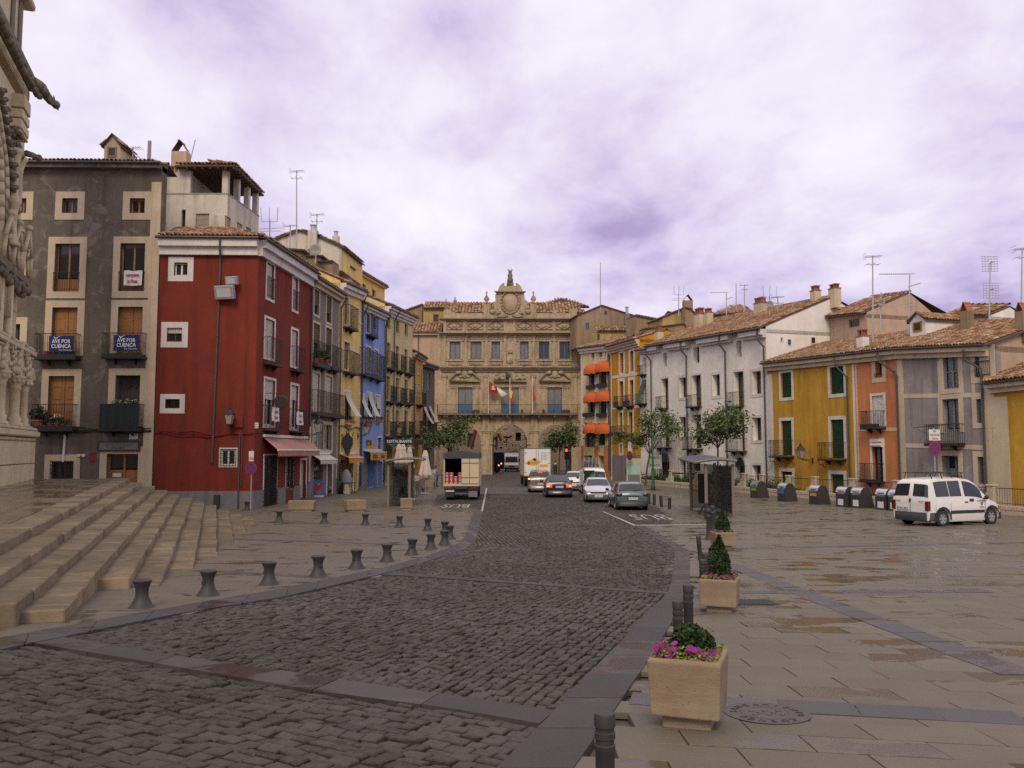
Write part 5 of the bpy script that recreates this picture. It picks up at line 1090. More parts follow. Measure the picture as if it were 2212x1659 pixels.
def projecting(hs,k,R,label,mat,line,lmat,proj,up=True):
 """sign board standing out from a facade, square to it"""
 x0,x1,y0,y1=R;u,z1=hs.uv(k,x0,y0,0);z0=hs.uv(k,x0,y1,0)[1];t=hs.hroot('projecting_sign',label,'sign',u,0,(z0+z1)/2,'projecting signs of the left houses');hgt=z1-z0;mb=MB();mb.bbox(-.06,-proj,-hgt/2,.06,-.08,hgt/2,.01);mb.obj('board',M[mat],t);mb=MB();mb.tube([(0,0,hgt/2+.08),(0,-proj,hgt/2+.08)],.025,5);mb.obj('bracket',M['iron'],t)
 if line:text(line,hgt*.72,M[lmat],t,(-.068,-proj/2-.04,-hgt*.02),(math.pi/2,0,-math.pi/2),sx=min(1,proj*1.42/(len(line)*hgt*.72)),bold=.012)
projecting(c,'Z5',(1116,1220,918,962),'black projecting sign lettered RESTAURANTE in cream','black_print','RESTAURANTE','sign_white',2.6);projecting(c,'Z5',(1252,1352,928,968),'plain black projecting sign under the cream house balconies','black_print','','sign_white',2.2)
for i,(xa,xb)in enumerate(((1122,1192),(1200,1290))):
 u0,z1=c.uv('Z5',xa,962);u1,_=c.uv('Z5',xb,962);c.awning(u0,u1,z1,.9,.35,'green_cloth',.4,None);text('Bar',.4,M['logo_yellow'],c.root,((u0+u1)/2,-.97,z1-.55),(math.pi/2,0,0))
u,z=c.uv('Z5',1245,868,.6);lantern(c.world(u,-.02,z),c.rz,'black lantern below the lowest ornate balconies',1.2,.6)
o_=H['ochre']=mk('ochre_house','very narrow ochre house near the end of the left row',889.2,912,LL,('Z5',1350,190),('Z5',1452,252),7,M['ochre_wall'])
for a in((1362,300,1382,400),(1398,315,1416,412),(1366,440,1386,560),(1400,450,1417,570),(1370,700,1390,800),(1404,700,1420,800)):o_.wout('Z5',*a,.12,trim='beige_trim',frame='white_frame',rd=.12,shut='pale_sh',shutfrac=.7)
u0,z=o_.uv('Z5',1385,630);u1,zr=o_.uv('Z5',1425,542);o_.balcony(u0,u1,z,.6,zr-z);o_.window(o_.rect('Z5',1375,960,1405,1180),kind='void',name='doorway');u0,z=o_.uv('Z5',1365,880);u1,zr=o_.uv('Z5',1425,780);o_.balcony(u0,u1,z,.6,zr-z)
o_.eaves('beige_trim',.4,.45,2);o_.pipe([(.6,-.5,o_.zl-.1),(.6,-.12,o_.zl-.8),(.7,-.1,.4)],.06);o_.roof(.45,3,24,gables=(False,True));o_.finish()
k3=H['grey3']=mk('grey_house','dark grey house with long sun blinds, last of the left row',912.2,938,LL,('Z5',1445,292),('Z5',1540,322),7,M['grey3_wall'])
for a in((1430,348,1457,517),(1476,352,1504,518),(1440,632,1470,790),(1488,636,1512,785)):k3 .wout('Z5',*a,.12,trim='grey_base',frame='white_frame',rd=.12)
for a in((1446,1468,640,782),(1490,1510,642,765)):blind(k3,'Z5',*a,proj=.9)
u0,z=k3 .uv('Z5',1435,870);u1,zr=k3 .uv('Z5',1520,785);k3 .balcony(u0,u1,z,.6,zr-z);k3 .window(k3 .rect('Z5',1455,960,1500,1150),kind='void',name='doorway')
k3 .eaves('grey3_wall',.3,.5,1);k3 .roof(.5,3,22,gables=(False,False));k3 .finish()
def prism_house(name,label,k,pts,d,length,wall,dirx=0.0845,roof=True,cat='house',zlow=4.0,eav=.25,tiles=False):
 """front outline on a plane square to the view axis, carried back along the street"""
 P=[at_depth(x,y,d,k)for x,y in pts];t=thing(name,label,cat,(P[0].x,d,0));c=Vector(t.location);n=len(P);dx=dirx*length
 vs=[p-c for p in P]+[p-c+Vector((dx,length,0))for p in P];mb=MB();mb.add(vs,[tuple(range(n)),tuple(range(2*n-1,n-1,-1))]+[(i,n+i,n+(i+1)%n,(i+1)%n)for i in range(n)]);mb.obj('wall',wall,t)
 if roof:
  mb=MB();top=[i for i in range(n)if P[i].z>min(p.z for p in P)+.6]
  for i in range(n):
   a,b=P[i]-c,P[(i+1)%n]-c
   if abs(b.x-a.x)<.25 or max(a.z,b.z)<min(p.z for p in P)-c.z+.7 or a.x<b.x:continue
   e=(a-b).normalized()*eav;a2,b2=a+e*(1 if a.z<b.z else.0),b-e*(1 if b.z<a.z else.0);f=Vector((0,-.2,0));r_=Vector((dx,length,0));up=Vector((0,0,.1))
   mb.add([a2+f,b2+f,b2+r_,a2+r_,a2+f+up,b2+f+up,b2+r_+up,a2+r_+up],[(0,1,2,3),(4,7,6,5),(0,4,5,1),(1,5,6,2),(3,7,4,0),(2,6,7,3)])
   if tiles:
    lo,hi=(a2,b2)if a2 .z<b2 .z else(b2,a2);tile_roof(t,lo+f+up,r_,hi-lo,length,(hi-lo).length,0)
  mb.obj('roof',M['tilebed'],t)
 return t
tA=prism_house('white_gable_house','white gabled house end rising behind the red house','Z4',[(150,1000),(800,1000),(800,800),(590,705),(425,652),(170,752)],64,6,M['dirty_white'],tiles=True)
mb=MB();pz0,pz1=at_depth(800,1000,64,'Z4'),at_depth(800,800,64,'Z4');c0=Vector(tA.location);dx=.0845*6
mb.add([pz0-c0+Vector((.012,.05,0)),pz0-c0+Vector((dx+.012,6,0)),pz1-c0+Vector((dx+.012,6,-.15)),pz1-c0+Vector((.012,.05,-.15))],[(0,1,2,3)]);mb.obj('side_wall',M['yellow_wall'],tA)
q=at_depth(548,720,64,'Z4');chimney(tA,q,.7,.6,1.0,'dirty_white',style='metal');q=at_depth(748,760,66,'Z4');chimney(tA,q,.5,.5,.9,'dirty_white',style='metal')
LB=shift(LL,3.2)
ya=mk('yellow_attic','pale yellow attic storey with three dark windows above the blue house',752,827,LB,('Z4',862,965),('Z4',1160,1135),5,M['yellow_wall'],zb=10)
for a in((885,1070,918,1138),(980,1120,1008,1215),(1066,1172,1096,1255)):ya.window(ya.rect('Z4',*a),frame='darkwood',rd=.15,sw=.12,trim='yellow_wall')
ya.eaves('yellow_wall',.2,.3,1);ya.roof(.35,3,20,gables=(True,True));ya.finish()
tB=prism_house('white_party_wall','flaking white party wall with tiled coping stepping up behind the yellow house','Z4',[(610,1180),(858,1130),(868,965),(700,885),(612,880)],66.5,1.2,M['dirty_white'])
tC=prism_house('tan_chimney_wall','brown rendered chimney wall behind the narrow grey house roof','Z4',[(440,1130),(725,1150),(722,925),(612,930),(606,880),(445,878)],61,1.5,M['tan_wall']);tD=prism_house('grey_chimney_stack','squat grey chimney stack on the red house roof','Z4',[(312,940),(440,940),(440,830),(312,822)],52,1.0,M['tan_wall'],cat='chimney')
#town hall and its neighbours
TD=107.6;TH=((-9.4,TD),(8.9,TD))
th=H['hall']=House('town_hall','golden baroque stone town hall with three arches and a crowned gable closing the plaza',TH[0],TH[1],17.6,17.6,9,M['sandstone'],cat='town hall')
SS=M['sandstone']
arches=[(735,172),(1197,178),(1660,172)];AR=[]
for cx_,rz_ in arches:
 u,zs=th.uv('Y1',cx_,350);ua,_=th.uv('Y1',cx_-rz_,350);R=u-ua;AR.append((u,R,zs));th.holes.append((u-R,u+R,-.2,zs+R))
UW=[(585,695),(798,908),(1012,1097),(1303,1388),(1492,1597),(1702,1808)]
for i,(a,b_)in enumerate(UW):
 th.window(th.rect('Z6',a,826,b_,1003),frame='blue_frame',rd=.3,cols=2,curtain=i<4);
 if i>3:pass
MD=[(668,818),(1110,1288),(1580,1728)]
for a,b_ in MD:th.window(th.rect('Z6',a,1290,b_,1558),frame='blue_frame',rd=.3,cols=2,rows=1,panel=.34,curtain=True,name='balcony_door')
w_=th.finish(reveal=.3)
for u,R,zs in AR:
 mb=MB();n=20;a=[math.pi*i/n for i in range(n+1)]
 for sgn in(-1,1):
  rim=[(u+R*math.cos(t),zs+R*math.sin(t))for t in(a[:n//2+1]if sgn>0 else a[n//2:][::-1])];cor=(u+sgn*R,zs+R)
  for i in range(len(rim)-1):
   p,q=rim[i],rim[i+1];mb.add([(cor[0],0,cor[1]),(p[0],0,p[1]),(q[0],0,q[1])]if sgn<0 else[(cor[0],0,cor[1]),(q[0],0,q[1]),(p[0],0,p[1])],[(0,1,2)])
 for i in range(n):p,q=(u+R*math.cos(a[i]),zs+R*math.sin(a[i])),(u+R*math.cos(a[i+1]),zs+R*math.sin(a[i+1]));mb.add([(p[0],0,p[1]),(q[0],0,q[1]),(q[0],1.3,q[1]),(p[0],1.3,p[1])],[(0,1,2,3)])
 th.part('arch_spandrel',mb,SS)
for u,R,zs in AR:
 n=17
 for i in range(n):
  t0,t1=math.pi*(i+.03)/n,math.pi*(i+.97)/n;r0,r1=R+.005,R+.52;vs=[]
  for w in(-.09,.1):
   for rr,t in((r0,t0),(r1,t0),(r1,t1),(r0,t1)):vs.append((u+rr*math.cos(t),w,zs+rr*math.sin(t)))
  mb=MB();mb.add(vs,[(0,3,2,1),(4,5,6,7),(0,1,5,4),(1,2,6,5),(2,3,7,6),(3,0,4,7)]);th.part('arch_stone',mb,SS)
 th.box('imposts',SS,u-R-.75,u-R+.06,-.16,.5,zs-.28,zs);th.box('imposts',SS,u+R-.06,u+R+.75,-.16,.5,zs-.28,zs)
def L(k,x,y):return th.uv(k,x,y)
def pil(k,x0,x1,y0,y1,p=.14,cap=True,base=True,name='pilaster'):
 u0,u1,z0,z1=th.rect(k,x0,y0,x1,y1);mb=MB();mb.bbox(u0,-p,z0,u1,0,z1,.02)
 if cap:mb.box(u0-.08,-p-.08,z1-.30,u1+.08,0,z1-.18);mb.box(u0-.14,-p-.13,z1-.12,u1+.14,0,z1+.0)
 if base:mb.box(u0-.08,-p-.08,z0,u1+.08,0,z0+.22)
 mb.box(u0+(u1-u0)*.25,-p-.035,z0+.5,u1-(u1-u0)*.25,-p+.0,z1-.6);th.part(name,mb,SS)
for x in(1015-93,1408):pil('Y1',x,x+75,230,680,.22)
for x in(470,1822):pil('Y1',x,x+75,120,680,.18)
for x in(922,1408):pil('Y1',x-2,x+76,85,232,.16,base=False)
for x0,x1 in((517,545),(735,762),(945,972),(1135,1160),(1232,1258),(1428,1452),(1635,1660),(1855,1885)):pil('Z6',x0,x1,760,1075,.16)
for x0,x1 in((512,552),(935,970),(1415,1455),(1845,1885)):pil('Z6',x0,x1,1165,1555,.18)
for a,b_ in MD:
 for x0,x1 in((a-62,a-18),(b_+18,b_+62)):pil('Z6',x0,x1,1275,1555,.12)
def corn(k,x0,x1,y0,y1,p,name='cornice',steps=2,mat=SS):
 u0,u1,z0,z1=th.rect(k,x0,y0,x1,y1);mb=MB()
 for i in range(steps):q=p*(i+1)/steps;mb.bbox(u0-q*.5,-q,z0+(z1-z0)*i/steps,u1+q*.5,0.0,z0+(z1-z0)*(i+1)/steps-.002,.015)
 return th.part(name,mb,mat)
corn('Z6',500,1900,735,765,.75,steps=3);corn('Z6',505,1895,1080,1118,.55,steps=3);corn('Z6',505,1890,1130,1140,.18)
for a,b_ in UW:
 u0,u1,z0,z1=th.rect('Z6',a,826,b_,1003);mb=MB()
 mb.bbox(u0-.28,-.10,z0-.05,u0,0,z1,.02);mb.bbox(u1,-.10,z0-.05,u1+.28,0,z1,.02);mb.bbox(u0-.42,-.13,z1,u1+.42,0,z1+.26,.03);mb.bbox(u0-.36,-.16,z0-.3,u1+.36,0,z0-.06,.03);mb.bbox(u0-.2,-.05,z1+.32,u1+.2,0,z1+.5,.02);th.part('window_frame',mb,SS)
 um=(u0+u1)/2;mb=MB();mb.tube([(um-.55,-.06,z0-.55),(um-.3,-.1,z0-.72),(um,-.1,z0-.82),(um+.3,-.1,z0-.72),(um+.55,-.06,z0-.55)],.06,6);mb.sphere((um,-.05,z0-.62),.2,.1,.14);mb.tube([(um-.75,-.05,z0-.5),(um-.85,-.05,z0-.75),(um+.85,-.05,z0-.75),(um+.75,-.05,z0-.5)],.035,5);th.part('scroll_relief',mb,SS,None,True)
 for sx in(-1,1):
  mb=MB();mb.lathe([(.02,-.04),(.13,-.03),(.13,.03),(.05,.05)],(um+sx*((u1-u0)/2+.36),-.10,z1+.16),10,axis='y');th.part('scroll',mb,SS,None,True)
def arc_pediment(x0,x1,y0,y1,broken=True):
 u0,u1,z0,z1=th.rect('Z6',x0,y0,x1,y1);um=(u0+u1)/2;hw=(u1-u0)/2;mb=MB();mb.bbox(u0,-.42,z0,u1,0,z0+.20,.03)
 for sgn in(-1,1):
  pts=[]
  for i in range(9):t=i/8;pts.append((um+sgn*hw*(1-.62*t),-.26,z0+.28+(z1-z0)*1.25*math.sin(t*1.15)))
  mb.tube(pts,.12,6);e=pts[-1];mb.lathe([(.05,-.16),(.30,-.12),(.30,.08),(.1,.1)],(e[0],e[1]+.04,e[2]-.1),12,axis='y')
 mb.sphere((um,-.1,z0+1.0),.42,.16,.55);mb.sphere((um-.5,-.08,z0+.75),.3,.1,.22);mb.sphere((um+.5,-.08,z0+.75),.3,.1,.22);th.part('broken_pediment',mb,SS,None,True)
arc_pediment(582,893,1165,1238);arc_pediment(1495,1815,1165,1238)
u0,u1,z0,z1=th.rect('Z6',1030,1150,1365,1238);mb=MB();mb.bbox(u0,-.42,z0,u1,0,z0+.2,.03);um=(u0+u1)/2
for sgn in(-1,1):
 mb.lathe([(.05,-.12),(.34,-.1),(.34,.08),(.1,.1)],(um+sgn*(u1-u0)*.40,-.14,z0+.55),12,axis='y');mb.lathe([(.05,-.1),(.24,-.1),(.24,.08),(.1,.1)],(um+sgn*(u1-u0)*.22,-.14,z0+.5),12,axis='y');mb.tube([(um+sgn*(u1-u0)*.44,-.1,z0+.9),(um+sgn*(u1-u0)*.3,-.12,z0+.42),(um+sgn*(u1-u0)*.18,-.1,z0+.85)],.09,6)
mb.bbox(um-.55,-.1,z0+.25,um+.55,0,z0+1.3,.03);th.part('scroll_pediment',mb,SS,None,True)
um,zc=L('Z6',1200,1000);mb=MB();mb.lathe([(.1,-.22),(.42,-.16),(.52,-.06),(.55,0)],(um,0,zc),14,axis='y',sy=1.35);mb.sphere((um,-.12,zc+.85),.3,.12,.2)
for sgn in(-1,1):mb.tube([(um+sgn*.5,-.08,zc-.7),(um+sgn*.72,-.1,zc-.2),(um+sgn*.55,-.1,zc+.3),(um+sgn*.75,-.08,zc+.55)],.1,6)
th.part('coat_of_arms',mb,SS,None,True)
u0,u1,z0,z1=th.rect('Z6',520,612,1880,735);th.box('frieze_wall',SS,u0,u1,-.02,1.0,z0-.05,z1)
for x0,x1 in((555,710),(765,925),(975,1135),(1270,1415),(1460,1630),(1665,1840)):
 a0,a1,b0,b1=th.rect('Z6',x0,622,x1,705);mb=MB();t=.06;w=-.07
 for p,q in(((a0,b0),(a1,b0)),((a1,b0),(a1,b1)),((a1,b1),(a0,b1)),((a0,b1),(a0,b0))):mb.cyl((p[0],w,p[1]),(q[0],w,q[1]),.05,n=4)
 am,bm=(a0+a1)/2,(b0+b1)/2
 for p,q in(((a0,bm),(am,b1)),((am,b1),(a1,bm)),((a1,bm),(am,b0)),((am,b0),(a0,bm))):mb.cyl((p[0],w,p[1]),(q[0],w,q[1]),.05,n=4)
 mb.sphere((am,-.03,bm),.34,.12,.30);th.part('frieze_panel',mb,SS)
for x in(535,735,947,1150,1240,1437,1645,1862):a,_=L('Z6',x,660);th.box('frieze_strip',SS,a-.17,a+.17,-.12,.02,z0,z1)
corn('Z6',500,1895,592,615,.6,steps=3);u0,u1,z0,z1=th.rect('Z6',525,535,1880,592);th.box('attic_wall',SS,u0,u1,-.05,.5,z0,z1,b=.03)
for x0,x1,yt in((525,600,498),(600,640,520),(700,770,528),(1630,1680,505),(1690,1760,528),(1800,1880,490)):a0,a1,b0,b1=th.rect('Z6',x0,yt,x1,540);th.box('attic_block',SS,a0,a1,-.02,.45,b0,b1,b=.04)
pts=[(1000,585),(1395,585),(1390,535),(1365,500),(1375,420),(1350,395),(1340,330),(1062,330),(1045,360),(1052,410),(1030,430),(1040,500),(1008,535)]
mb=MB();mb.prism([L('Z6',*p)for p in pts],-.1,.8);th.part('crowning_gable',mb,SS)
pts=[(1075,322),(1325,322),(1322,300)]+[(1322-60*i/5,300-75*math.sin(i/5*1.45))for i in range(1,6)]+[(1258,230),(1258,265),(1142,265),(1142,230)]+[(1078+60*(5-i)/5,300-75*math.sin((5-i)/5*1.45)*1.0)for i in range(0,6)][0:6]
mb=MB();q=[L('Z6',*p)for p in[(1072,322),(1328,322),(1322,300),(1308,268),(1285,245),(1258,228),(1258,265),(1230,266),(1168,266),(1142,265),(1142,228),(1115,245),(1092,268),(1078,300)]];mb.prism(q,-.35,.8);th.part('gable_crest',mb,SS)
corn('Z6',1060,1340,318,332,.5)
um,zc=L('Z6',1200,425);mb=MB();mb.lathe([(.2,-.25),(.75,-.18),(.95,-.05),(1.0,0)],(um,-.1,zc),16,axis='y',sy=1.25);mb.tube([(um+1.15*math.cos(t),-.16,zc+1.45*math.sin(t))for t in np.linspace(0,6.283,22)],.13,6);mb.sphere((um,-.2,zc+1.5),.4,.2,.3)
for sgn in(-1,1):mb.tube([(um+sgn*2.0,-.1,zc-2.1),(um+sgn*1.5,-.16,zc-1.75),(um+sgn*.9,-.16,zc-1.9),(um+sgn*.3,-.16,zc-1.7)],.15,6);mb.tube([(um+sgn*1.7,-.1,zc-1.5),(um+sgn*1.2,-.16,zc-1.3)],.14,6)
th.part('gable_shield',mb,SS,None,True)
for sgn,x in((-1,1022),(1,1378)):
 a,zz=L('Z6',x,520);mb=MB();mb.lathe([(.05,-.2),(.36,-.15),(.36,.1),(.1,.12)],(a,-.1,zz),12,axis='y');th.part('volute',mb,SS,None,True)
um,zb_=L('Z6',1200,266);_,zt=L('Z6',1200,105);hh=zt-zb_;mb=MB();mb.bbox(um-.45,-.2,zb_-.05,um+.45,.4,zb_+hh*.25,.04);mb.lathe([(.34,.25*hh),(.40,.4*hh),(.28,.6*hh),(.34,.74*hh),(.20,.82*hh),(.24,.88*hh),(.20,.94*hh),(.28,hh)],(um,.1,zb_),10)
for i in range(6):t=i*math.pi/3;mb.cyl((um+.24*math.cos(t),.1+.24*math.sin(t),zt-.02),(um+.30*math.cos(t),.1+.30*math.sin(t),zt+.22),.05,.02,4)
th.part('crowned_statue',mb,M['limedark'],None,True)
for x in(960,1437):
 a,z0=L('Z6',x,590);_,z1=L('Z6',x,440);th.box('pedestal',SS,a-.38,a+.38,-.15,.6,z0,z1,b=.05);_,zt=L('Z6',x,312);hh=zt-z1
 mb=MB();mb.lathe([(.30,0),(.26,.08*hh),(.14,.14*hh),(.34,.32*hh),(.36,.42*hh),(.18,.58*hh),(.10,.66*hh),(.08,.82*hh),(.13,.88*hh),(.08,.93*hh),(.05,hh)],(a,.1,z1),12);th.part('urn',mb,SS,None,True)
u0,zs=th.uv('Z6',452,1556,.9);u1,zr=th.uv('Z6',1893,1466,.9);mb=MB();mb.bbox(u0,-1.0,zs-.22,u1,0,zs,.03);bq=th.part('balcony',mb,M['limedark']);th.railing(u0+.05,u1-.05,-.94,zs,zr-zs,bq,.17)
for i in range(9):a=u0+(u1-u0)*(i+.5)/9;mb=MB();mb.prism([(0,zs-.24),(-.9,zs-.24),(-.75,zs-.45),(0,zs-.9)],a-.12,a+.12,'yz');th.part('bracket',mb,SS)
for i,x in enumerate((712,765,910,990,1175,1225,1405,1480,1640)):
 a,z=th.uv('Y1',x,100,.3);mb=MB();mb.cyl((a,-.35,z-.6),(a+.05,-.2,z+.9),.045,n=5);th.part('drain_spout',mb,M['iron'])
n0=set(bpy.data.objects);zA=20.55
mb=MB();ua,_=L('Z6',528,500);ub,_=L('Z6',2010,500);mb.add([(ua,1.0,zA),(ub,1.0,zA),(ub-2.2,5.6,zA+2.2),(ua+.2,5.6,zA+2.2),(ua,1.0,16),(ub,1.0,16),(ub,9,16),(ua,9,16),(ua+.2,9,zA+1.2),(ub-2,9,zA+1.2)],[(0,1,2,3),(0,4,5,1),(0,3,8,7,4),(1,5,6,9,2),(3,2,9,8)]);th.part('roof',mb,M['tilebed'])
tile_roof(th.root,(ua,.95,zA+.03),(1,0,0),(0,4.6,2.2),ub-ua,5.1,300,.42,.55,clip=lambda u,s:u<(ub-ua)-s*.42)
chim=[(640,410,.45),(545,425,.3)]
for x,yy,wd in chim:p=at_depth(x,yy+40,TD+4,'Z6');chimney(th,p,wd,.4,.9,'tan_wall',style='brick' if wd>.6 else 'metal')
mb=MB();
for u,R,zs in AR:pass
zt=AR[1][2]+AR[1][1]+.6;mb.add([(0,.1,zt),(th.L,.1,zt),(th.L,9,zt),(0,9,zt)],[(0,1,2,3)]);th.part('passage_vault',mb,M['sandstone'])
bw=[o for o in th.root.children if o.name.startswith('wall')][0]
me=bw.data;import bmesh as _bm
bm=_bm.new();bm.from_mesh(me);dead=[f for f in bm.faces if abs(f.calc_center_median().y-9)<.01];_bm.ops.delete(bm,geom=dead,context='FACES');bm.to_mesh(me);bm.free()
mb=MB();mb.box(0,8.98,zt,th.L,9.0,17.5)
ed=[0.0]
for u,R,zs in AR:ed+=[u-R,u+R]
ed.append(th.L)
for i in range(0,len(ed),2):mb.box(ed[i],0.73,-.2,ed[i+1],1.3,zt);mb.box(ed[i],7.9,-.2,ed[i+1],9.0,zt)
th.part('pier',mb,SS)
def flag(x,y0,y1,label,panels):
 """panels: list of (polygon in the photo, cloth)"""
 a,z1=th.uv('Z6',x,y0,1.1);_,z0=th.uv('Z6',x,y1,1.1);t=th.hroot('flag',label,'flag',a,-1.12,z0,'flags on the town hall balcony');mb=MB();mb.cyl((0,0,0),(0,0,z1-z0),.045,.03,6);mb.sphere((0,0,z1-z0+.05),.07);mb.obj('pole',M['white_frame'],t)
 for nm,mat,grid in panels:
  mb=MB();R_=len(grid);vs=[];m=len(grid[0])
  for j,row in enumerate(grid):
   for i,(X,Y)in enumerate(row):u,z=th.uv('Z6',X,Y,1.1);vs.append((u-a,.10*math.sin(i*1.9+j*1.1)*min(1,i),z-z0))
  mb.add(vs,[(j*m+i,(j+1)*m+i,(j+1)*m+i+1,j*m+i+1)for j in range(R_-1)for i in range(m-1)]);mb.obj(nm,M[mat],t,True)
 return t
fl=flag(978,1195,1560,'crimson and white regional flag blowing out on the left pole',[('crimson_field','crimson',[[(981,1228),(1005,1240),(1035,1262),(1065,1290)],[(981,1290),(1010,1297),(1042,1303),(1072,1322)],[(981,1354),(1010,1357),(1042,1358),(1074,1362)]]),('white_field','flagwhite',[[(1064,1288),(1100,1310),(1135,1330),(1170,1357)],[(1070,1308),(1098,1335),(1125,1355),(1150,1372)],[(1066,1300),(1085,1340),(1103,1368),(1120,1392)]])])
mb=MB();a,z0=th.uv('Z6',978,1560,1.1);g0=[(1012,1318),(1048,1320),(1048,1296),(1040,1300),(1040,1276),(1030,1276),(1030,1262),(1024,1262),(1024,1280),(1014,1278),(1014,1300),(1010,1298)];q=[th.uv('Z6',*p,1.25)for p in g0];mb.prism([(u-a,z-z0)for u,z in q],-.17,-.14);mb.obj('castle_emblem',M['flagyellow'],fl)
flag(1198,1205,1560,'red and yellow striped national flag hanging on the middle pole',[('upper_stripe','flagred',[[(1192,1240),(1198,1250)],[(1192,1275),(1205,1285)],[(1193,1300),(1222,1310)],[(1200,1330),(1228,1330)]]),('yellow_stripe','flagyellow',[[(1196,1240),(1203,1262)],[(1190,1290),(1222,1312)],[(1192,1340),(1228,1345)],[(1195,1395),(1215,1400)],[(1215,1440),(1225,1445)]]),('lower_stripe','flagred',[[(1215,1335),(1240,1345)],[(1212,1372),(1236,1376)],[(1194,1396),(1218,1404)],[(1197,1428),(1222,1432)],[(1212,1462),(1224,1476)]])])
flag(1428,1195,1560,'plain red flag hanging limp on the right pole',[('field','flagred',[[(1430,1238),(1436,1250)],[(1426,1290),(1442,1300)],[(1424,1345),(1446,1350)],[(1424,1400),(1460,1402)],[(1422,1440),(1448,1440)]])])
for i,x in enumerate((850,1320,1540,1765)):
 a,z=th.uv('Z6',x,1556,.5);t=th.hroot('planter_box','dark plant box on the town hall balcony, %s from the left'%NTH[i],'planter',a,-.6,z,'plant boxes on the town hall balcony');mb=MB();k=(.5,.14,.14,.55)[i];mb.bbox(-k,-.15,0,k,.15,.42,.02);mb.obj('box',M['darkwood'],t)
KF=((-12.0,110.4),(-8,110.4))
pk=H['pink']=mk('pinkish_house','plain pinkish beige house joined to the left of the town hall',880,952,KF,('Z6',195,738),('Z6',520,738),7,M['pink_wall']);pk.eaves('pink_wall',.3,.4,1);pk.roof(.5,3.6,26,60,gables=(True,False),tw=.4,tl=.5);pk.pipe([(pk.uv('Z6',266,900)[0],-.45,pk.zl),(pk.uv('Z6',266,900)[0],-.1,pk.zl-.8),(pk.uv('Z6',266,900)[0],-.1,9)]);pk.finish()
KG=((-12.0,113.6),(-8,113.6))
yl=mk('yellow_attic','mustard yellow attic with one small window left of the town hall roof',912,962,KG,('Z6',305,492),('Z6',520,490),5,M['dull_yellow'],zb=14);yl.window(yl.rect('Z6',422,552,470,622),frame='darkwood',rd=.15,sw=.1,trim='tan_wall');yl.roof(.4,3.0,24,0,tw=.4,tl=.5);yl.finish()
prism_house('tan_house_end','tan house end sloping up behind the cream house','Z6',[(90,640),(306,640),(306,455),(110,525)],116,4,M['tan_wall'],tiles=True)
prism_house('hip_roof_house','low house with a brown hipped tile roof behind the town hall','Z6',[(1560,470),(2005,480),(2000,462),(1720,385),(1575,428)],118,.6,M['tilebed'],roof=False)
hr=bpy.data.objects.get('hip_roof_house');P=[at_depth(x,y,d,'Z6')-Vector(hr.location)for x,y,d in((1560,445,117.5),(2010,478,117.5),(1720,383,121))];tri_roof(hr,*P)
tn=prism_house('tan_gable_house','tan rendered house with a low gable and lightning rod right of the town hall','Y2',[(112,880),(712,880),(706,560),(600,528),(372,455),(128,555)],104,3,M['tan_wall'],dirx=-.2,tiles=False)
def pwin(t,k,R,d,frame='darkwood',proud=.05):
 a,b_=at_depth(R[0],R[3],d-.02,k)-Vector(t.location),at_depth(R[2],R[1],d-.02,k)-Vector(t.location);mb=MB();f=.07
 mb.box(a.x,-.06,a.z,a.x+f,-.01,b_.z);mb.box(b_.x-f,-.06,a.z,b_.x,-.01,b_.z);mb.box(a.x+f,-.06,b_.z-f,b_.x-f,-.01,b_.z);mb.box(a.x+f,-.06,a.z,b_.x-f,-.01,a.z+f);m_=(a.x+b_.x)/2;mb.box(m_-.03,-.05,a.z+f,m_+.03,-.01,b_.z-f);o=mb.obj('window',M[frame],t);mb=MB();mb.add([(a.x+f,-.02,a.z+f),(b_.x-f,-.02,a.z+f),(b_.x-f,-.02,b_.z-f),(a.x+f,-.02,b_.z-f)],[(0,1,2,3)]);mb.obj('pane',M['glass'],o)
pwin(tn,'Y2',(205,622,248,698),104,'greyblue');pwin(tn,'Y2',(400,508,425,542),104)
an=prism_house('yellowish_annexe','small yellowish annexe with its own tile strip below the tan gable','Y2',[(300,880),(655,880),(655,712),(345,712),(320,735)],101,2.2,M['dull_yellow'],dirx=-.2,roof=False);pwin(an,'Y2',(328,742,350,822),101)
Pa,Pb=at_depth(318,712,100.7,'Y2')-Vector(an.location),at_depth(668,712,100.7,'Y2')-Vector(an.location);tile_roof(an,Pa,(1,0,0),(0,2.2,.9),Pb.x-Pa.x,2.4,0,.35,.5);mb=MB();mb.add([Pa,Pb,Pb+Vector((-.4,2.2,.9)),Pa+Vector((0,2.2,.9))],[(0,1,2,3)]);mb.obj('roof',M['tilebed'],an)
chimney(tn,at_depth(628,640,103.4,'Y2'),.6,.6,2.0,'boxgrey',style='metal')
prism_house('brown_roof_house','low brown house with tiled roof between the tan gable and the yellow loggia block','Y2',[(700,800),(1000,800),(1000,630),(930,600),(715,560)],98,3,M['tan_wall'],dirx=-.25,tiles=True)
prism_house('yellow_block','flat topped yellow block with a small window behind the white house','Y2',[(985,720),(1215,720),(1212,480),(985,575)],93,4,M['dull_yellow'],dirx=-.25,tiles=False)
pc=prism_house('tan_block','tan block with a tapering chimney behind the white house','Y2',[(1210,760),(1320,760),(1310,530),(1260,490),(1212,478)],92,4,M['tan_wall'],dirx=-.25);chimney(pc,at_depth(1238,500,92.5,'Y2'),1.0,.9,1.6,'tan_wall',style='lean')
prism_house('grey_party_wall','stained grey party wall with a short tile strip left of the white house roof','Y2',[(720,900),(1100,900),(1240,700),(1200,640),(990,668),(820,690),(745,760)],87,1.2,M['tan_wall'],dirx=-.25,tiles=False)
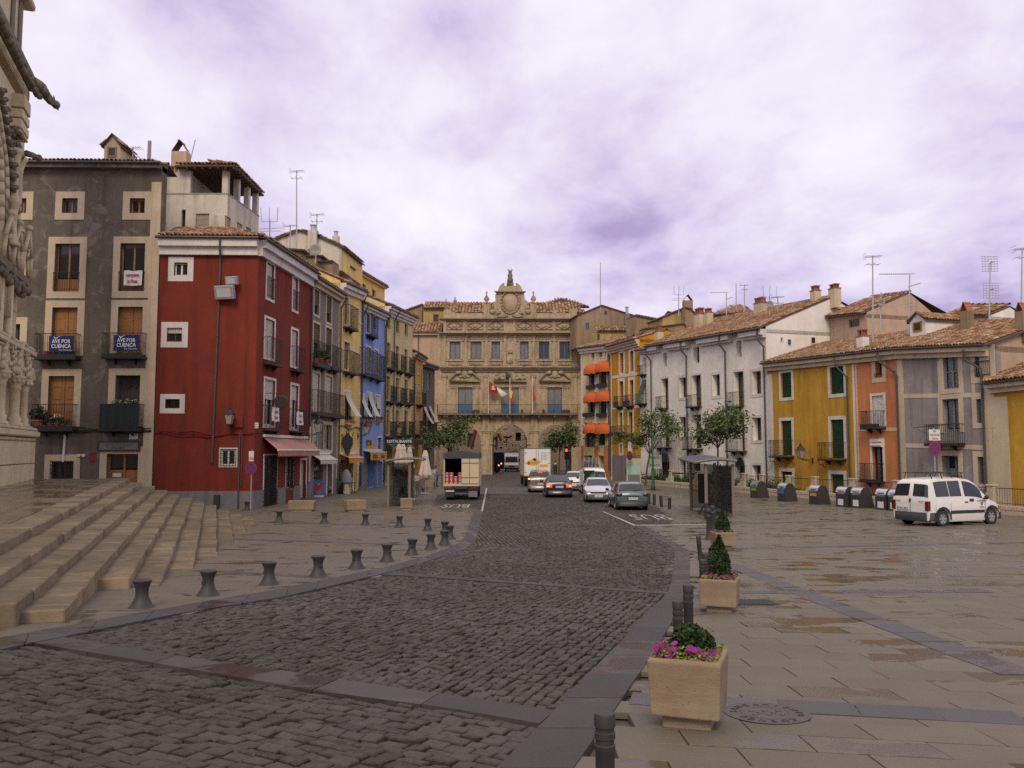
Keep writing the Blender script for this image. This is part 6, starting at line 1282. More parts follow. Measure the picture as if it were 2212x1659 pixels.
prism_house('dark_gable','small dark gable beyond the yellow block','Y2',[(930,640),(1075,600),(1075,528),(1035,518)],100,3,M['tan_wall'],tiles=False)
py=prism_house('pyramid_roof_house','house with a broad tiled pyramid roof far behind the white house','Y2',[(1470,700),(1900,700),(1905,518),(1740,448),(1480,552)],104,.6,M['tan_wall'],roof=False)
P=[at_depth(x,y,d,'Y2')-Vector(py.location)for x,y,d in((1465,560,103.5),(1915,520,103.5),(1740,446,107))];tri_roof(py,*P)
sb=House('rubble_building','rough rubble stone building seen through the town hall arches',(-16,136),(16,136),13.5,13.5,8,M['rubble'],cat='building');sb.window(sb.rect('Y1',1255,250,1310,335),kind='void',rd=.3);sb.window(sb.rect('Y1',765,260,835,400),frame='green_sh',panel=.9);sb.finish()
st=MB();
for i in range(280):
 u,z=sb.uv('Y1',random.uniform(1040,1400),random.uniform(180,470));hs_=sb.holes[0]
 if hs_[0]-.3<u<hs_[1]+.3 and hs_[2]-.3<z<hs_[3]+.3:continue
 a,c_=random.uniform(.12,.32),random.uniform(.08,.18);mb=MB();mb.bbox(-a,-.06,-c_,a,.03,c_,.05);o=mb.obj('stone',M['rubble'],sb.root);o.location=(u,-.01,z);o.rotation_euler=(0,random.uniform(-.3,.3),0)
#right row
aw=H['awn']=mk('cream_house','cream and white house with six orange shell awnings',1256,1319.5,RL,('Y2',180,885),('Y2',470,850),8,M['cream_wall'])
KD=dict(frame='darkwood',trim='white_trim',rd=.25)
for a in((270,908,300,992),(345,925,378,975),(408,918,440,962)):aw.window(aw.rect('Y2',*a),**KD,sw=.1)
for a in((245,1100,306,1282),(345,1100,422,1272),(240,1400,306,1568),(345,1400,422,1568)):aw.window(aw.rect('Y2',*a),**KD,sw=.14)
for a in((975,180,1090,460),(1120,180,1210,440)):aw.window(aw.rect('Y3',*a),**KD)
aw.window(aw.rect('Y3',1130,560,1200,800),kind='void',name='shop_opening');aw.window(aw.rect('Y3',960,560,1060,800),kind='void',name='shop_opening')
def shell(hs,k,x0,x1,y0,y1,label):
 u0,u1,z0,z1=hs.rect(k,x0,y0,x1,y1,.5);um,hw,hh=(u0+u1)/2,(u1-u0)/2*.86,z1-z0;mb=MB();vs=[];nu,nv=12,6;pr=1.0
 for i in range(nu+1):
  th_=math.pi*i/nu
  for j in range(nv+1):
   ph=math.pi/2*j/nv;vs.append((um-hw*math.cos(th_)*(.35+.65*math.cos(ph)),-.03-pr*math.sin(th_)*math.cos(ph)**.8,z0+.28*hh+.72*hh*math.sin(ph)))
 mb.add(vs,[(i*(nv+1)+j,(i+1)*(nv+1)+j,(i+1)*(nv+1)+j+1,i*(nv+1)+j+1)for i in range(nu)for j in range(nv)])
 vs=[]
 for i in range(nu+1):t=math.pi*i/nu;p=(um-hw*math.cos(t),-.03-pr*math.sin(t));vs+=[(p[0],p[1],z0+.28*hh),(p[0],p[1],z0+.05*hh*(i%2))]
 mb.add(vs,[(2*i,2*i+1,2*i+3,2*i+2)for i in range(nu)]);o=hs.part('shell_awning',mb,M['orange_cloth'],None,True)
for i,a in enumerate((('Y2',186,312,1040,1152),('Y2',300,430,1008,1132),('Y2',182,312,1325,1436),('Y2',300,430,1308,1428),('Y3',945,1095,178,300),('Y3',1085,1240,178,310))):shell(aw,*a,'')
for i,(x0,x1,ys)in enumerate(((240,310,1285),(345,425,1270),(205,300,1562),(345,425,1565))):
 u0,z=aw.uv('Y2',x0,ys);u1,_=aw.uv('Y2',x1,ys);aw.box('sill',M['iron'],u0-.1,u1+.1,-.3,-.002,z-.15,z+.25)
aw.vstrip(0.0,.5,0,aw.zl-.6,'white_trim');aw.vstrip(aw.L*.49,aw.L*.56,0,aw.zl-.6,'white_trim');aw.vstrip(aw.L-.9,aw.L,0,aw.zr-.5,'white_trim')
aw.eaves('white_trim',.6,.4,2);aw.roof(.5,3.4,18,0,gables=(True,True),tw=.3,tl=.45);aw.pipe([(aw.L-.3,-.1,aw.zr-.8),(aw.L-.3,-.1,1)],.06);aw.finish();aw.band(-.2,3.6,'orange_wall',proud=.03,name='shop_front')
for hm in(('Y2',215,330,1003),('Y2',215,330,1300)):pass
am=H['amber']=mk('amber_house','amber yellow house with white trimmed windows and lower balconies',1319.7,1384,RL,('Y2',475,870),('Y2',720,800),8,M['amber_wall'])
for a in((562,930,592,1158),(663,912,694,1142)):am.wout('Y2',a[0]-16,a[1]-30,a[2]+14,a[3]+6,.3,frame='brownwood',trim='white_trim',rd=.2,panel=.98,cols=2)
for a in((555,1212,590,1475),(658,1200,694,1465)):am.wout('Y2',a[0]-16,a[1]-25,a[2]+14,a[3],.3,frame='brownwood',trim='white_trim',rd=.2,panel=.5,bottom=False)
for a in((556,1528,580,1700),(652,1520,684,1700)):am.wout('Y2',a[0]-16,a[1]-22,a[2]+14,a[3]+70,.3,frame='darkwood',trim='white_trim',rd=.2,panel=.4,bottom=False)
for a in((1375,400,1425,560),(1490,390,1530,560)):am.wout('Y3',*a,.25,frame='darkwood',trim='white_trim',rd=.2)
for k,x0,x1,yr,ys in(('Y2',535,585,1370,1475),('Y2',630,698,1358,1470),('Y3',1320,1500,208,325)):
 u0,z=am.uv(k,x0,ys);u1,zr=am.uv(k,x1,yr);am.balcony(u0,u1,z,.5,zr-z,base=.5 if k=='Y2' else.3)
am.band((am.uv('Y2',510,1170)[1]-.15,am.uv('Y2',725,1143)[1]-.15),(am.uv('Y2',510,1170)[1]+.12,am.uv('Y2',725,1143)[1]+.12),'white_trim',name='string_course');am.band((am.uv('Y2',510,1480)[1]-.15,am.uv('Y2',725,1475)[1]-.15),(am.uv('Y2',510,1480)[1]+.12,am.uv('Y2',725,1475)[1]+.12),'white_trim',name='string_course')
am.vstrip(0.0,.35,0,am.zl-.5,'white_trim');am.eaves('beige_trim',.7,.5,3);am.roof(.5,3.6,16,0,gables=(False,True),tw=.3,tl=.45);am.pipe([(.1,-.12,am.zl-.8),(.1,-.12,.5)],.07);am.finish();am.band(-.2,2.6,'grey_base')
gn=H['gnarrow']=mk('grey_house','very narrow pale grey house with a green awning beside the white house',1384.3,1406,RL,('Y2',690,925),('Y2',835,905),8,M['white_wall'])
gn.wout('Y2',788,962,826,1158,.16,frame='darkwood',trim='white_trim',rd=.2);gn.wout('Y2',785,1195,828,1448,.18,frame='darkwood',trim='white_trim',rd=.2,bottom=False);gn.wout('Y2',785,1505,826,1700,.16,frame='green_sh',trim='white_trim',rd=.2)
u0,z=gn.uv('Y2',768,1155);u1,zr=gn.uv('Y2',824,1055);gn.balcony(u0,u1,z,.4,zr-z);u0,z=gn.uv('Y2',752,1448);u1,zr=gn.uv('Y2',828,1340);gn.balcony(u0,u1,z,.5,zr-z)
u0,zt=gn.uv('Y2',786,1205);u1,_=gn.uv('Y2',826,1205);zb_=gn.uv('Y2',765,1425,.8)[1];mb=MB();mb.add([(u0,-.05,zt),(u1,-.05,zt),(u1,-.85,zb_),(u0,-.85,zb_)],[(0,3,2,1)]);mb.add([(u0,-.05,zt),(u0,-.85,zb_),(u0,-.05,zb_+.9)],[(0,1,2)]);gn.part('green_awning',mb,M['green_cloth'])
gn.eaves('white_trim',.35,.45,2);gn.roof(.5,3,18,0,gables=(False,False),tw=.3,tl=.45);gn.finish()
wh=H['white']=mk('white_house','large white house with deep windows, grey downpipes and a long tiled roof',1406.3,1660.5,RL,('Y2',838,878),('Y2',2000,697),11.5,M['white_wall'])
KW2=dict(frame='darkwood',trim='white_trim',rd=.42)
DEEP=[]
for a in((992,930,1028,1075),(1295,872,1355,1036),(1730,808,1780,977)):wh.window(wh.rect('Y2',*a),cols=1,**KW2)
for a in((975,1190,1045,1490),(1283,1155,1375,1472),(1705,1120,1805,1472)):wh.window(wh.rect('Y2',*a),sw=.18,bottom=False,panel=.25,cols=2,name='balcony_door',**KW2)
for a in((1155,1180,1223,1380),(1490,1150,1565,1364),(1890,1115,1980,1345)):wh.window(wh.rect('Y2',*a),sw=.24,cols=2,**KW2)
for a in((345,225,420,552),(655,225,745,565),(1110,222,1180,590)):wh.window(wh.rect('Y4',*a),sw=.18,bottom=False,panel=.25,cols=2,name='balcony_door',**KW2)
for a in((526,250,592,452),(870,250,945,465),(1265,257,1350,485)):wh.window(wh.rect('Y4',*a),sw=.22,cols=2,**KW2)
for a in((526,672,590,880),(1260,735,1348,960)):wh.window(wh.rect('Y4',*a),sw=.2,cols=2,**KW2)
for a in((318,700,424,960),(645,705,735,980),(1090,740,1185,1000)):
 u0,u1,z0,z1=wh.rect('Y4',*a);wh.window((u0,u1,z0,z1),bars=False,cols=2,**KW2);um,R=(u0+u1)/2,(u1-u0)/2
 wh.holes[-1]=(u0,u1,z0,z1);mb=MB();n=12
 for w0,w1,r0,r1,nm in((-.03,0.0,R,R+.24,'s'),):
  for i in range(n):
   t0,t1=math.pi*i/n,math.pi*(i+1)/n;q=[]
   for w in(w0,w1):
    for rr,t in((r0,t0),(r1,t0),(r1,t1),(r0,t1)):q.append((um+rr*math.cos(t),w,z1+rr*math.sin(t)))
   mb.add(q,[(0,3,2,1),(4,5,6,7),(1,2,6,5),(3,0,4,7)])
 ar=wh.part('arch_surround',mb,M['white_trim']);mb=MB();mb.add([(um,-.012,z1)]+[(um+R*math.cos(math.pi*i/n),-.012,z1+R*math.sin(math.pi*i/n))for i in range(n+1)],[(0,i+1,i+2)for i in range(n)]);wh.part('fanlight',mb,M['glass'],ar)
 mb=MB()
 for i in range(7):
  u=u0+(u1-u0)*i/6;hgt=math.sqrt(max(0,R*R-(u-um)**2));mb.cyl((u,-.12,z0),(u,-.12,z1+hgt*.6),.014,n=4);mb.tube([(u,-.12,z1+hgt*.6),(um+(u-um)*.85,-.25,z1+hgt*.95)],.014,4)
 for zz in(z0+.4,z1-.1):mb.cyl((u0,-.12,zz),(u1,-.12,zz),.014,n=4)
 wh.part('window_grille',mb,M['iron'],ar)
for k,x0,x1,yr,ys in(('Y2',962,1055,1368,1492),('Y2',1270,1390,1352,1478),('Y2',1692,1815,1325,1476),('Y4',300,455,435,558),('Y4',605,775,450,572),('Y4',1045,1220,465,592)):
 u0,z=wh.uv(k,x0,ys,.0);u1,zr=wh.uv(k,x1,yr,.0);wh.balcony(u0,u1-.25,z,.5,zr-z,slab=.1,step=.13)
for i in range(4):
 pass
mb=MB();cut=sorted([(wh.uv('Y2',a,900)[0]-.35,wh.uv('Y2',b_,900)[0]+.25)for a,b_ in((985,1030),(1285,1360),(1720,1785))]);segs=[];c0=0.0
for a,b_ in cut:segs.append((c0,a));c0=b_
segs.append((c0,wh.L))
for a,b_ in segs:
 za,zb_=wh.top(a),wh.top(b_)
 for p,d0,d1 in((.50,0,.42),(.28,.42,.62)):mb.add([(a,-p,za-d1),(b_,-p,zb_-d1),(b_,-p,zb_-d0),(a,-p,za-d0),(a,0,za-d1),(b_,0,zb_-d1),(b_,0,zb_-d0),(a,0,za-d0)],[(0,1,2,3),(0,4,5,1),(0,3,7,4),(1,5,6,2)])
wh.part('cornice',mb,M['white_trim']);mb=MB();mb.cyl((-.1,-.62,wh.zl+.02),(wh.L+.15,-.62,wh.zr+.02),.085,n=10);wh.part('gutter',mb,M['gutter'])
for x in(880,1238,1632,2035):
 u=min(wh.uv('Y2',x,1250)[0],wh.L-.18);zt=wh.top(u);wh.pipe([(u-.12,-.58,zt-.05),(u-.10,-.56,zt-.75),(u,-.12,zt-1.3),(u,-.1,.2)],.062)
wh.roof(.55,7.0,22.3,300,ur=.05,gables=(True,True),zoff=.1,tl=.42);wh.finish()
for R in((222,700,242,742),(278,716,312,772),(470,700,508,758)):
 pass
sd=House('white_house','',tuple(wh.world(wh.L,0,0))[:2],tuple(wh.world(wh.L,11.5,0))[:2],1,1,.3,M['white_wall'],root=wh.root)
for R in((222,702,243,742),(278,716,312,773),(470,700,509,758)):
 u0,u1,z0,z1=sd.rect('Y5',*R);mb=MB();mb.box(u0,-.04,z0,u1,-.003,z1);o=sd.part('gable_window',mb,M['white_trim']);mb=MB();mb.box(u0+.06,-.045,z0+.06,u1-.06,-.041,z1-.06);sd.part('pane',mb,M['glass'],o);
 for o_ in o.children:o_.matrix_local=Matrix.Identity(4)
def on_roof(hs,k,x,y,w):
 """roof point under a photo point, at depth w behind the facade"""
 u,z=hs.uv(k,x,y,-w);return hs.world(u,w,z)
for x,y,w,wd,ht in((950,825,.9,.80,1.6),(1358,645,3.4,1.0,1.5),(1447,600,3.8,.66,1.05),(1972,530,4.6,1.1,1.3)):chimney(wh,on_roof(wh,'Y2',x,y,w),wd,.6,ht,'beige_trim')
for x,y,w,wd,ht in((512,400,5.3,.6,1.1),(667,372,6.0,.75,.95)):chimney(wh,on_roof(wh,'Y5',x,y,w),wd,.6,ht,'beige_trim')
gd=H['gold']=mk('golden_yellow_house','golden yellow house with dark green shutters',1661,1846,RL,('Y5',140,917),('Y5',830,843),9,M['gold_wall'])
KG_=dict(frame='green_sh',trim='white_trim',rd=.18,shut='green_sh')
for k,a,bt in(('Y5',(230,992,315,1196),True),('Y5',(630,944,742,1166),True)):gd.window(gd.rect(k,*a),sw=.22,shutfrac=1.0,**KG_)
for a in((232,105,318,388),(638,95,744,412)):gd.window(gd.rect('Y6',*a),sw=.22,shutfrac=1.0,bottom=False,name='balcony_door',**KG_)
for a in((235,520,325,760),(640,542,746,780)):gd.window(gd.rect('Y6',*a),sw=.24,shutfrac=1.0,bottom=False,name='door',**KG_)
for x0,x1,yr,ys in((185,330,265,395),(588,755,285,418)):
 u0,z=gd.uv('Y6',x0,ys);u1,zr=gd.uv('Y6',x1,yr);bo=gd.balcony(u0,u1,z,.55,zr-z,step=.13)
 mb=MB();n=int((u1-u0)/.2)
 for i in range(n):c_=u0+(u1-u0)*(i+.5)/n;mb.tube([(c_+.07*math.cos(t*math.pi/4),-.55,zr-.12+.07*math.sin(t*math.pi/4))for t in range(9)],.011,4)
 for u in(u0,u1):mb.tube([(u,-.5,z-.12),(u,-.42,z-.4),(u,-.2,z-.32),(u,-.1,z-.5),(u,0,z-.55)],.02,5)
 gd.part('scrollwork',mb,M['iron'],bo)
gd.eaves('beige_trim',.55,.42,2);gd.vstrip(0,.62,-.2,gd.zl-.8,'white_trim',.02);up=gd.uv('Y5',780,1100)[0];gd.pipe([(up-.75,-.5,gd.top(up)-.1),(up-.6,-.4,gd.top(up)-.7),(up,-.12,gd.top(up)-1.4),(up,-.1,.2)],.052);gd.roof(.5,5.6,17,300,gables=(False,False),tl=.42);gd.finish()
u,z=gd.uv('Y6',490,440,0);lantern(gd.world(u,-.02,z+.25),gd.rz,'ornate black lantern on a scrolled arm on the golden yellow wall',1.25,.95)
og=H['orange']=mk('orange_house','narrow orange house between the yellow and the lilac grey ones',1846.3,1942.5,RL,('Y5',830,843),('Y5',1197,802),9,M['orange_wall'])
og.window(og.rect('Y5',1000,898,1056,1032),sw=.30,frame='wood',trim='beige_trim',rd=.25);og.window(og.rect('Y5',975,1180,1070,1432),sw=.15,frame='white_frame',trim='white_trim',rd=.12,shut='white_frame',shutfrac=1.0,bottom=False,name='balcony_door');og.window(og.rect('Y6',975,272,1063,600),sw=.16,frame='darkwood',trim='white_trim',rd=.2,curtain=True,bottom=False,name='balcony_door')
for k,x0,x1,yr,ys in(('Y5',932,1080,1305,1445),('Y6',925,1070,458,592)):
 u0,z=og.uv(k,x0,ys);u1,zr=og.uv(k,x1,yr);og.balcony(u0,u1,z,.5,zr-z,step=.12,base=.22 if k=='Y5' else.1)
u0,z0=og.uv('Y6',972,325);u1,z1=og.uv('Y6',1062,278);mb=MB();mb.cyl((u0,-.08,z0+.15),(u1,-.08,z0+.15),.12,n=10);mb.cyl((u0,-.06,z0+.38),(u1,-.06,z0+.38),.1,n=10);og.part('rolled_blind',mb,M['pale_sh'])
zz=[og.uv('Y5',870,1452)[1],og.uv('Y5',1180,1455)[1]];og.band((zz[0]-.12,zz[1]-.12),(zz[0]+.1,zz[1]+.1),'beige_trim',name='string_course');og.vstrip(0,.18,-.2,og.zl-.6,'white_trim');og.vstrip(.28,.4,-.2,og.zl-.6,'beige_trim');og.eaves('beige_trim',.55,.42,2);up=og.uv('Y5',1188,1200)[0];og.pipe([(up-1.1,-.5,og.zr-.1),(up-.95,-.42,og.zr-.65),(up-.15,-.14,og.zr-1.3),(up,-.1,og.zr-1.6),(up,-.1,.2)],.056);og.roof(.5,5.6,17,200,gables=(False,False),tl=.42);og.finish()
for i in range(3):u,z=og.uv('Y5',1003+20*i,1030);potted(None,og.world(u,-.02,z),'small pot on the upper orange house window sill, %s from the left'%NTH[i],'pots on the orange house sill',None,.55)
li=H['lilac']=mk('lilac_grey_house','lilac grey house with beige bands and blue-grey joinery',1942.8,2146,RL,('Y5',1200,800),('Y5',2000,762),9,M['lilac_wall'])
KK=dict(frame='greyblue',trim='beige_trim')
li.window(li.rect('Y5',1555,845,1677,1125),sw=.3,rd=.12,rows=2,curtain=True,**KK);li.window(li.rect('Y5',1815,820,1937,1027),sw=.3,rd=.15,rail=.75,curtain=True,**KK);li.window(li.rect('Y5',1550,1207,1683,1482),sw=.3,rd=.22,curtain=True,panel=.1,bottom=False,name='balcony_door',**KK);li.window(li.rect('Y5',1826,1205,1937,1402),sw=.28,rd=.28,curtain=True,panel=.3,**KK)
li.window(li.rect('Y6',1550,390,1682,760),sw=.28,rd=.4,panel=.72,bottom=False,name='door',**KK);li.window(li.rect('Y6',1836,400,1937,622),sw=.28,rd=.4,panel=.3,**KK)
u0,z=li.uv('Y6',1475,290);u1,zr=li.uv('Y6',1722,133);li.balcony(u0,u1,z,.6,zr-z,slab=.16,step=.13)
mb=MB();u,z=li.uv('Y6',1550,300);mb=MB()
for q in range(2):mb.cyl((u0-.4,-.75-.25*q,zr-.12),(u1-.2,-.68-.1*q,zr-.02),.012,n=4)
mb.tube([(u0-.4,-.95,zr-.12),(u0+.1,-.6,zr-.45)],.012,4);li.part('drying_rack',mb,M['iron'])
for(ya,yb),kk in(((1183,1172),'Y5'),((305,325),'Y6')):
 za,zb_=li.uv(kk,1240,ya)[1],li.uv(kk,1965,yb)[1];sl=(zb_-za)/(li.uv(kk,1965,yb)[0]-li.uv(kk,1240,ya)[0]);u_=li.uv(kk,1240,ya)[0];a0,a1=za-sl*u_,za+sl*(li.L-u_);li.band((a0-.13,a1-.13),(a0+.11,a1+.11),'beige_trim',name='string_course',proud=.022)
li.vstrip(.05,.5,-.2,li.zl-.6,'beige_trim');li.vstrip(li.L-.62,li.L-.02,-.2,li.zr-.5,'beige_trim')
for x0,x1 in((1508,1540),(1682,1700),(1780,1808)):u0,u1=li.uv('Y5',x0,1000)[0],li.uv('Y5',x1,1000)[0];z0,z1=li.uv('Y5',x0,1165)[1],li.top(u0)-.75;li.vstrip(u0,u1,z0,z1,'beige_trim',.015)
li.side=M['pink_wall'];li.eaves('beige_trim',.55,.42,2);up=min(li.uv('Y5',1975,1000)[0],li.L-.45);li.pipe([(up-.75,-.5,li.zr-.1),(up-.7,-.42,li.zr-.6),(up-.1,-.14,li.zr-1.1),(up,-.1,li.zr-1.5),(up,-.1,.2)],.062);li.roof(.5,5.8,17,300,gables=(False,True),ur=.25,tl=.42);li.finish()
for i in range(7):potted(None,li.world(li.uv('Y6',1655+i*14,620)[0],-.35,li.uv('Y6',1655,582)[1]),'small dark pot beside the lilac grey house door, %s of the row'%NTH[i],'row of pots beside the lilac door',None,.5)
chimney(gd,on_roof(gd,'Y5',898,800,.8),.62,.5,1.25,'white_wall',style='brick')
dormer(li,'Y5',(1282,560,1408,680),2,M['white_wall'],frame='wood',ridge=.5,back=3.2,off=2.2)
chimney(li,on_roof(li,'Y5',1748,605,3.2),.56,.5,1.3,'tan_wall',style='lean');chimney(li,on_roof(li,'Y5',2205,610,2.5),.55,.55,1.2,'tan_wall',style='lean')
RB=shift(RL,5.6);rt=mk('tan_attic_house','weathered tan attic house rising behind the orange house',1800,1882,RB,('Y5',662,535),('Y5',960,505),6.5,M['pink_wall'],zb=4);rt.window(rt.rect('Y5',782,555,868,622),frame='boxgrey',cols=1,rd=.1);rt.roof(.4,4.6,22,120,gables=(True,True),tl=.42);rt.finish();chimney(rt,on_roof(rt,'Y5',915,472,3),.42,.4,.6,'tan_wall',style='brick')
RC=shift(RL,6.5);wb=mk('white_back_house','white wall and low tile roof peeping over the lilac grey house roof',2062,2152,RC,('Y5',1690,515),('Y5',1985,525),3,M['white_wall'],zb=4);wb.roof(.3,2,20,0,gables=(True,True));wb.finish()
RE=shift(RL,-.0);ye=H['yellow3']=mk('yellow_house','yellow house cut off by the right edge of the photo',2146.5,2420,RL,('Y5',1962,1082),('Y5',2212,1040),7,M['gold_wall']);ye.eaves('beige_trim',.5,.45,2);ye.vstrip(0,.95,-.2,ye.zl-.7,'beige_trim',.02);ye.roof(.6,5,20,150,gables=(False,True),tl=.42);ye.finish()
#cathedral corner on the left
C0=Vector((-20.15,34.5,0));CA=C0+RD*13
ca=H['cath']=House('cathedral','pale Gothic cathedral front at the left edge with columns and a gargoyle',(CA.x,CA.y),(C0 .x,C0 .y),16.6,16.6,14,M['lime'],zb=.8,cat='cathedral');ca.finish();LM=M['lime'];Lc=ca.L
def cuv(k,x,y,w=0):return ca.uv(k,x,y,w)
_,zc1=cuv('C1',195,530);zc0=zc1-1.1
for p,a,b_ in((.12,0.0,.42),(.20,.44,.78),(.30,.8,1.1)):ca.box('cornice',M['limedark']if p!=.12 else LM,-.0,Lc+p*.2,-p,2.0,zc0+a,zc0+b_,b=.04)
mb=MB()
for i in range(46):u=Lc-i*.28+.15;mb.sphere((u,-.42+random.uniform(-.04,.04),zc0+.30+random.uniform(-.12,.12)),random.uniform(.12,.2),.14,random.uniform(.12,.22),6,4)
ca.part('carved_leaf_frieze',mb,M['limedark'],None,True)['kind']='stuff'
u,z=cuv('C1',215,545,.4);mb=MB();mb.tube([(Lc,-.2,zc0+.85),(Lc+0.28,-.45,zc0+.82),(Lc+0.61,-.6,zc0+.62),(Lc+0.96,-.75,zc0+.48),(Lc+1.24,-.85,zc0+.5)],.26,8,0,.13);mb.sphere((Lc+1.31,-.88,zc0+.5),.22,.18,.18,8,6);mb.tube([(Lc+1.35,-.9,zc0+.55),(Lc+1.51,-.98,zc0+.52)],.1,6,0,.05);mb.tube([(Lc+1.35,-.9,zc0+.42),(Lc+1.47,-.96,zc0+.33)],.07,6,0,.03);mb.tube([(Lc+1.26,-.82,zc0+.66),(Lc+1.21,-.8,zc0+.86)],.05,5,0,.02);mb.tube([(Lc+0.55,-.7,zc0+.5),(Lc+0.72,-.85,zc0+.25)],.07,5);ca.part('gargoyle',mb,M['limedark'],None,True)
u,z=cuv('C1',190,980,.3);mb=MB();mb.tube([(Lc-.1,-.1,z-.05),(Lc+.35,-.3,z+.03),(Lc+.6,-.4,z+.05)],.14,7,0,.1);mb.sphere((Lc+.66,-.43,z+.05),.15);ca.part('gargoyle',mb,M['limedark'],None,True)
u0,zt0=cuv('C1',0,330,-1.2);u1,_=cuv('C1',112,330,-1.2);ca.box('pinnacle_tower',LM,u0-3,u1,1.0,3.4,zc1-.3,zc1+9,b=.05);
for i in range(2):uc=u1-.75-i*1.4;ca.box('blind_panel',M['limedark'],uc-.3,uc+.3,.93,.998,zc1+1.5,zc1+7.5,b=.03)
_,zk=cuv('C1',150,25,-1.0);ca.box('tower_moulding',LM,u0-3,u1+.45,.6,3.6,zk,zk+.35,b=.08)
def col(x,y0,y1,rr,k='C1',w=.35,name='shaft',cap=True,base=True):
 u,z1=cuv(k,x,y0,w);_,z0=cuv(k,x,y1,w);mb=MB();pr=[(rr,0),(rr,z1-z0)]
 if base:pr=[(rr*1.9,0),(rr*1.9,.12),(rr*1.45,.18),(rr*1.6,.28),(rr*1.1,.38)]+[(rr,.45)]+pr[1:]
 if cap:h_=z1-z0;pr=pr[:-1]+[(rr,h_-.62),(rr*1.2,h_-.56),(rr*1.05,h_-.5),(rr*1.6,h_-.2),(rr*1.9,h_-.12),(rr*1.9,h_)]
 mb.lathe(pr,(u,-w,z0),14);ca.part(name,mb,LM,None,True);return u,z0,z1
uB,_=cuv('C1',150,800);
for ya,yb,xa,xb in((650,745,125,168),(750,812,112,160),(818,880,102,155),(885,905,98,150)):
 u0,u1,z0,z1=ca.rect('C1',xa,ya,xb,yb,.3);ca.box('buttress_block',LM,u0,u1,-.5,-.002,z0,z1,b=.025)
col(122,1040,1560,.17,w=.3);col(108,985,1380,.13,w=.42);col(96,1320,1640,.12,w=.5)
for x,yy in((128,910),(105,985),(132,1030),(95,1340),(118,1385)):
 u,z=cuv('C1',x,yy,.4);mb=MB()
 for q in range(9):mb.sphere((u+random.uniform(-.3,.3),-.35+random.uniform(-.15,.15),z+random.uniform(-.15,.25)),.13,.12,.13,6,4)
 ca.part('carved_capital',mb,M['limedark'],None,True)
pts=[(5,600),(14,660),(28,725),(42,795),(52,868),(62,942),(73,1012),(82,1092),(84,1165),(85,1242),(86,1320),(86,1400),(86,1490)]
P3=[(*cuv('C1',x-14,y,.28),)for x,y in pts];mb=MB();mb.tube([(u,-.28,z)for u,z in P3]+[(P3[-1][0],-.28,8.0)],.13,8);ca.part('arch_moulding',mb,LM,None,True)
for off,rr in((-.55,.16),(-1.0,.12),(-1.4,.17)):mb=MB();mb.tube([(u+off,-.2-.1*off*0,z-.2)for u,z in P3]+[(P3[-1][0]+off,-.2,8.0)],rr,8);ca.part('arch_moulding',mb,LM if rr>.13 else M['limedark'],None,True)
for x,y in pts:
 u,z=cuv('C1',x,y,.4);mb=MB();mb.sphere((u,-.42,z),.15,.13,.12,7,5);mb.sphere((u+.1,-.5,z+.07),.11,.1,.09,6,4);mb.sphere((u+.02,-.45,z-.1),.09,.08,.07,6,4);ca.part('crocket',mb,M['limedark'],None,True)
u0,u1,z0,z1=ca.rect('C2',40,160,200,345,.5);mb=MB();um=u1-.9
for uc,s_ in((um,1.0),(um-1.7,.9),(um-3.2,.9)):
 for sg in(-1,1):
  mb.tube([(uc+sg*.75*s_,-.45,z0+.2),(uc+sg*.62*s_,-.48,z0+1.1*s_),(uc,-.5,z0+2.1*s_)],.09,6);mb.tube([(uc+sg*.5*s_,-.42,z0+.3),(uc+sg*.3*s_,-.42,z0+.95),(uc,-.42,z0+1.15)],.06,5)
 mb.tube([(uc-.35*s_*math.cos(t),-.45,z0+1.35+.3*math.sin(t))for t in np.linspace(0,6.28,12)],.06,5);mb.sphere((uc,-.5,z0+2.2*s_),.14)
ca.part('canopy_gablet',mb,LM,None,True);ca.box('canopy_slab',M['limedark'],u1-5.5,u1-.1,-.5,-.002,z0-.12,z0+.25,b=.05);mb=MB()
for i in range(26):mb.sphere((u1-.3-i*.18,-.36+random.uniform(-.12,.12),z0-.25+random.uniform(-.25,.1)),.16,.15,.2,6,4)
ca.part('carved_corbel',mb,M['limedark'],None,True);mb=MB();mb.add([(u1-1.5,-.45,z0+1.0),(u1+.1,-.5,z0+1.1),(u1+.1,-.2,z0+2.1),(u1-1.5,-.2,z0+2.2)],[(0,1,2,3)]);ca.part('canopy_roof',mb,M['limedark'])
for x,rr,w in((62,.15,.3),(8,.13,.3)):u,z1=cuv('C2',x,345,w);_,z0=cuv('C2',x,812,w);mb=MB();mb.lathe([(rr*1.7,0),(rr*1.7,.12),(rr*1.3,.2),(rr*1.45,.34),(rr*1.05,.45),(rr,.5),(rr,z1-z0)],(u,-w,z0),16);ca.part('shaft',mb,LM,None,True)
uE,zg1=cuv('C2',205,818,.6);_,zg0=cuv('C2',205,1002,.6);_,zp1=cuv('C2',205,1300,.6)
for p,a,b_ in((.66,-.14,0.0),(.76,0.0,.2),(.70,.2,.34)):ca.box('gallery_cornice',LM,0,uE-.15+(p-.66),-p,-.002,zg1-.2+a,zg1-.2+b_,b=.04)
ca.box('gallery_wall',LM,0,uE-.15,-.6,-.002,zg0-.02,zg1-.34,b=.02)
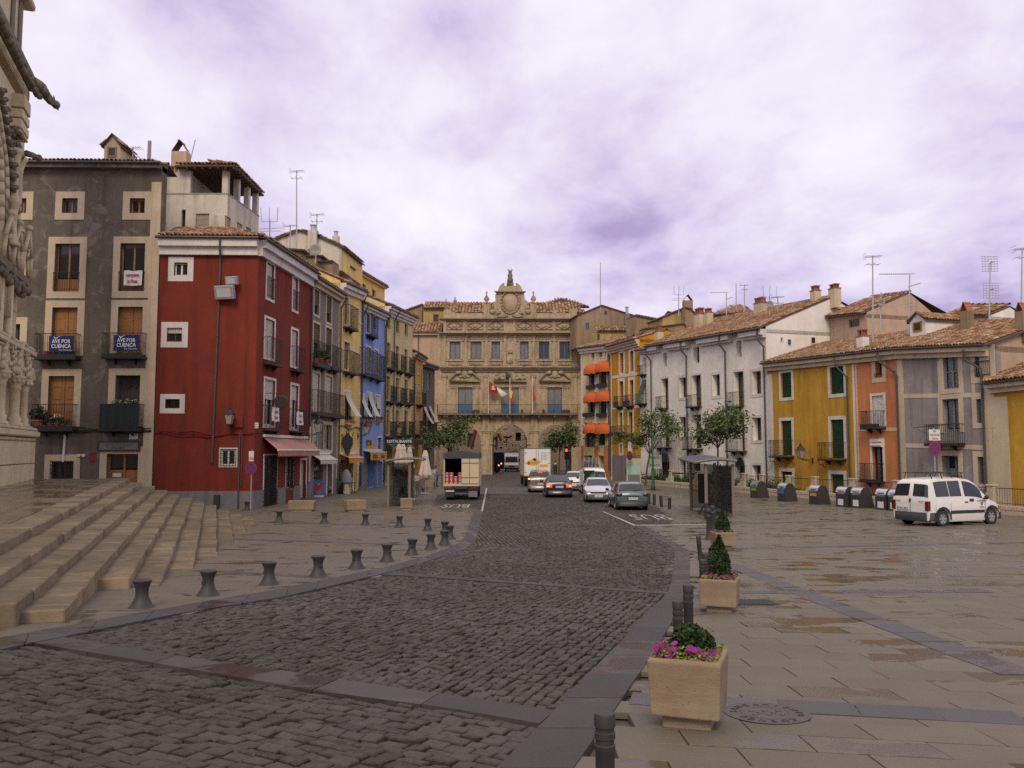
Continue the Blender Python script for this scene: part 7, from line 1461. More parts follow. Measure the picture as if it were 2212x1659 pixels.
for uc,R in((uE-.55,.30),(uE-2.15,.95),(uE-4.6,.95)):
 mb=MB()
 for rr,t_ in((1.0,.10),(.80,.07)):mb.tube([(uc-R*rr*math.cos(t),-.66,zg0+.05+R*1.35*rr*math.sin(t))for t in np.linspace(0,math.pi,14)],t_,6)
 for sg in(-1,1):mb.sphere((uc+sg*R*.45,-.62,zg0+.35),.12*R+.06,.08,.12)
 ca.part('gallery_tracery',mb,LM,None,True)
mb=MB()
for i in range(14):mb.sphere((uE-1.05+random.uniform(-.18,.18),-.63,zg0+.2+i*.085),.09,.07,.09,6,4)
ca.part('carved_strip',mb,LM,None,True)
uk=[cuv('C2',q,1150,.55)[0]for q in(143,88)]
for uc,rr in((uk[0],.15),(uk[1],.18),(uk[1]-2.4,.18),(uk[1]-4.8,.18)):
 mb=MB();h_=zg0-zp1;mb.lathe([(rr*1.75,0),(rr*1.75,.2),(rr*1.3,.26),(rr*1.45,.4),(rr*1.05,.5),(rr,.55),(rr,h_-.5),(rr*1.2,h_-.46),(rr*1.05,h_-.4),(rr*1.7,h_-.12),(rr*2.0,h_-.06),(rr*2.0,h_)],(uc,-.55,zp1),16);ca.part('gallery_column',mb,LM,None,True)
 mb=MB();mb.bbox(uc-.36,-.86,zp1-.0,uc+.36,-.25,zp1+.14,.03)
 for q in range(10):t=q*.63;mb.sphere((uc+.25*math.cos(t),-.55+.25*math.sin(t),zg0-.16),.08,.08,.11,6,4)
 ca.part('leaf_capital',mb,LM,None,True)
_,zl0=cuv('C2',205,1345,.6)
for p,a,b_ in((.86,-.05,.12),(.98,.12,.36),(.90,.36,.5)):ca.box('plinth_moulding',LM,0,uE-.1+(p-.86),-p,-.002,zl0+a-.1,zl0+b_-.1,b=.05)
zpl=zl0-.15;q=0.0;uu=uE-.12;row=0
for za,zb_ in((1.55,1.55+(zpl-1.55)*.52),(1.55+(zpl-1.55)*.52,zpl)):
 uu=uE-.12
 while uu>2:ln=(1.5,2.2,1.8)[int(uu*7+row)%3];ca.box('plinth_stone',LM,uu-ln+.012,uu-.012,-.85,-.002,za+.01,zb_-.01,b=.02);uu-=ln
 row+=1
ca.box('plinth_foot',LM,0,uE+.12,-1.05,-.002,1.2,1.62,b=.05)
for i in range(9):
 z=zg1+.5+i*1.05
 for j in range(4):
  if zc0-z>1.0:ca.box('ashlar',LM,Lc-1.9*(j+1)+(i%2)*.8+.012-.9,Lc-1.9*j+(i%2)*.8-.012-.9,-.035,-.002,z+.012,z+1.03,b=.012)
#vehicles
def lerp_rows(rows,x):
 xs=[r_[0]for r_ in rows];return[float(np.interp(x,xs,[r_[i]for r_ in rows]))for i in range(1,len(rows[0]))]
KIND={'hatch':dict(L=3.83,rows=[(0,.74,.78,.70,.66),(.05,.86,.92,.77,.72),(.12,.90,.98,.79,.69),(.50,.90,1.34,.82,.58),(.85,.90,1.41,.825,.575),(1.7,.89,1.43,.825,.58),(2.25,.88,1.37,.825,.57),(2.95,.86,.95,.815,.70),(3.4,.80,.84,.78,.66),(3.72,.68,.72,.70,.58),(3.83,.55,.58,.62,.52)],wx=(.62,3.06),wr=.29,rear=(.14,.48),front=(2.32,2.90),side=(.62,2.75),gap=[(.62,1.25),(1.35,2.55)]),'sedan':dict(L=4.52,rows=[(0,.80,.83,.74,.70),(.06,.92,.98,.82,.74),(.62,.94,1.03,.88,.70),(1.25,.92,1.37,.90,.60),(1.6,.91,1.41,.905,.60),(2.3,.90,1.42,.905,.60),(2.85,.90,1.34,.905,.59),(3.5,.88,.97,.89,.74),(4.1,.78,.82,.84,.70),(4.42,.64,.68,.74,.62),(4.52,.52,.55,.66,.58)],wx=(.92,3.68),wr=.32,rear=(.66,1.2),front=(2.92,3.45),side=(1.1,3.3),gap=[(1.05,1.95),(2.05,3.15)]),'mpv':dict(L=4.28,rows=[(0,.80,.85,.76,.70),(.05,.95,1.05,.84,.74),(.12,.97,1.12,.86,.70),(.42,.97,1.50,.875,.62),(.8,.97,1.58,.88,.62),(1.9,.96,1.60,.88,.62),(2.55,.95,1.50,.88,.62),(3.35,.92,1.03,.87,.74),(3.85,.84,.88,.82,.70),(4.2,.68,.72,.74,.62),(4.28,.55,.58,.66,.56)],wx=(.72,3.45),wr=.31,rear=(.13,.41),front=(2.62,3.28),side=(.6,3.2),gap=[(.55,1.3),(1.4,2.2),(2.3,2.95)]),'van':dict(L=4.11,rows=[(0,.86,.90,.78,.76),(.03,1.0,1.08,.82,.80),(.17,1.02,1.66,.83,.70),(.30,1.02,1.77,.84,.66),(.7,1.02,1.82,.845,.66),(1.8,1.02,1.84,.845,.66),(2.35,1.0,1.78,.845,.66),(2.65,.99,1.66,.84,.66),(3.28,.96,1.10,.83,.72),(3.7,.86,.93,.80,.66),(4.02,.68,.74,.72,.60),(4.11,.55,.58,.64,.54)],wx=(.72,3.41),wr=.315,rear=(.045,.155),front=(2.70,3.22),side=(.4,3.15),gap=[(.42,1.12),(1.16,1.78),(1.95,2.92)]),}
def car(name,label,kind,loc,heading,paint,scale=1.0,group=None,lit=False,plate='',front_plate='',dark_bumper=True,glass=None,wide=1.0,cat='car',open_rear=False,rear_doors=False,rimcol='alu'):
 K=KIND[kind];L=K['L'];rows=K['rows'];t=thing(name,label,cat,loc,heading,group);wr=K['wr'];P=M[paint];G=M['carglass']
 xs=sorted({r_[0]for r_ in rows}|{min(max(w+wr*1.22*math.cos(a),.02),L-.02)for w in K['wx']for a in np.linspace(0,math.pi,11)}|{w+s_*wr*1.24 for w in K['wx']for s_ in(-1,1)})
 def z0(x):
  for w in K['wx']:
   if abs(x-w)<wr*1.22:return max(.20,wr+math.sqrt((wr*1.22)**2-(x-w)**2)*.98)
  return.20 if.1<x<L-.15 else.26
 def ring(x):
  zb,zt,w,wt=lerp_rows(rows,x);w*=wide;wt*=wide;b=z0(x);zm=max(.52,b+.05);zm=min(zm,zb-.02)
  h=[(w*.955,b),(w*.985,min(b+.10,zm-.01)),(w,zm),(w*.985,zb),(wt,zt-.045),(wt*.86,zt-.008),(0,zt+.012)]
  return[(y,z)for y,z in h]+[(-y,z)for y,z in h[-2::-1]]
 def pt(x,s):
  r_=ring(x);i=min(int(s),11);f=s-i;a,b=r_[i],r_[i+1];return Vector((a[0]+(b[0]-a[0])*f,x,a[1]+(b[1]-a[1])*f))
 def fix(v):return(v[0],v[1]-L/2,v[2])
 vs,fs=[],[]
 for x in xs:vs+=[fix((y,x,z))for y,z in ring(x)]
 m=len(xs)
 for i in range(m-1):
  for j in range(12):a=i*13+j;fs.append((a,a+1,a+14,a+13))
  fs.append((i*13+12,i*13,(i+1)*13,(i+1)*13+12))
 fs+=[tuple(range(12,-1,-1)),tuple((m-1)*13+j for j in range(13))]
 mb=MB();mb.add(vs,fs);body=mb.obj('body',P,t,False)
 me=body.data;sm=[False]*len(me.polygons)
 for p in me.polygons:sm[p.index]=len(p.vertices)==4 and abs(p.normal.z)>-.2
 me.polygons.foreach_set('use_smooth',sm)
 bev=body.modifiers.new('edge','EDGE_SPLIT');bev.split_angle=math.radians(42)
 def patch(nm,xa,xb,sa,sb,mat,off=.010,nx=4,ns=6,parent=t,taper=0.0,shear=0.0):
  mb=MB();q=[]
  for i in range(nx+1):
   for j in range(ns+1):
    fx,f=i/nx,j/ns;s=sa+(sb-sa)*f;x=xa+(xb-xa)*fx;x=x+taper*(f if sb<=6.01 else 0)*(1 if xa>xb else 1)*0
    a=pt(x,s);e=.01;du=pt(min(x+e,L),s)-pt(max(x-e,0),s);dv=pt(x,min(s+.02,12))-pt(x,max(s-.02,0));n_=du.cross(dv);n_=n_.normalized()if n_.length>1e-9 else Vector((0,0,1))
    c=a-Vector((0,x,.75));n_=n_ if n_.dot(Vector((a.x,0,a.z-.7)))>=0 or abs(a.x)<.01 else-n_
    if n_.z<-.2:n_=-n_
    q.append(fix(a+n_*off))
  mb.add(q,[(i*(ns+1)+j,(i+1)*(ns+1)+j,(i+1)*(ns+1)+j+1,i*(ns+1)+j+1)for i in range(nx)for j in range(ns)]);return mb.obj(nm,mat,parent,True)
 fr=K['front'];patch('windscreen',fr[0],fr[1],4.25,7.75,G,.010,5,8)
 re=K['rear']
 if open_rear:
  mb=MB();a,b=re;mb.add([fix(pt(a,4.1)+Vector((-.02,-.012,0))),fix(pt(a,6.0)+Vector((0,-.012,0))),fix(pt(b,6.0)+Vector((0,-.03,0))),fix(pt(b,4.1)+Vector((0,-.03,0)))],[(0,1,2,3)]);mb.obj('rear_window',G,t)
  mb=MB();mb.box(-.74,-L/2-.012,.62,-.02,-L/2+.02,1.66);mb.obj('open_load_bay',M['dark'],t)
  mb=MB();mb.bbox(-.02,-.02,0,.78,.02,1.1,.02);d=mb.obj('rear_door',P,t);d.location=(-.80,-L/2-.02,.60);d.rotation_euler=(0,0,math.radians(-112))
  mb=MB();mb.box(.10,-.03,.58,.66,-.022,1.02);mb.obj('pane',G,d)
 elif rear_doors:
  for sa,sb in((4.10,5.86),(6.14,7.90)):patch('rear_window',re[0],re[1],sa,sb,G,.012,4,5)
  mb=MB();mb.box(-.008,-L/2-.006,.52,.008,-L/2+.02,1.02);mb.obj('door_gap',M['blackpl'],t)
  mb=MB();mb.bbox(-.035,-L/2-.03,.93,.035,-L/2+.01,1.06,.01);mb.obj('door_handle',M['blackpl'],t)
 else:patch('rear_window',re[0],re[1],4.2,7.8,G,.010,5,8)
 for a,b in K['gap']:
  for s0,s1 in((3.15,3.90),(8.85,8.10)):patch('side_window',a,b,s0,s1,G,.008,4,3)
 for x in[K['gap'][0][1]+.05,K['gap'][-1][1]+.1]:
  for s0,s1 in((1.2,3.1),(10.8,8.9)):patch('door_gap',x-.006,x+.006,s0,s1,M['blackpl'],.004,1,5)
 for sx in(-1,1):
  mb=MB();xh=K['gap'][-1][0]+.05;q=ring(xh)[3];mb.bbox(sx*(q[0]+.0)-.02,xh-L/2-.09,q[1]-.13,sx*(q[0]+.0)+.02,xh-L/2+.09,q[1]-.08,.008);mb.obj('door_handle',M['blackpl']if kind=='van' else P,t)
  xm=K['front'][1]-.25;q=ring(xm)[3];mb=MB();mb.sphere((sx*(q[0]+.13),xm-L/2,q[1]+.10),.10,.07,.085,8,6);mb.box(sx*q[0]-.02,xm-L/2-.02,q[1]+.02,sx*(q[0]+.1),xm-L/2+.02,q[1]+.08);mb.obj('door_mirror',P if kind=='sedan' else M['blackpl'],t,True)
 def bumper(x,za,zb_,front,mat):
  mb=MB();w=lerp_rows(rows,.12 if not front else L-.12)[2]*wide+.02;yo=-L/2-.05 if not front else L/2+.05;s=-1 if not front else 1
  pts=[(-w,yo-s*.42),(-w*.97,yo-s*.10),(-w*.75,yo),(w*.75,yo),(w*.97,yo-s*.10),(w,yo-s*.42)];vs=[(x_,y_,za)for x_,y_ in pts]+[(x_,y_,zb_)for x_,y_ in pts];n=len(pts)
  mb.add(vs+[(x_*.9,y_-s*.12,zb_+.01)for x_,y_ in pts],[(i,i+1,n+i+1,n+i)for i in range(n-1)]+[(n+i,n+i+1,2*n+i+1,2*n+i)for i in range(n-1)]);return mb.obj('bumper',mat,t,True)
 bm_=M['blackpl']if dark_bumper else P
 bumper(0,.24,.50 if kind!='van' else.55,False,bm_);bumper(0,.22,.48,True,bm_)
 if kind=='van' and not open_rear:
  for s in(2.0,10.0):patch('rubbing_strip',1.12,2.98,s-.12 if s<6 else s+.12,s+.18 if s<6 else s-.18,M['blackpl'],.014,6,1)
  for w in K['wx']:
   for sx in(-1,1):
    mb=MB();q=lerp_rows(rows,w)[2];R0,R1=wr*1.20,wr*1.42;vs=[];n=14
    for i in range(n+1):a=math.pi*(-.03+1.06*i/n);vs+=[(sx*(q+.012),w-L/2+R0*math.cos(a),wr+R0*math.sin(a)),(sx*(q+.012),w-L/2+R1*math.cos(a),wr+R1*math.sin(a))]
    mb.add(vs,[(2*i,2*i+1,2*i+3,2*i+2)for i in range(n)]);mb.obj('arch_trim',M['blackpl'],t)
 wl=lerp_rows(rows,.05)[2]*wide
 def lamp(nm,x0,x1,y0,y1,za,zb_,mat):mb=MB();mb.bbox(x0,y0,za,x1,y1,zb_,.012);return mb.obj(nm,mat,t)
 for sx in(-1,1):
  if kind=='van':lamp('tail_lamp',sx*(wl-.15),sx*(wl+.008),-L/2-.03,-L/2+.10,.62,.98,M['tail'])
  elif kind=='sedan':
   lp=lamp('tail_lamp',sx*(wl-.34),sx*(wl+.01),-L/2-.02,-L/2+.20,.70,.88,M['brake']if lit else M['tail']);lamp('lamp_bulb',sx*(wl-.18),sx*(wl-.04),-L/2-.035,-L/2,.73,.81,M['brakehot']if lit else M['tail']);lamp('reversing_lamp',sx*(wl-.36),sx*(wl-.22),-L/2-.025,-L/2+.05,.86,.92,M['lamplens'])
  elif kind=='mpv':lamp('tail_lamp',sx*(wl-.12),sx*(wl+.02),-L/2-.02,-L/2+.22,.74,1.04,M['tail']);lamp('lamp_bulb',sx*(wl-.11),sx*(wl+.025),-L/2-.03,-L/2+.1,.92,1.02,M['brakehot']if lit else M['tail'])
  else:
   mb=MB();mb.sphere((sx*(wl-.11),-L/2+.05,.82),.17,.10,.115,10,7);mb.obj('tail_lamp',M['tail'],t,True)
  lf=lerp_rows(rows,L-.16)[2]*wide;lamp('headlamp',sx*(lf-.30),sx*(lf-.02),L/2-.20,L/2-.035,.60,.73,M['lamplens']);lamp('indicator',sx*(lf-.02),sx*(lf+.03),L/2-.30,L/2-.10,.60,.73,M['amberlens'])
 if lit:
  z_=lerp_rows(rows,re[1])[1];lamp('brake_lamp',-.16,.16,re[1]-L/2-.09,re[1]-L/2-.02,z_-.075,z_-.025,M['brake'])
 mb=MB();mb.bbox(-.45,L/2-.06,.56,.45,L/2+.005,.66,.015);mb.obj('grille',M['blackpl'],t)
 zp=.62 if kind!='van' else.68;px_=0 if kind!='van' else-.30
 for yy,zz,rot,tx in((-L/2-.03,zp if kind!='sedan' else.72,0,plate),(L/2+.045,.42,math.pi,front_plate)):
  mb=MB();xo=px_ if rot==0 else 0;mb.bbox(xo-.26,yy-.008,zz-.06,xo+.26,yy+.008,zz+.06,.004);pl=mb.obj('number_plate',M['plate'],t)
  mb=MB();s_=1 if rot else-1;mb.box(xo-.26 if not rot else xo+.26,yy+s_*.0085,zz-.06,xo-.215 if not rot else xo+.215,yy+s_*.0095,zz+.06);mb.obj('country_band',M['navy'],pl)
  if tx:text(tx,.105,M['black_print'],pl,(xo+.02,yy+s_*.011,zz),(math.pi/2,0,rot),sx=.95)
 if kind in('hatch','mpv'):mb=MB();mb.tube([(.0,re[0]-L/2-.035,lerp_rows(rows,re[0])[1]+.02),(.38,re[0]-L/2+.0,lerp_rows(rows,re[0])[1]+.06)],.014,5);mb.obj('rear_wiper',M['blackpl'],t);mb=MB();mb.box(-.34,-L/2-.012,.70,.34,-L/2+.005,.74);mb.obj('tailgate_trim',M['blackpl'],t)
 for w in K['wx']:
  for sx in(-1,1):
   q=lerp_rows(rows,w)[2]*wide;wt=thing_part('wheel',t,(sx*(q-.105),w-L/2,wr));mb=MB();n=26
   mb.lathe([(wr*.62,-.095),(wr*.95,-.095),(wr,-.06),(wr,.06),(wr*.95,.095),(wr*.62,.095)],(0,0,0),n,axis='x',caps=False);mb.obj('tyre',M['rubber'],wt,True)
   mb=MB();mb.lathe([(wr*.64,-.03),(wr*.64,.085),(wr*.58,.09),(wr*.54,.03),(.02,.03)]if sx>0 else[(wr*.64,.03),(wr*.64,-.085),(wr*.58,-.09),(wr*.54,-.03),(.02,-.03)],(0,0,0),n,axis='x')
   for i in range(6):
    a=i*math.pi/3;c,s=math.cos(a),math.sin(a);w2=.035;mb.add([(sx*.072,-s*w2,c*w2),(sx*.072,s*w2,-c*w2),(sx*.085,c*wr*.56+s*w2,s*wr*.56-c*w2),(sx*.085,c*wr*.56-s*w2,s*wr*.56+c*w2)],[(0,1,2,3)if sx<0 else(3,2,1,0)])
   mb.lathe([(.06,sx*.05),(.055,sx*.088),(.01,sx*.09)],(0,0,0),10,axis='x');mb.obj('rim',M[rimcol],wt)
 return t
def thing_part(name,parent,loc):
 o=bpy.data.objects.new(name,None);o.empty_display_size=.1;link(o,parent);o.location=loc;return o
def facing_away():return 0.0
p=ground(1365.6,1104);LG=3.83
car('hatchback_car','blue-green hatchback seen from behind, parked nearest on the right of the road','hatch',(p.x,p.y+LG/2,0),math.radians(1),'p_green',group='cars in the plaza',plate='CU 1339 I',cat='car')
p=ground(1207.9,1076.5);car('sedan_car','near-black sedan with lit brake lamps waiting on the road','sedan',(p.x,p.y+2.2,0),math.radians(0),'p_dark',group='cars in the plaza',lit=True,plate='8250 DLG',dark_bumper=False)
p=ground(1167,1063.5);car('people_carrier','champagne gold people carrier with lit brake lamps ahead of the dark sedan','mpv',(p.x,p.y+2.1,0),0,'p_gold',group='cars in the plaza',lit=True,plate='0374 CBK',dark_bumper=False)
p=ground(1297.5,1087.5);car('old_hatchback','pale silver old hatchback facing the camera beside the blue-green car','hatch',(p.x,p.y+1.9,0),math.radians(176),'p_silver',group='cars in the plaza',front_plate='CU 5517 D')
p=ground(1285,1068.5);car('white_van','white van with one rear door open and two men loading it','van',(p.x,p.y+2.05,0),math.radians(0),'p_white',group='cars in the plaza',open_rear=True,cat='van')
p=ground(1246,1060);car('small_white_car','small white car facing the camera left of the open white van','hatch',(p.x,p.y+1.9,0),math.radians(172),'p_white',group='cars in the plaza')
pr=ground(2034,1137.8);hd=Vector((.91,.41,0)).normalized();ang=math.atan2(-hd.x,hd.y);Kv=KIND['van']
rt_=Vector((hd.y,-hd.x,0));cen=Vector((pr.x,pr.y,0))-rt_*.74+hd*(Kv['L']/2-Kv['wx'][0]);cen.z=gz(cen.y)
wv=car('white_van','white municipal van with a black roof rack beside the fence on the right','van',cen,ang,'p_white',group='cars in the plaza',plate='7825 BKZ',rear_doors=True,cat='van');wv.scale=(1.03,1.03,1.03)
Lv=Kv['L'];mb=MB();zt=1.84
for x in(-.55,.55):
 mb.tube([(x,-1.75,zt+.17),(x,.15,zt+.17)],.02,6)
 for y in(-1.6,-1.05,-.5,.05):mb.tube([(x,y,zt+.17),(x*1.12,y,zt-.05)],.018,5)
for y in(-1.6,-1.05,-.5,.05):mb.tube([(-.62,y,zt+.17),(.62,y,zt+.17)],.018,5)
mb.obj('roof_rack',M['iron'],wv)
text('AYUNTAMIENTO',.085,M['black_print'],wv,(.858,.78,.94),(math.pi/2,0,math.pi/2),sx=.8);text('CUENCA',.075,M['black_print'],wv,(.858,.78,.70),(math.pi/2,0,math.pi/2),sx=.8);mb=MB();mb.prism([(-.045,.84),(-.03,.79),(0,.76),(.03,.79),(.045,.84),(.04,.90),(-.04,.90)],.853,.858,'yz');o=mb.obj('crest',M['red_print'],wv);o.location=(0,.78,0)
mb=MB();mb.bbox(.84,.12,.93,.86,.34,1.03,.008);mb.obj('side_handle',M['blackpl'],wv)
for x,nm in((-.52,'PEUGEOT'),(.5,'PARTNER')):text(nm,.055,M['black_print'],wv,(x,-Lv/2-.022,.955),(math.pi/2,0,0))
def wheels(t,pts,r_,w=.24):
 for x,y in pts:mb=MB();mb.lathe([(r_*.3,-w/2),(r_*.95,-w/2),(r_,-w*.3),(r_,w*.3),(r_*.95,w/2),(r_*.3,w/2)],(x,y,r_),20,axis='x',caps=False);o=mb.obj('wheel',M['rubber'],t,True);mb=MB();s=1 if x>0 else-1;mb.lathe([(r_*.55,s*w*.2),(r_*.55,s*w*.45),(r_*.1,s*w*.4)],(x,y,r_),16,axis='x');mb.obj('rim',M['alu'],o)
pA=ground(996,1081.5);Wt=2.15;s_=1.0
bt=thing('delivery_truck','old canvas-topped delivery truck with open back, stacked with red crates, in the bus bay','truck',(pA.x,pA.y,0));fz=1.0;tz=3.0;Lt=4.2
mb=MB();hw=Wt/2
mb.bbox(-hw,0,fz-.14,hw,Lt,fz,.02);mb.obj('load_floor',M['box_cream'],bt);mb=MB();mb.box(-hw+.051,.12,fz+.003,-hw+.07,Lt-.1,tz-.2);mb.box(hw-.07,.12,fz+.003,hw-.051,Lt-.1,tz-.2);mb.box(-hw+.06,Lt-.12,fz+.003,hw-.06,Lt-.08,tz-.2);mb.box(-hw+.06,.7,fz+.003,hw-.06,Lt-.1,fz+.02);mb.obj('painted_bay_shade',M['dark'],bt);mb=MB();mb.box(-hw,0,fz,-hw+.05,Lt,tz-.35);mb.box(hw-.05,0,fz,hw,Lt,tz-.35);mb.box(-hw+.05,Lt-.05,fz,hw-.05,Lt,tz-.3);mb.obj('side_board',M['box_cream'],bt)  # near-black inner sheets paint the shade inside the truck's open back
mb=MB();n=10;vs=[]
for y in(-.06,Lt):
 for i in range(n+1):x=-hw-.02+(2*hw+.04)*i/n;vs.append((x,y,tz-.0-.16*(2*i/n-1)**2))
 vs+=[(hw+.02,y,tz-.46),(-hw-.02,y,tz-.46)]
k=n+3;mb.add(vs,[(i,(i+1)%k,k+(i+1)%k,k+i)for i in range(n)]+[(n,n+1,k+n+1,k+n),(n+2,0,k,k+n+2)]);mb.add(vs[:k],[tuple(range(k-1,-1,-1))]);mb.obj('canvas_top',M['tarp'],bt)
mb=MB();mb.box(-hw+.03,.04,fz,-hw+.08,.1,tz-.4);mb.box(hw-.08,.04,fz,hw-.03,.1,tz-.4);mb.obj('frame_post',M['box_cream'],bt)
for x0,x1 in((0.02,.50),(.52,hw-.02)):
 mb=MB();mb.bbox(x0,-.05,fz+.02,x1,0.0,tz-.46,.012);d=mb.obj('rear_door',M['box_cream'],bt);mb=MB();mb.box(x0,-.075,fz+.38,x1,-.052,fz+.42);mb.box(x0,-.075,tz-.75,x1,-.052,tz-.71);mb.obj('hinge_bar',M['boxgrey'],d)
mb=MB();mb.prism([(-.45,fz-.14),(-.32,fz-.30),(.32,fz-.30),(.45,fz-.14)],-.02,.1);mb.bbox(-.5,.2,.45,.5,.5,fz-.16);mb.box(-.4,.3,.5,.4,5.4,.75);mb.obj('chassis',M['cast'],bt)
for sx in(-1,1):
 mb=MB();mb.bbox(sx*.42,.02,.62,sx*1.02,.08,fz-.2,.01);o=mb.obj('lamp_board',M['blackpl'],bt);mb=MB();mb.bbox(sx*.55,-.03,.70,sx*.98,.02,.84,.02);mb.obj('tail_lamp',M['tail'],o);mb=MB();mb.box(sx*.45,.06,.22,sx*.98,.09,.58);mb.obj('mud_flap',M['boxgrey' if sx>0 else 'blackpl'],bt)
mb=MB();mb.bbox(-.92,-.02,.52,-.42,.0,.63,.005);o=mb.obj('number_plate',M['plate'],bt);text('CU 8127 F',.1,M['black_print'],o,(-.67,-.024,.575),(math.pi/2,0,0));mb=MB();mb.bbox(-1.0,Lt+.1,.55,1.0,Lt+1.7,2.5,.18);mb.obj('cab',M['box_cream'],bt);wheels(bt,[(-.82,.9),(.82,.9),(-.6,.9),(.6,.9),(-.85,4.9),(.85,4.9)],.40,.22)
for i,(x,lv)in enumerate([(0,0),(0,1),(1,0),(1,1),(2,0),(3,0),(3,1),(0,-1),(1,-1),(2,-1),(3,-1)]):
 t=thing('drinks_crate','red and blue drinks crate, %s row, %s column in the canvas truck'%(('bottom','middle','top')[lv+1],('leftmost','second','third','rightmost')[x]),'crate',(pA.x-hw+.20+x*.262,pA.y+.35,fz+.002+(lv+1)*.232),0,'drinks crates in the truck');mb=MB();mb.bbox(-.125,-.18,0,.125,.18,.11,.01);mb.bbox(-.125,-.18,.145,.125,.18,.225,.01);mb.obj('shell',M['crate_red'],t);mb=MB();mb.box(-.12,-.176,.105,.12,.176,.15);mb.obj('band',M['crate_blue'],t);mb=MB();mb.box(-.03,-.186,.16,.05,-.181,.21);mb.box(-.06,-.186,.03,.06,-.181,.08);mb.obj('label',M['sign_white'],t)
pB=ground(1161,1050.5);bx=thing('box_truck','white box delivery truck with a yellow logo ahead of the gold car','truck',(pB.x,pB.y,0),math.radians(3.5));hw=1.12;mb=MB();mb.bbox(-hw,0,.85,hw,4.6,3.22,.02);mb.obj('cargo_box',M['p_white'],bx);mb=MB();mb.bbox(-hw-.03,-.04,3.16,hw+.03,4.6,3.27,.02);mb.obj('roof_edge',M['boxgrey'],bx)
for x0,x1 in((-hw+.06,-.03),(.03,hw-.06)):mb=MB();mb.bbox(x0,-.035,.95,x1,-.002,3.1,.012);d=mb.obj('rear_door',M['p_white'],bx);mb=MB();xx=(x0 if x0<0 else x1);[mb.bbox(xx-.16 if x0>0 else xx-.02,-.06,z-.03,xx+.02 if x0>0 else xx+.16,-.036,z+.03,.006)for z in(1.2,1.95,2.85)];mb.obj('hinge',M['alu'],d)
mb=MB();mb.cyl((-.1,-.05,.9),(-.1,-.05,3.1),.02,n=6);mb.cyl((.1,-.05,.9),(.1,-.05,3.1),.02,n=6);mb.obj('lock_bar',M['alu'],bx)
mb=MB();mb.prism([(-.95,2.05),(-.25,2.42),(.1,2.2),(.42,2.1),(.1,1.92),(-.3,1.72),(-.85,1.85)],-.042,-.038);mb.obj('logo',M['logo_yellow'],bx);mb=MB();mb.prism([(-.36,2.15),(-.12,2.15),(-.12,2.38),(-.36,2.38)],-.048,-.044);mb.obj('logo_mark',M['navy'],bx);mb=MB();mb.sphere((-.74,-.045,1.96),.13,.01,.15);mb.obj('logo_mark',M['flagred'],bx);text('Vivelia',.26,M['flagred'],bx,(-.25,-.047,2.0),(math.pi/2,0,0),sx=.9)
mb=MB();mb.box(.2,-.042,1.62,.92,-.038,1.86);mb.obj('yellow_panel',M['logo_yellow'],bx)
for i in range(6):mb=MB();mb.box(.28,-.042,2.86-i*.12,.95-.15*(i%2),-.038,2.885-i*.12);mb.obj('print_line',M['slategrey'],bx)
mb=MB();mb.box(-hw+.05,.02,.55,hw-.05,.12,.84);mb.box(-.4,.1,.5,.4,6,.75);mb.obj('chassis',M['cast'],bx);[lambda:0 for _ in()]
for sx in(-1,1):mb=MB();mb.bbox(sx*.72,-.03,.58,sx*1.05,.02,.76,.01);mb.obj('tail_lamp',M['tail'],bx)
mb=MB();mb.bbox(-1.02,4.75,.6,1.02,6.3,2.5,.2);mb.obj('cab',M['p_white'],bx);wheels(bx,[(-.9,1.2),(.9,1.2),(-.68,1.2),(.68,1.2),(-.9,5.5),(.9,5.5)],.38,.22)
p=at_depth(1105,1009,124);v=thing('white_panel_van','tall white panel van facing the camera beyond the middle arch','van',(p.x,124,0));mb=MB();prof=[(0,.35),(.0,.95),(.18,1.15),(.85,1.32),(1.15,2.2),(1.5,2.65),(5.4,2.7),(5.4,.35)]
mb.prism([(-y if False else y,z)for y,z in prof],-1.0,1.0,'yz');mb.obj('body',M['p_white'],v);mb=MB();mb.add([(-.88,.82,1.36),(.88,.82,1.36),(.8,1.10,2.12),(-.8,1.10,2.12)],[(0,1,2,3)]);mb.obj('windscreen',M['carglass'],v);mb=MB();mb.bbox(-1.02,-.06,.3,1.02,.06,.62,.03);mb.obj('bumper',M['blackpl'],v);mb=MB();mb.bbox(-.5,-.03,.72,.5,.02,.9,.02);mb.obj('grille',M['blackpl'],v)
for sx in(-1,1):mb=MB();mb.bbox(sx*.62,-.03,.75,sx*.96,.03,.98,.03);mb.obj('headlamp',M['lamplens'],v);mb=MB();mb.bbox(sx*1.03,.8,1.45,sx*1.25,.95,1.85,.03);mb.obj('door_mirror',M['blackpl'],v)
wheels(v,[(-.88,1.0),(.88,1.0),(-.88,4.4),(.88,4.4)],.36,.2)
p0,p1=at_depth(1011,1009,119),at_depth(1089,1009,119);cr=thing('crane_truck','dark blue lorry with yellow and orange crane arms standing behind the arches','truck',((p0 .x+p1 .x)/2,119,0));w=p1 .x-p0 .x
mb=MB();mb.bbox(-w/2,0,.75,w/2,2.3,2.75,.03);mb.obj('skip_body',M['bluetruck'],cr);mb=MB();mb.box(-w/2,-.02,2.7,w/2,.05,2.82);mb.obj('rim_rail',M['boxgrey'],cr);mb=MB();mb.box(-w/2,.3,.5,w/2,2.0,.74);mb.obj('chassis',M['cast'],cr)
for x in(w*.35,w*.42):mb=MB();mb.sphere((x,-.04,1.0+(.25 if x>w*.4 else 0)),.1);mb.obj('tail_lamp',M['brakehot'],cr)
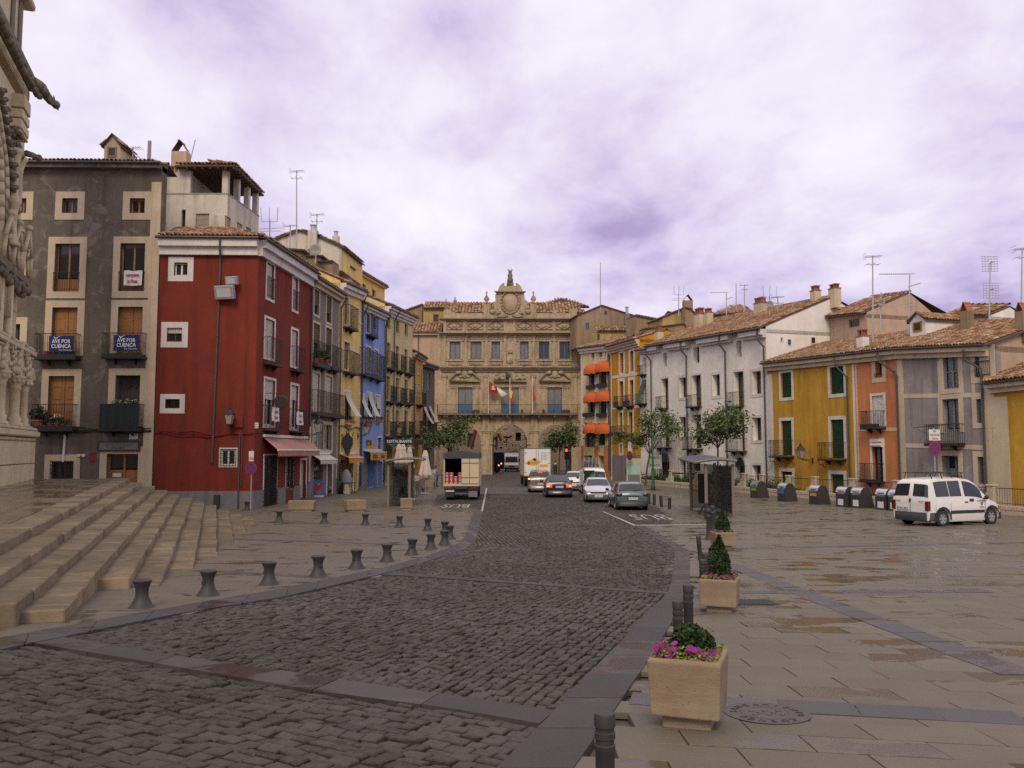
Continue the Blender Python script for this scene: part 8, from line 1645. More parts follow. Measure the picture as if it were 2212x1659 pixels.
for x in(-w*.38,-w*.1,w*.3):mb=MB();mb.lathe([(.2,-.15),(.5,-.15),(.5,.15),(.2,.15)],(x,.15,.5),16,axis='y');mb.obj('wheel',M['rubber'],cr)
def arm(pts,mat,rr,nm='crane_arm'):
 mb=MB();q=[at_depth(x,y,119.5,'Y1')-Vector((cr.location.x,119,0))for x,y in pts];mb.tube([tuple(a)for a in q],rr,4);mb.obj(nm,M[mat],cr)
arm([(1000,335),(1062,285),(1082,258),(1118,330)],'crane_yellow',.30);arm([(1060,420),(1062,300)],'boxgrey',.16,'crane_mast');arm([(800,400),(822,330),(850,225)],'crane_orange',.26);arm([(812,420),(806,370)],'crane_orange',.2)
#people
def person(label,loc,rz,pose,top,bottom,hair='hair',hi=None,h=1.75,shoes=.08,split=.52,group=None):
 t=thing('person',label,'person',loc,rz,group);s=h/1.75
 J=dict(pelvis=(0,0,.95),waist=(0,0,1.08),chest=(0,0,1.30),neck=(0,0,1.47),chin=(0,-.015,1.56),head=(0,-.01,1.66),crown=(0,0,1.74),ls=(-.17,0,1.40),le=(-.24,.02,1.13),lw=(-.23,-.06,.88),lh=(-.23,-.08,.80),rs=(.17,0,1.40),re=(.24,.02,1.13),rw=(.23,-.06,.88),rh=(.23,-.08,.80),lhip=(-.10,0,.90),lk=(-.11,-.02,.50),la=(-.11,.03,.09),lt=(-.12,-.13,.03),rhip=(.10,0,.90),rk=(.11,-.02,.50),ra=(.11,.03,.09),rt=(.12,-.13,.03))
 J.update(pose or{});names=list(J);R=dict(pelvis=.135,waist=.125,chest=.15,neck=.062,chin=.075,head=.098,crown=.07,ls=.07,le=.047,lw=.034,lh=.038,rs=.07,re=.047,rw=.034,rh=.038,lhip=.095,lk=.062,la=.045,lt=.04,rhip=.095,rk=.062,ra=.045,rt=.04)
 E=[('pelvis','waist'),('waist','chest'),('chest','neck'),('neck','chin'),('chin','head'),('head','crown'),('chest','ls'),('ls','le'),('le','lw'),('lw','lh'),('chest','rs'),('rs','re'),('re','rw'),('rw','rh'),('pelvis','lhip'),('lhip','lk'),('lk','la'),('la','lt'),('pelvis','rhip'),('rhip','rk'),('rk','ra'),('ra','rt')]
 me=bpy.data.meshes.new('body');me.from_pydata([tuple(c*s for c in J[n])for n in names],[(names.index(a),names.index(b))for a,b in E],[]);o=bpy.data.objects.new('body',me);link(o,t)
 o.modifiers.new('skin','SKIN');sv=me.skin_vertices[0].data
 for i,n in enumerate(names):sv[i].radius=(R[n]*s,R[n]*s*(.78 if n in('chest','waist','pelvis')else 1))
 sv[0].use_root=True;ss=o.modifiers.new('sub','SUBSURF');ss.levels=ss.render_levels=2;me.materials.append(M[top])
 def limb(nm,mat,chain,k=1.12):
  mb=MB()
  for a,b in zip(chain[:-1],chain[1:]):mb.cyl([c*s for c in J[a]],[c*s for c in J[b]],R[a]*s*k,R[b]*s*k,10);mb.sphere([c*s for c in J[b]],R[b]*s*k,n=10,k=6)
  mb.sphere([c*s for c in J[chain[0]]],R[chain[0]]*s*k,n=10,k=6);return mb.obj(nm,M[mat],t,True)
 for a,b,c in(('lhip','lk','la'),('rhip','rk','ra')):limb('trouser_leg',bottom,(a,b,c),1.16)
 mb=MB();c=J['pelvis'];mb.sphere([v*s for v in c],.165*s,.13*s,.13*s,12,8);mb.obj('trouser_seat',M[bottom],t,True)
 for a,b in(('la','lt'),('ra','rt')):limb('shoe','iron',(a,b),1.25)
 for a,b in(('lw','lh'),('rw','rh')):
  mb=MB();pa,pb=Vector(J[a])*s,Vector(J[b])*s;d=(pb-pa).normalized();sx=d.cross(Vector((0,1,0)));sx=sx.normalized()if sx.length>.1 else Vector((1,0,0));mb.sphere(tuple(pb),.045*s,.04*s,.055*s,8,6)
  for i in range(4):q=pb+sx*(i-1.5)*.018*s+d*.04*s;mb.tube([tuple(q),tuple(q+d*(.035+.008*(i in(1,2)))*s),tuple(q+d*.055*s+Vector((0,-.02,0))*s)],.009*s,5)
  q=pb+sx*.04*s;mb.tube([tuple(q),tuple(q+(sx*.5+d*.8)*.045*s)],.010*s,5);mb.obj('hand',M['skin'],t,True)
 hd_=Vector(J['head'])*s;ch=Vector(J['chin'])*s;mb=MB();f=hd_-Vector((0,.0,.02));mb.sphere(tuple(f),.088*s,.104*s,.125*s,12,9);mb.cyl(tuple(Vector(J['neck'])*s),tuple(ch),.058*s,.06*s,10);mb.sphere((f.x,f.y-.105*s,f.z-.012*s),.016*s,.022*s,.026*s,6,5)
 for sx in(-1,1):mb.sphere((f.x+sx*.088*s,f.y+.01*s,f.z-.01*s),.014*s,.026*s,.034*s,6,5)
 face=mb.obj('head',M['skin'],t,True);mb=MB()
 for sx in(-1,1):mb.sphere((f.x+sx*.034*s,f.y-.094*s,f.z+.018*s),.012*s,.008*s,.009*s,6,4)
 mb.sphere((f.x,f.y-.096*s,f.z-.055*s),.026*s,.008*s,.007*s,6,4);mb.obj('features',M['hair'],face,True)
 mb=MB();mb.sphere((f.x,f.y+.018*s,f.z+.035*s),.096*s,.105*s,.108*s,12,8);mb.obj('hair',M[hair],t,True)
 if hi:mb=MB();c=Vector(J['chest'])*s;mb.sphere((c.x,c.y,c.z+.02),.205*s,.165*s,.155*s,14,9);mb.obj('vest',M[hi],t,True)
 return t
pz_=ground(1199.5,1024.8);person('police officer in dark uniform and a yellow-green hi-vis yoke standing by the right arch',(pz_.x,pz_.y,0),math.pi,None,'black_print','black_print',hi='hivis',h=1.78)
bend=dict(waist=(0,-.03,1.08),chest=(0,-.20,1.26),neck=(0,-.36,1.36),chin=(0,-.43,1.39),head=(0,-.49,1.44),crown=(0,-.54,1.50),ls=(-.18,-.26,1.32),rs=(.18,-.26,1.32),le=(-.24,-.42,1.12),re=(.24,-.42,1.12),lw=(-.2,-.6,1.0),rw=(.2,-.6,1.0),lh=(-.19,-.66,.98),rh=(.19,-.66,.98))
pv=ground(1285,1068.5)
person('man in a dark green shirt leaning into the open white van, bare forearm visible',(pv.x-.18,pv.y-.95,0),math.pi,bend,'green_cloth','slategrey',group='men loading the van');person('second man in a dark green shirt bent at the open rear of the white van',(pv.x+.40,pv.y-.85,0),math.pi+.3,bend,'green_cloth','slategrey',group='men loading the van')
pc_=ground(941,1052);person('person in a grey jacket and blue jeans behind the chair stacks by the truck',(pc_.x,pc_.y,0),math.pi*.9,None,'greywrap','navy',h=1.76)
#trees
def tree(label,base,crown_px,d,trunk_h,nleaf,group='young street trees',green_guard=False,seed=1,lean=0.0,leaf=.13):
 x0,y0,x1,y1=crown_px;a,b=at_depth(x0,y1,d),at_depth(x1,y0,d);cx_,cz=(a.x+b.x)/2,(a.z+b.z)/2;rx_,rz_=abs(b.x-a.x)*.46,abs(b.z-a.z)*.47;t=thing('street_tree',label,'tree',base,0,group);B=Vector(base);rs=random.Random(seed);c=Vector((cx_,d,cz))-B
 mb=MB();tips=[];fork=Vector((c.x*.55,0,cz-rz_*.85-B.z));mb.tube([(0,0,0),(fork.x*.4,0,fork.z*.55),tuple(fork)],.085,8,0,.06)
 for i in range(9):
  an=i*2.4+rs.random();q=Vector((rx_*.62*math.cos(an),rx_*.6*math.sin(an),rz_*rs.uniform(-.45,.75)));e=c+q;m=fork.lerp(e,.5)+Vector((rs.uniform(-.1,.1),rs.uniform(-.1,.1),.12));mb.tube([tuple(fork),tuple(m),tuple(e)],.042,5,0,.012);tips.append(e)
  for k in range(3):q2=e+Vector((rs.gauss(0,.4)*rx_*.55,rs.gauss(0,.4)*rx_*.55,rs.gauss(0,.35)*rz_*.55));mb.tube([tuple(m.lerp(e,.6)),tuple(q2)],.016,4,0,.006);tips.append(q2)
 mb.obj('trunk',M['bark'],t)
 T=np.array([tuple(p)for p in tips]);wts=np.array([rs.uniform(.35,1.3)for _ in tips]);wts/=wts.sum()
 def fn(n):i=RNG.choice(len(T),n,p=wts);return T[i]+RNG.normal(0,1,(n,3))*np.array((rx_*.19,rx_*.19,rz_*.17))
 leaves('crown',M['leaf'],t,nleaf,fn,leaf)
 if green_guard:mb=MB();mb.cyl((0,0,0),(0,0,1.3),.10,.09,10);mb.obj('guard',M['greencast'],t)
 return t
gA=ground(1394,1050);tree('young tree with a reddish trunk beside the green post, in front of the white house',tuple(gA),(1352,888,1470,992),gA.y,3,2600,seed=3)
gB=Vector((14.1,59.0,0));tree('young tree rising behind the roof of the glass bus shelter',tuple(gB),(1484,876,1618,978),gB.y,3,3200,seed=8)
gC=ground(1207,1034);tree('dark leafy tree beside the red traffic light',tuple(gC),(1172,908,1250,982),gC.y,3,2400,seed=11,leaf=.16)
gD=ground(1306,1034);tree('young tree in a green guard under the lowest orange awnings',tuple(gD),(1262,903,1336,982),gD.y,3,2000,green_guard=True,seed=5,leaf=.15)
gE=ground(974,1040);tree('large leafy tree behind the canvas-topped truck',tuple(gE),(912,900,1020,982),gE.y,3,3000,seed=14,leaf=.15)
#bollards
def hourglass(px_,label,ht=.5,tilt=0.0):
 p=ground(*px_);t=thing('hourglass_bollard',label,'bollard',p,random.uniform(0,6),'hourglass bollards on the terrace');mb=MB();k=ht/.5
 mb.lathe([(.215*k,0),(.215*k,.028*k),(.195*k,.05*k),(.150*k,.115*k),(.110*k,.20*k),(.098*k,.27*k),(.104*k,.34*k),(.125*k,.41*k),(.150*k,.455*k),(.152*k,.475*k),(.12*k,.495*k),(.02,.505*k)],n=28);mb.obj('body',M['cast'],t,True).modifiers.new('e','EDGE_SPLIT').split_angle=.7;mb=MB();mb.bbox(-.03,-.125*k,.24*k,.03,-.085*k,.31*k,.008);mb.obj('lug',M['cast'],t)
 if tilt:t.rotation_euler=(0,tilt,0)
 return t
ord_=['first','second','third','fourth','fifth','sixth','seventh','eighth']
near=[(305.5,1317),(449,1290.5),(581,1266.5),(687,1249),(770,1231.5),(836,1216),(889,1201.5),(931,1188.5),(960.5,1179)]
for i,q in enumerate(near):hourglass(q,('hourglass bollard standing nearest the foot of the steps, largest of the kerb row' if i==0 else('slightly tilted hourglass bollard with its foot lifted, in the kerb row' if i==6 else('last hourglass bollard of the kerb row, where it meets the far row' if i==8 else '%s hourglass bollard of the kerb row counted from the steps'%(ord_[i]if i<8 else 'last')))),.45,.05 if i==6 else 0)
far=[(533,1104),(603,1128.5),(700.5,1131.5),(789,1135.5),(863,1141),(924,1148),(961,1156),(971.5,1167)]
lab=['hourglass bollard at the foot of the red wall, under the no-stopping sign','hourglass bollard in front of the longest stone trough','hourglass bollard between the two left stone troughs','hourglass bollard in front of the middle stone trough','hourglass bollard in front of the small stone trough by the shelter','hourglass bollard of the far row right of the stone troughs','farthest hourglass bollard of the cluster of three by the kerb corner','right hourglass bollard of the cluster of three by the kerb corner']
for q,l_ in zip(far,lab):hourglass(q,l_,.47)
def cyl_bollard(px_,label,r_=.055,ht=.95,lean=0.0,k='D',flat=False):
 p=ground(*px_,k);t=thing('cylinder_bollard',label,'bollard',p,random.uniform(0,6),'dark cylinder bollards');mb=MB()
 pr=[(r_*.97,0),(r_*.97,ht-.20),(r_*1.06,ht-.19),(r_*1.06,ht-.165),(r_*.95,ht-.16),(r_*.95,ht-.135),(r_*1.06,ht-.13),(r_*1.06,ht-.10),(r_*.95,ht-.095),(r_*.95,ht-.075),(r_*1.08,ht-.07),(r_*1.08,ht-.015),(r_*.98,ht),(.01,ht+.004)]
 if flat:pr=[(r_,0),(r_,ht-.01),(r_*.9,ht),(.01,ht)]
 mb.lathe(pr,n=24);mb.obj('post',M['cast'],t,True).modifiers.new('e','EDGE_SPLIT').split_angle=.6;t.rotation_euler=(0,lean,random.uniform(0,6)if not lean else 0);return t
def base_for(xt,yt,dh,r_px):pass
for(x,y),hgt,r_,lab_,ln in(((1308,1768),.55,.053,'dark bollard cut off by the lower edge, nearest the camera',0),((1466,1444),.66,.050,'short dark bollard left of its taller neighbour behind the flowered planter',0),((1489,1437),.80,.050,'tall dark bollard behind the flowered planter',0),((1519,1288),.60,.057,'dark bollard beside the second planter with the conifer',0),((1525,1268),.60,.055,'dark bollard half hidden by the conifer planter',0),((1513,1213),.60,.055,'leaning dark bollard at the corner of the kerb',-.06)):cyl_bollard((x,y),lab_,r_,hgt,ln)
for i,q in enumerate(((1402,1090),(1413.5,1092),(1429,1096),(1446,1101))):cyl_bollard(q,['dark bollard half hidden by the blue-green car','dark bollard right of the blue-green car, first clear of it','leaning dark bollard, third from the blue-green car','dark bollard standing farthest right of the blue-green car'][i],.085,.62,(.0,0,-.06,0.03)[i],flat=True)
for q,l_ in(((1526,1124),'squat dark bollard at the left post of the right bus shelter'),((1545,1152),'slanting dark bollard behind the farthest conifer planter')):cyl_bollard(q,l_,.09,.80 if q[0]>1530 else.75,-.07 if q[0]>1530 else 0)
def ball_bollard(px_,label):
 p=ground(*px_);t=thing('ball_top_bollard',label,'bollard',p,0,'ball topped bollards');mb=MB();mb.lathe([(.12,0),(.12,.05),(.085,.10),(.078,.16),(.066,.22),(.066,.70),(.08,.72),(.08,.76),(.05,.78),(.045,.82),(.085,.86),(.098,.91),(.085,.97),(.03,1.0)],n=20);mb.obj('post',M['cast'],t,True)
ball_bollard((1531,1167),'black ball-topped bollard in front of the right bus shelter, nearer of two');ball_bollard((1539.5,1155.5),'black ball-topped bollard in front of the right bus shelter, farther of two')
#planters
def planter(px_,size,hgt,rz,label,plant,tilt=0.0,hollow=True):
 p=ground(*px_);t=thing('stone_planter',label,'planter',p,rz,'square travertine planters');a=size/2;fz_=hgt*.235;mb=MB()
 mb.bbox(-a*.66,-a*.66,0,a*.66,a*.66,fz_+.02,.012);mb.obj('foot',M['travertine'],t)
 w=size*.11;mb=MB();k=.93
 o=[(-a*k,-a*k,fz_),(a*k,-a*k,fz_),(a*k,a*k,fz_),(-a*k,a*k,fz_),(-a,-a,hgt-.02),(a,-a,hgt-.02),(a,a,hgt-.02),(-a,a,hgt-.02)];e=.014;a2=a-e;i_=a-w
 o+=[(-a2,-a2,hgt),(a2,-a2,hgt),(a2,a2,hgt),(-a2,a2,hgt),(-i_,-i_,hgt),(i_,-i_,hgt),(i_,i_,hgt),(-i_,i_,hgt),(-i_,-i_,hgt-.10),(i_,-i_,hgt-.10),(i_,i_,hgt-.10),(-i_,i_,hgt-.10)]
 f=[(0,3,2,1)]
 for b0 in(0,4,8,12):f+=[(b0+i,b0+(i+1)%4,b0+4+(i+1)%4,b0+4+i)for i in range(4)]
 mb.add(o,f);bo=mb.obj('trough',M['travertine'],t);bv=bo.modifiers.new('b','BEVEL');bv.width=.012;bv.segments=2;bv.limit_method='ANGLE'
 mb=MB();mb.add([(-i_,-i_,hgt-.045),(i_,-i_,hgt-.045),(i_,i_,hgt-.045),(-i_,i_,hgt-.045)],[(0,1,2,3)]);mb.obj('soil',M['soil'],t)
 if plant is None:return t
 kind,hh,rr=plant;n=int(900*(size/.6)**2)
 def cone(n):z=RNG.random(n)**1.25;an=RNG.uniform(0,6.283,n);q=np.sqrt(RNG.random(n)*.55+.45)*rr*np.minimum(1,(1-z)*1.8+.04)*np.minimum(1,.55+z*4);return np.stack([q*np.cos(an),q*np.sin(an),hgt-.04+z*hh],1)
 def bush(n):return np.concatenate([ball((x_*size,y_*size,hgt+z_*size),(rr*k_,rr*k_,hh*k_),.3)(n//5)for x_,y_,z_,k_ in((-.02,.17,.17,.8),(.12,.20,.13,.65),(.03,.14,.08,.8),(-.10,.2,.10,.6),(.20,.24,.10,.45))])
 leaves('conifer' if kind=='cone' else 'bush',M['shrub'],t,5200 if kind=='cone' else 4200,cone if kind=='cone' else bush,.026 if size>.5 else.03)
 if kind=='cone':mb=MB();mb.cyl((0,0,hgt-.06),(0,0,hgt+hh*.9),.02,.006,5);mb.lathe([(rr*.7,.05*hh),(rr*.72,.3*hh),(rr*.4,.65*hh),(.02,.96*hh)],(0,0,hgt-.03),12);mb.obj('conifer_core',M['shrub'],t)
 else:mb=MB();mb.sphere((.02*size,.16*size,hgt+.07*size),rr*.65,rr*.6,hh*.65);mb.obj('bush_core',M['shrub'],t)
 def ringp(n):x=RNG.uniform(-1,1,(n,2));x=np.sign(x)*np.abs(x)**.75*(i_+.05*size);z=hgt-.03+RNG.random(n)*.16*size*(1.15-np.abs(x).max(1)/(a+.03)*.5);return np.stack([x[:,0],x[:,1],z],1)
 leaves('flower_foliage',M['lime_leaf'],t,1500,ringp,.020 if size>.5 else.025)
 nf=64;X=ringp(nf*3);keep=[p_ for p_ in X if not(abs(p_[0])<rr*.7 and p_[1]>-.02)][:nf];mb=MB()
 for(x,y,z)in keep:
  nrm=Vector((x*1.2+random.gauss(0,.3)*.2,y*1.2-.12,.35)).normalized();q=nrm.to_track_quat('Z','Y');r0=random.uniform(.022,.036);c=Vector((x,y,z+.03));rn=random.random();vs=[tuple(c-nrm*.012)]
  for i in range(10):an=i*math.pi/5;rr_=r0*(1.0 if i%2==0 else.80);vs.append(tuple(c+q@Vector((rr_*math.cos(an),rr_*math.sin(an),random.uniform(-.006,.004)))))
  mb.add(vs,[(0,1+i,1+(i+1)%10)for i in range(10)],0,rn+.001)
 mb.obj('flowers',M['petal'],t);return t
planter((1490,1570),.53,.54,math.radians(-20),'travertine planter with magenta petunias and a round bush, nearest the camera',('bush',.14,.15))
planter((1556,1323),.53,.50,math.radians(-20),'travertine planter with a tall dark conifer and petunias, second from the camera',('cone',.64,.155))
planter((1551,1254),.47,.46,math.radians(-12),'planter with a small pointed bush, partly hidden behind the second planter',('cone',.36,.16))
planter((1562,1186),.58,.48,math.radians(3),'planter with a cone-shaped conifer nearest the right bus shelter',('cone',.62,.20))
def trough(px_,w,d,hgt,rz,label,foot=.8):
 p=ground(*px_);t=thing('stone_trough',label,'planter',p,rz,'low stone troughs on the terrace');mb=MB();fz_=hgt*.22;mb.bbox(-w*foot/2,-d*foot/2,0,w*foot/2,d*foot/2,fz_+.01,.015);mb.obj('foot',M['travertine'],t);mb=MB();a,b=w/2,d/2;i0=.09
 v=[(-a*.95,-b*.92,fz_),(a*.95,-b*.92,fz_),(a*.95,b*.92,fz_),(-a*.95,b*.92,fz_),(-a,-b,hgt),(a,-b,hgt),(a,b,hgt),(-a,b,hgt),(-a+i0,-b+i0,hgt),(a-i0,-b+i0,hgt),(a-i0,b-i0,hgt),(-a+i0,b-i0,hgt),(-a+i0,-b+i0,hgt-.12),(a-i0,-b+i0,hgt-.12),(a-i0,b-i0,hgt-.12),(-a+i0,b-i0,hgt-.12)]
 f=[(0,3,2,1),(12,13,14,15)]
 for b0 in(0,4,8):f+=[(b0+i,b0+(i+1)%4,b0+4+(i+1)%4,b0+4+i)for i in range(4)]
 mb.add(v,f);o=mb.obj('trough',M['travertine'],t);bv=o.modifiers.new('b','BEVEL');bv.width=.02;bv.segments=2;bv.limit_method='ANGLE';return t
trough((653,1106),1.28,.62,.56,.0,'long low stone trough in front of the red house');trough((766,1106.5),.98,.75,.60,.45,'stone trough set at an angle, middle of the terrace row');trough((878,1103),.62,.58,.62,.1,'small square stone trough at the foot of the left bus shelter')
trough((922,1058),.95,.8,.75,.2,'stone trough beside the folded parasol');trough((939,1047),1.15,.8,.8,.1,'stone trough behind the parasol near the grey-jacketed person')
for q,l_ in(((914,1063),'dark bollard by the folded parasol base'),((930,1055),'pair of dark bollards between the stone troughs')):cyl_bollard(q,l_,.11,.85,flat=True)
#bus shelters
def shelter(name,label,px_near,ddir,length,pw,hgt,roof_over,tilt=.0,ad=True,group='glass bus shelters'):
 """end panel faces the camera; the long side runs away along +y"""
 p=ground(*px_near);t=thing(name,label,'bus shelter',p,ddir,group);hw=pw/2;pt_=.13
 for y in(0.06,length-.1):
  for x in(-hw,hw):mb=MB();mb.bbox(x-pt_/2,y-.06,0,x+pt_/2,y+.06,hgt,.02);mb.obj('post',M['shelterframe'],t)
  mb=MB();mb.box(-hw+.085,y-.01,.12,hw-.085,y+.01,hgt-.05);mb.obj('end_pane',M['smoked'],t);mb=MB();mb.box(-hw+.067,y-.02,.1,-hw+.083,y+.02,hgt-.03);mb.box(hw-.083,y-.02,.1,hw-.067,y+.02,hgt-.03);mb.obj('red_edge',M['sign_red'],t)
 n=max(2,int(length/1.25))
 for i in range(n):
  y0,y1=.2+(length-.4)*i/n,.2+(length-.4)*(i+1)/n;mb=MB();mb.box(hw-.012,y0+.03,.15,hw+.012,y1-.03,hgt-.12);mb.obj('back_pane',M['smoked'],t);mb=MB();mb.bbox(hw-.03,y0-.03,.05,hw+.03,y0+.03,hgt-.05,.008);mb.obj('mullion',M['cast'],t)
 mb=MB();mb.box(-hw+.35,length-.34,.35,hw-.3,length-.2,hgt-.55);mb.obj('poster_case',M['cast'],t)
 x0,x1=-hw-roof_over[0],hw+roof_over[1];zr=hgt;mb=MB();vs=[];m=8
 for y in(-.25,length+.35):
  for i in range(m+1):x=x0+(x1-x0)*i/m;vs.append((x,y,zr+.13+.14*math.sin(math.pi*i/m*.85)+tilt*(y/length)))
  for i in range(m+1):x=x0+(x1-x0)*i/m;vs.append((x,y,zr+.03+.12*math.sin(math.pi*i/m*.85)+tilt*(y/length)))
 k=2*(m+1);mb.add(vs,[(i,i+1,k+i+1,k+i)for i in range(m)]+[(m+1+i+1,m+1+i,k+m+1+i,k+m+1+i+1)for i in range(m)]+[(i+1,i,m+1+i,m+1+i+1)for i in range(m)]+[(k+i,k+i+1,k+m+1+i+1,k+m+1+i)for i in range(m)]+[(0,k,k+m+1,m+1),(m,2*m+1,k+2*m+1,k+m)]);mb.obj('roof',[M['tarp']],t)
 mb=MB();q=[vs[i]for i in range(m+1)];mb.tube([(x,y-.01,z-.05)for x,y,z in q],.065,6);mb.tube([(vs[0][0],-.25,vs[0][2]-.05),(vs[0][0],length+.35,vs[k][2]-.05)],.06,6);mb.obj('roof_frame',M['shelterframe'],t)
 mb=MB();mb.bbox(hw-.48,.5,.42,hw-.1,length-.5,.47,.01);mb.box(hw-.32,.8,0,hw-.26,.86,.42);mb.box(hw-.32,length-.9,0,hw-.26,length-.84,.42);mb.obj('bench',M['cast'],t);return t
sh=shelter('bus_shelter','glass bus shelter with a curved roof on the right side of the plaza',(1556,1117),math.radians(-3),4.6,1.22,2.38,(.52,.12),tilt=.12)
s2=shelter('bus_shelter','glass bus shelter on the left terrace in front of the stacked chairs',(861,1095),math.radians(4),3.6,1.15,2.38,(.12,.75),tilt=.0)
ps=ground(1548,1103);sit=dict(pelvis=(0,0,.50),waist=(0,0,.64),chest=(0,-.02,.86),neck=(0,-.04,1.03),chin=(0,-.07,1.10),head=(0,-.07,1.20),crown=(0,-.05,1.28),ls=(-.17,-.02,.96),rs=(.17,-.02,.96),le=(-.24,-.06,.72),re=(.24,-.06,.72),lw=(-.14,-.28,.62),rw=(.14,-.28,.62),lh=(-.10,-.34,.62),rh=(.10,-.34,.62),lhip=(-.10,-.02,.47),rhip=(.10,-.02,.47),lk=(-.12,-.45,.50),rk=(.12,-.45,.50),la=(-.12,-.46,.09),ra=(.12,-.46,.09),lt=(-.12,-.62,.04),rt=(.12,-.62,.04))
M['auburn']=plain('auburn_hair',(.20,.035,.015),.7)
person('seated person with reddish hair in dark blue clothes inside the right bus shelter',(ps.x+.1,ps.y+.3,0),math.radians(-75),sit,'navy','black_print',hair='auburn')
um_=thing('closed_umbrella','closed black umbrella leaning out of the right bus shelter','umbrella',ground(1509,1112)+Vector((0,0,.03)));mb=MB();mb.tube([(0,0,0),(.30,.1,.42)],.035,7,0,.05);mb.obj('canopy',M['iron'],um_,True);mb=MB();mb.tube([(.30,.1,.42),(.42,.13,.60),(.36,.12,.68),(.30,.1,.66)],.014,5);mb.obj('handle',M['darkwood'],um_)
#recycling chutes
def chute(px_,label,rz,panel,lab=True):
 p=ground(*px_);t=thing('waste_chute',label,'waste chute',p,rz,'underground waste chutes along the fence');w=.36;pr=[(-.40,0),(.52,0),(.34,.72),(.26,.93),(.12,1.06),(-.06,1.10),(-.22,1.06),(-.34,.95),(-.40,.80)]
 mb=MB();mb.prism(pr,-w,w,'xz');mb.obj('body',M['bin'],t);mb=MB();q=[(-.408,.80),(-.345,.96),(-.225,1.07),(-.06,1.112),(.05,1.095)];vs=[]
 for y in(-w-.004,w+.004):vs+=[(x,y,z)for x,z in q]
 mb.add(vs,[(i,i+1,6+i,5+i)for i in range(4)]);mb.obj('steel_lid',M['steel'],t);mb=MB();mb.box(-.43,-.2,.86,-.36,.2,.885);mb.obj('handle',M['iron'],t);mb=MB();mb.box(-.407,-.3,.70,-.401,.3,.78);mb.obj('slot',M['steel'],t)
 if panel:mb=MB();mb.box(-.408,-.26,.5,-.402,.26,.66);mb.obj('label',M[panel],t)
 if lab:mb=MB();mb.box(-.408,-.2,.12,-.402,.2,.44);mb.obj('notice',M['sign_white'],t)
BA=math.radians(58)
for q,l_,pn,nt in(((1640,1076.5),'waste chute with a green label, farthest along the fence','label_green',0),((1700,1083.5),'waste chute with a blue label','label_blue',0),((1770,1090.5),'waste chute with an orange label','label_orange',0),((1829,1095.5),'left waste chute of the close pair with white notices',None,1),((1862,1098),'right waste chute of the close pair with white notices',None,1),((1916,1102),'waste chute left of the white municipal van',None,1),((1944,1104.5),'waste chute mostly hidden behind the white municipal van',None,1)):chute(q,l_,.36,pn,nt)
#wall and railing on the right
FA,FB=Vector((10.9,79.0,0)),Vector((25.2,33.0,0));fd=(FB-FA).normalized();fn=Vector((fd.y,-fd.x,0));FL=(FB-FA).length;frz=math.atan2(fd.y,fd.x)
fence=thing('garden_wall','low pale stone wall with scrolled piers and iron railing along the right of the plaza','wall',FA,frz);u=0.0;row=0
for z0,z1,ln0 in((0.0,.26,.62),(.265,.46,1.3)):
 u=-(row*.3)
 while u<FL:
  ln=ln0*random.uniform(.75,1.2);mb=MB();mb.bbox(max(u,0)+.006,-.17-(.02 if row else 0),z0,u+ln-.006,.17+(.02 if row else 0),z1,.015);mb.obj('wall_stone',M['wall_block'],fence);u+=ln
 row+=1
def fu(x):q=col_on(x,tuple(FA)[:2],tuple(FB)[:2]);return(Vector((q[0],q[1],0))-FA).dot(fd)
piers=[1446,1502,1558,1602,1640,1697,1752,1833,1927,2128];PU=[fu(x)+.35 for x in piers]
for u in PU:
 mb=MB();pr=[(-.95,.46),(-.80,.62),(-.52,.74),(-.34,.92),(-.22,1.12),(-.26,1.27),(-.20,1.36),(.10,1.36),(.14,1.27),(.10,.46)];mb.prism([(u+a,z)for a,z in pr],-.13,.13);mb.bbox(u-.28,-.17,1.33,u+.17,.17,1.42,.02);mb.lathe([(.05,-.15),(.14,-.15),(.14,.15),(.05,.15)],(u-.62,0,.60),10,axis='y');mb.obj('scroll_pier',M['wall_block'],fence)
u0=fu(1600);edges=[u0]+[a for a in PU if a>u0+.3]+[FL]
for a,b in zip(edges[:-1],edges[1:]):
 mb=MB();n=int((b-a-.3)/.14)
 for i in range(n):x=a+.16+(b-a-.32)*(i+.5)/n;mb.cyl((x,0,.46),(x,0,1.27),.011,n=4)
 mb.box(a+.1,-.014,1.24,b-.1,.014,1.275);mb.box(a+.1,-.012,.55,b-.1,.012,.575);mb.obj('railing',M['iron'],fence)
for a,b in((PU[0],PU[1]),(PU[1],PU[2])):mb=MB();mb.bbox(a,-.05,1.10,b-.2,.05,1.24,.015);mb.obj('timber_rail',M['darkwood'],fence)
soil=MB();soil.box(0,.18,-.1,fu(1640),2.6,.40);sb_=soil.obj('planting_bed',M['soil'],fence)
bed=thing('bed_plants','low green plants filling the bed behind the stone wall','plants',FA,frz);ub=fu(1636)
def bedp(n):u=RNG.uniform(.5,ub,n);w=RNG.uniform(.1,2.3,n);z=.42+RNG.random(n)**2*.55*(.5+.7*np.abs(np.sin(u*1.7)*np.cos(u*.63)));return np.stack([u,w,z],1)
leaves('foliage',M['hedge'],bed,9000,bedp,.075);bed['kind']='stuff'
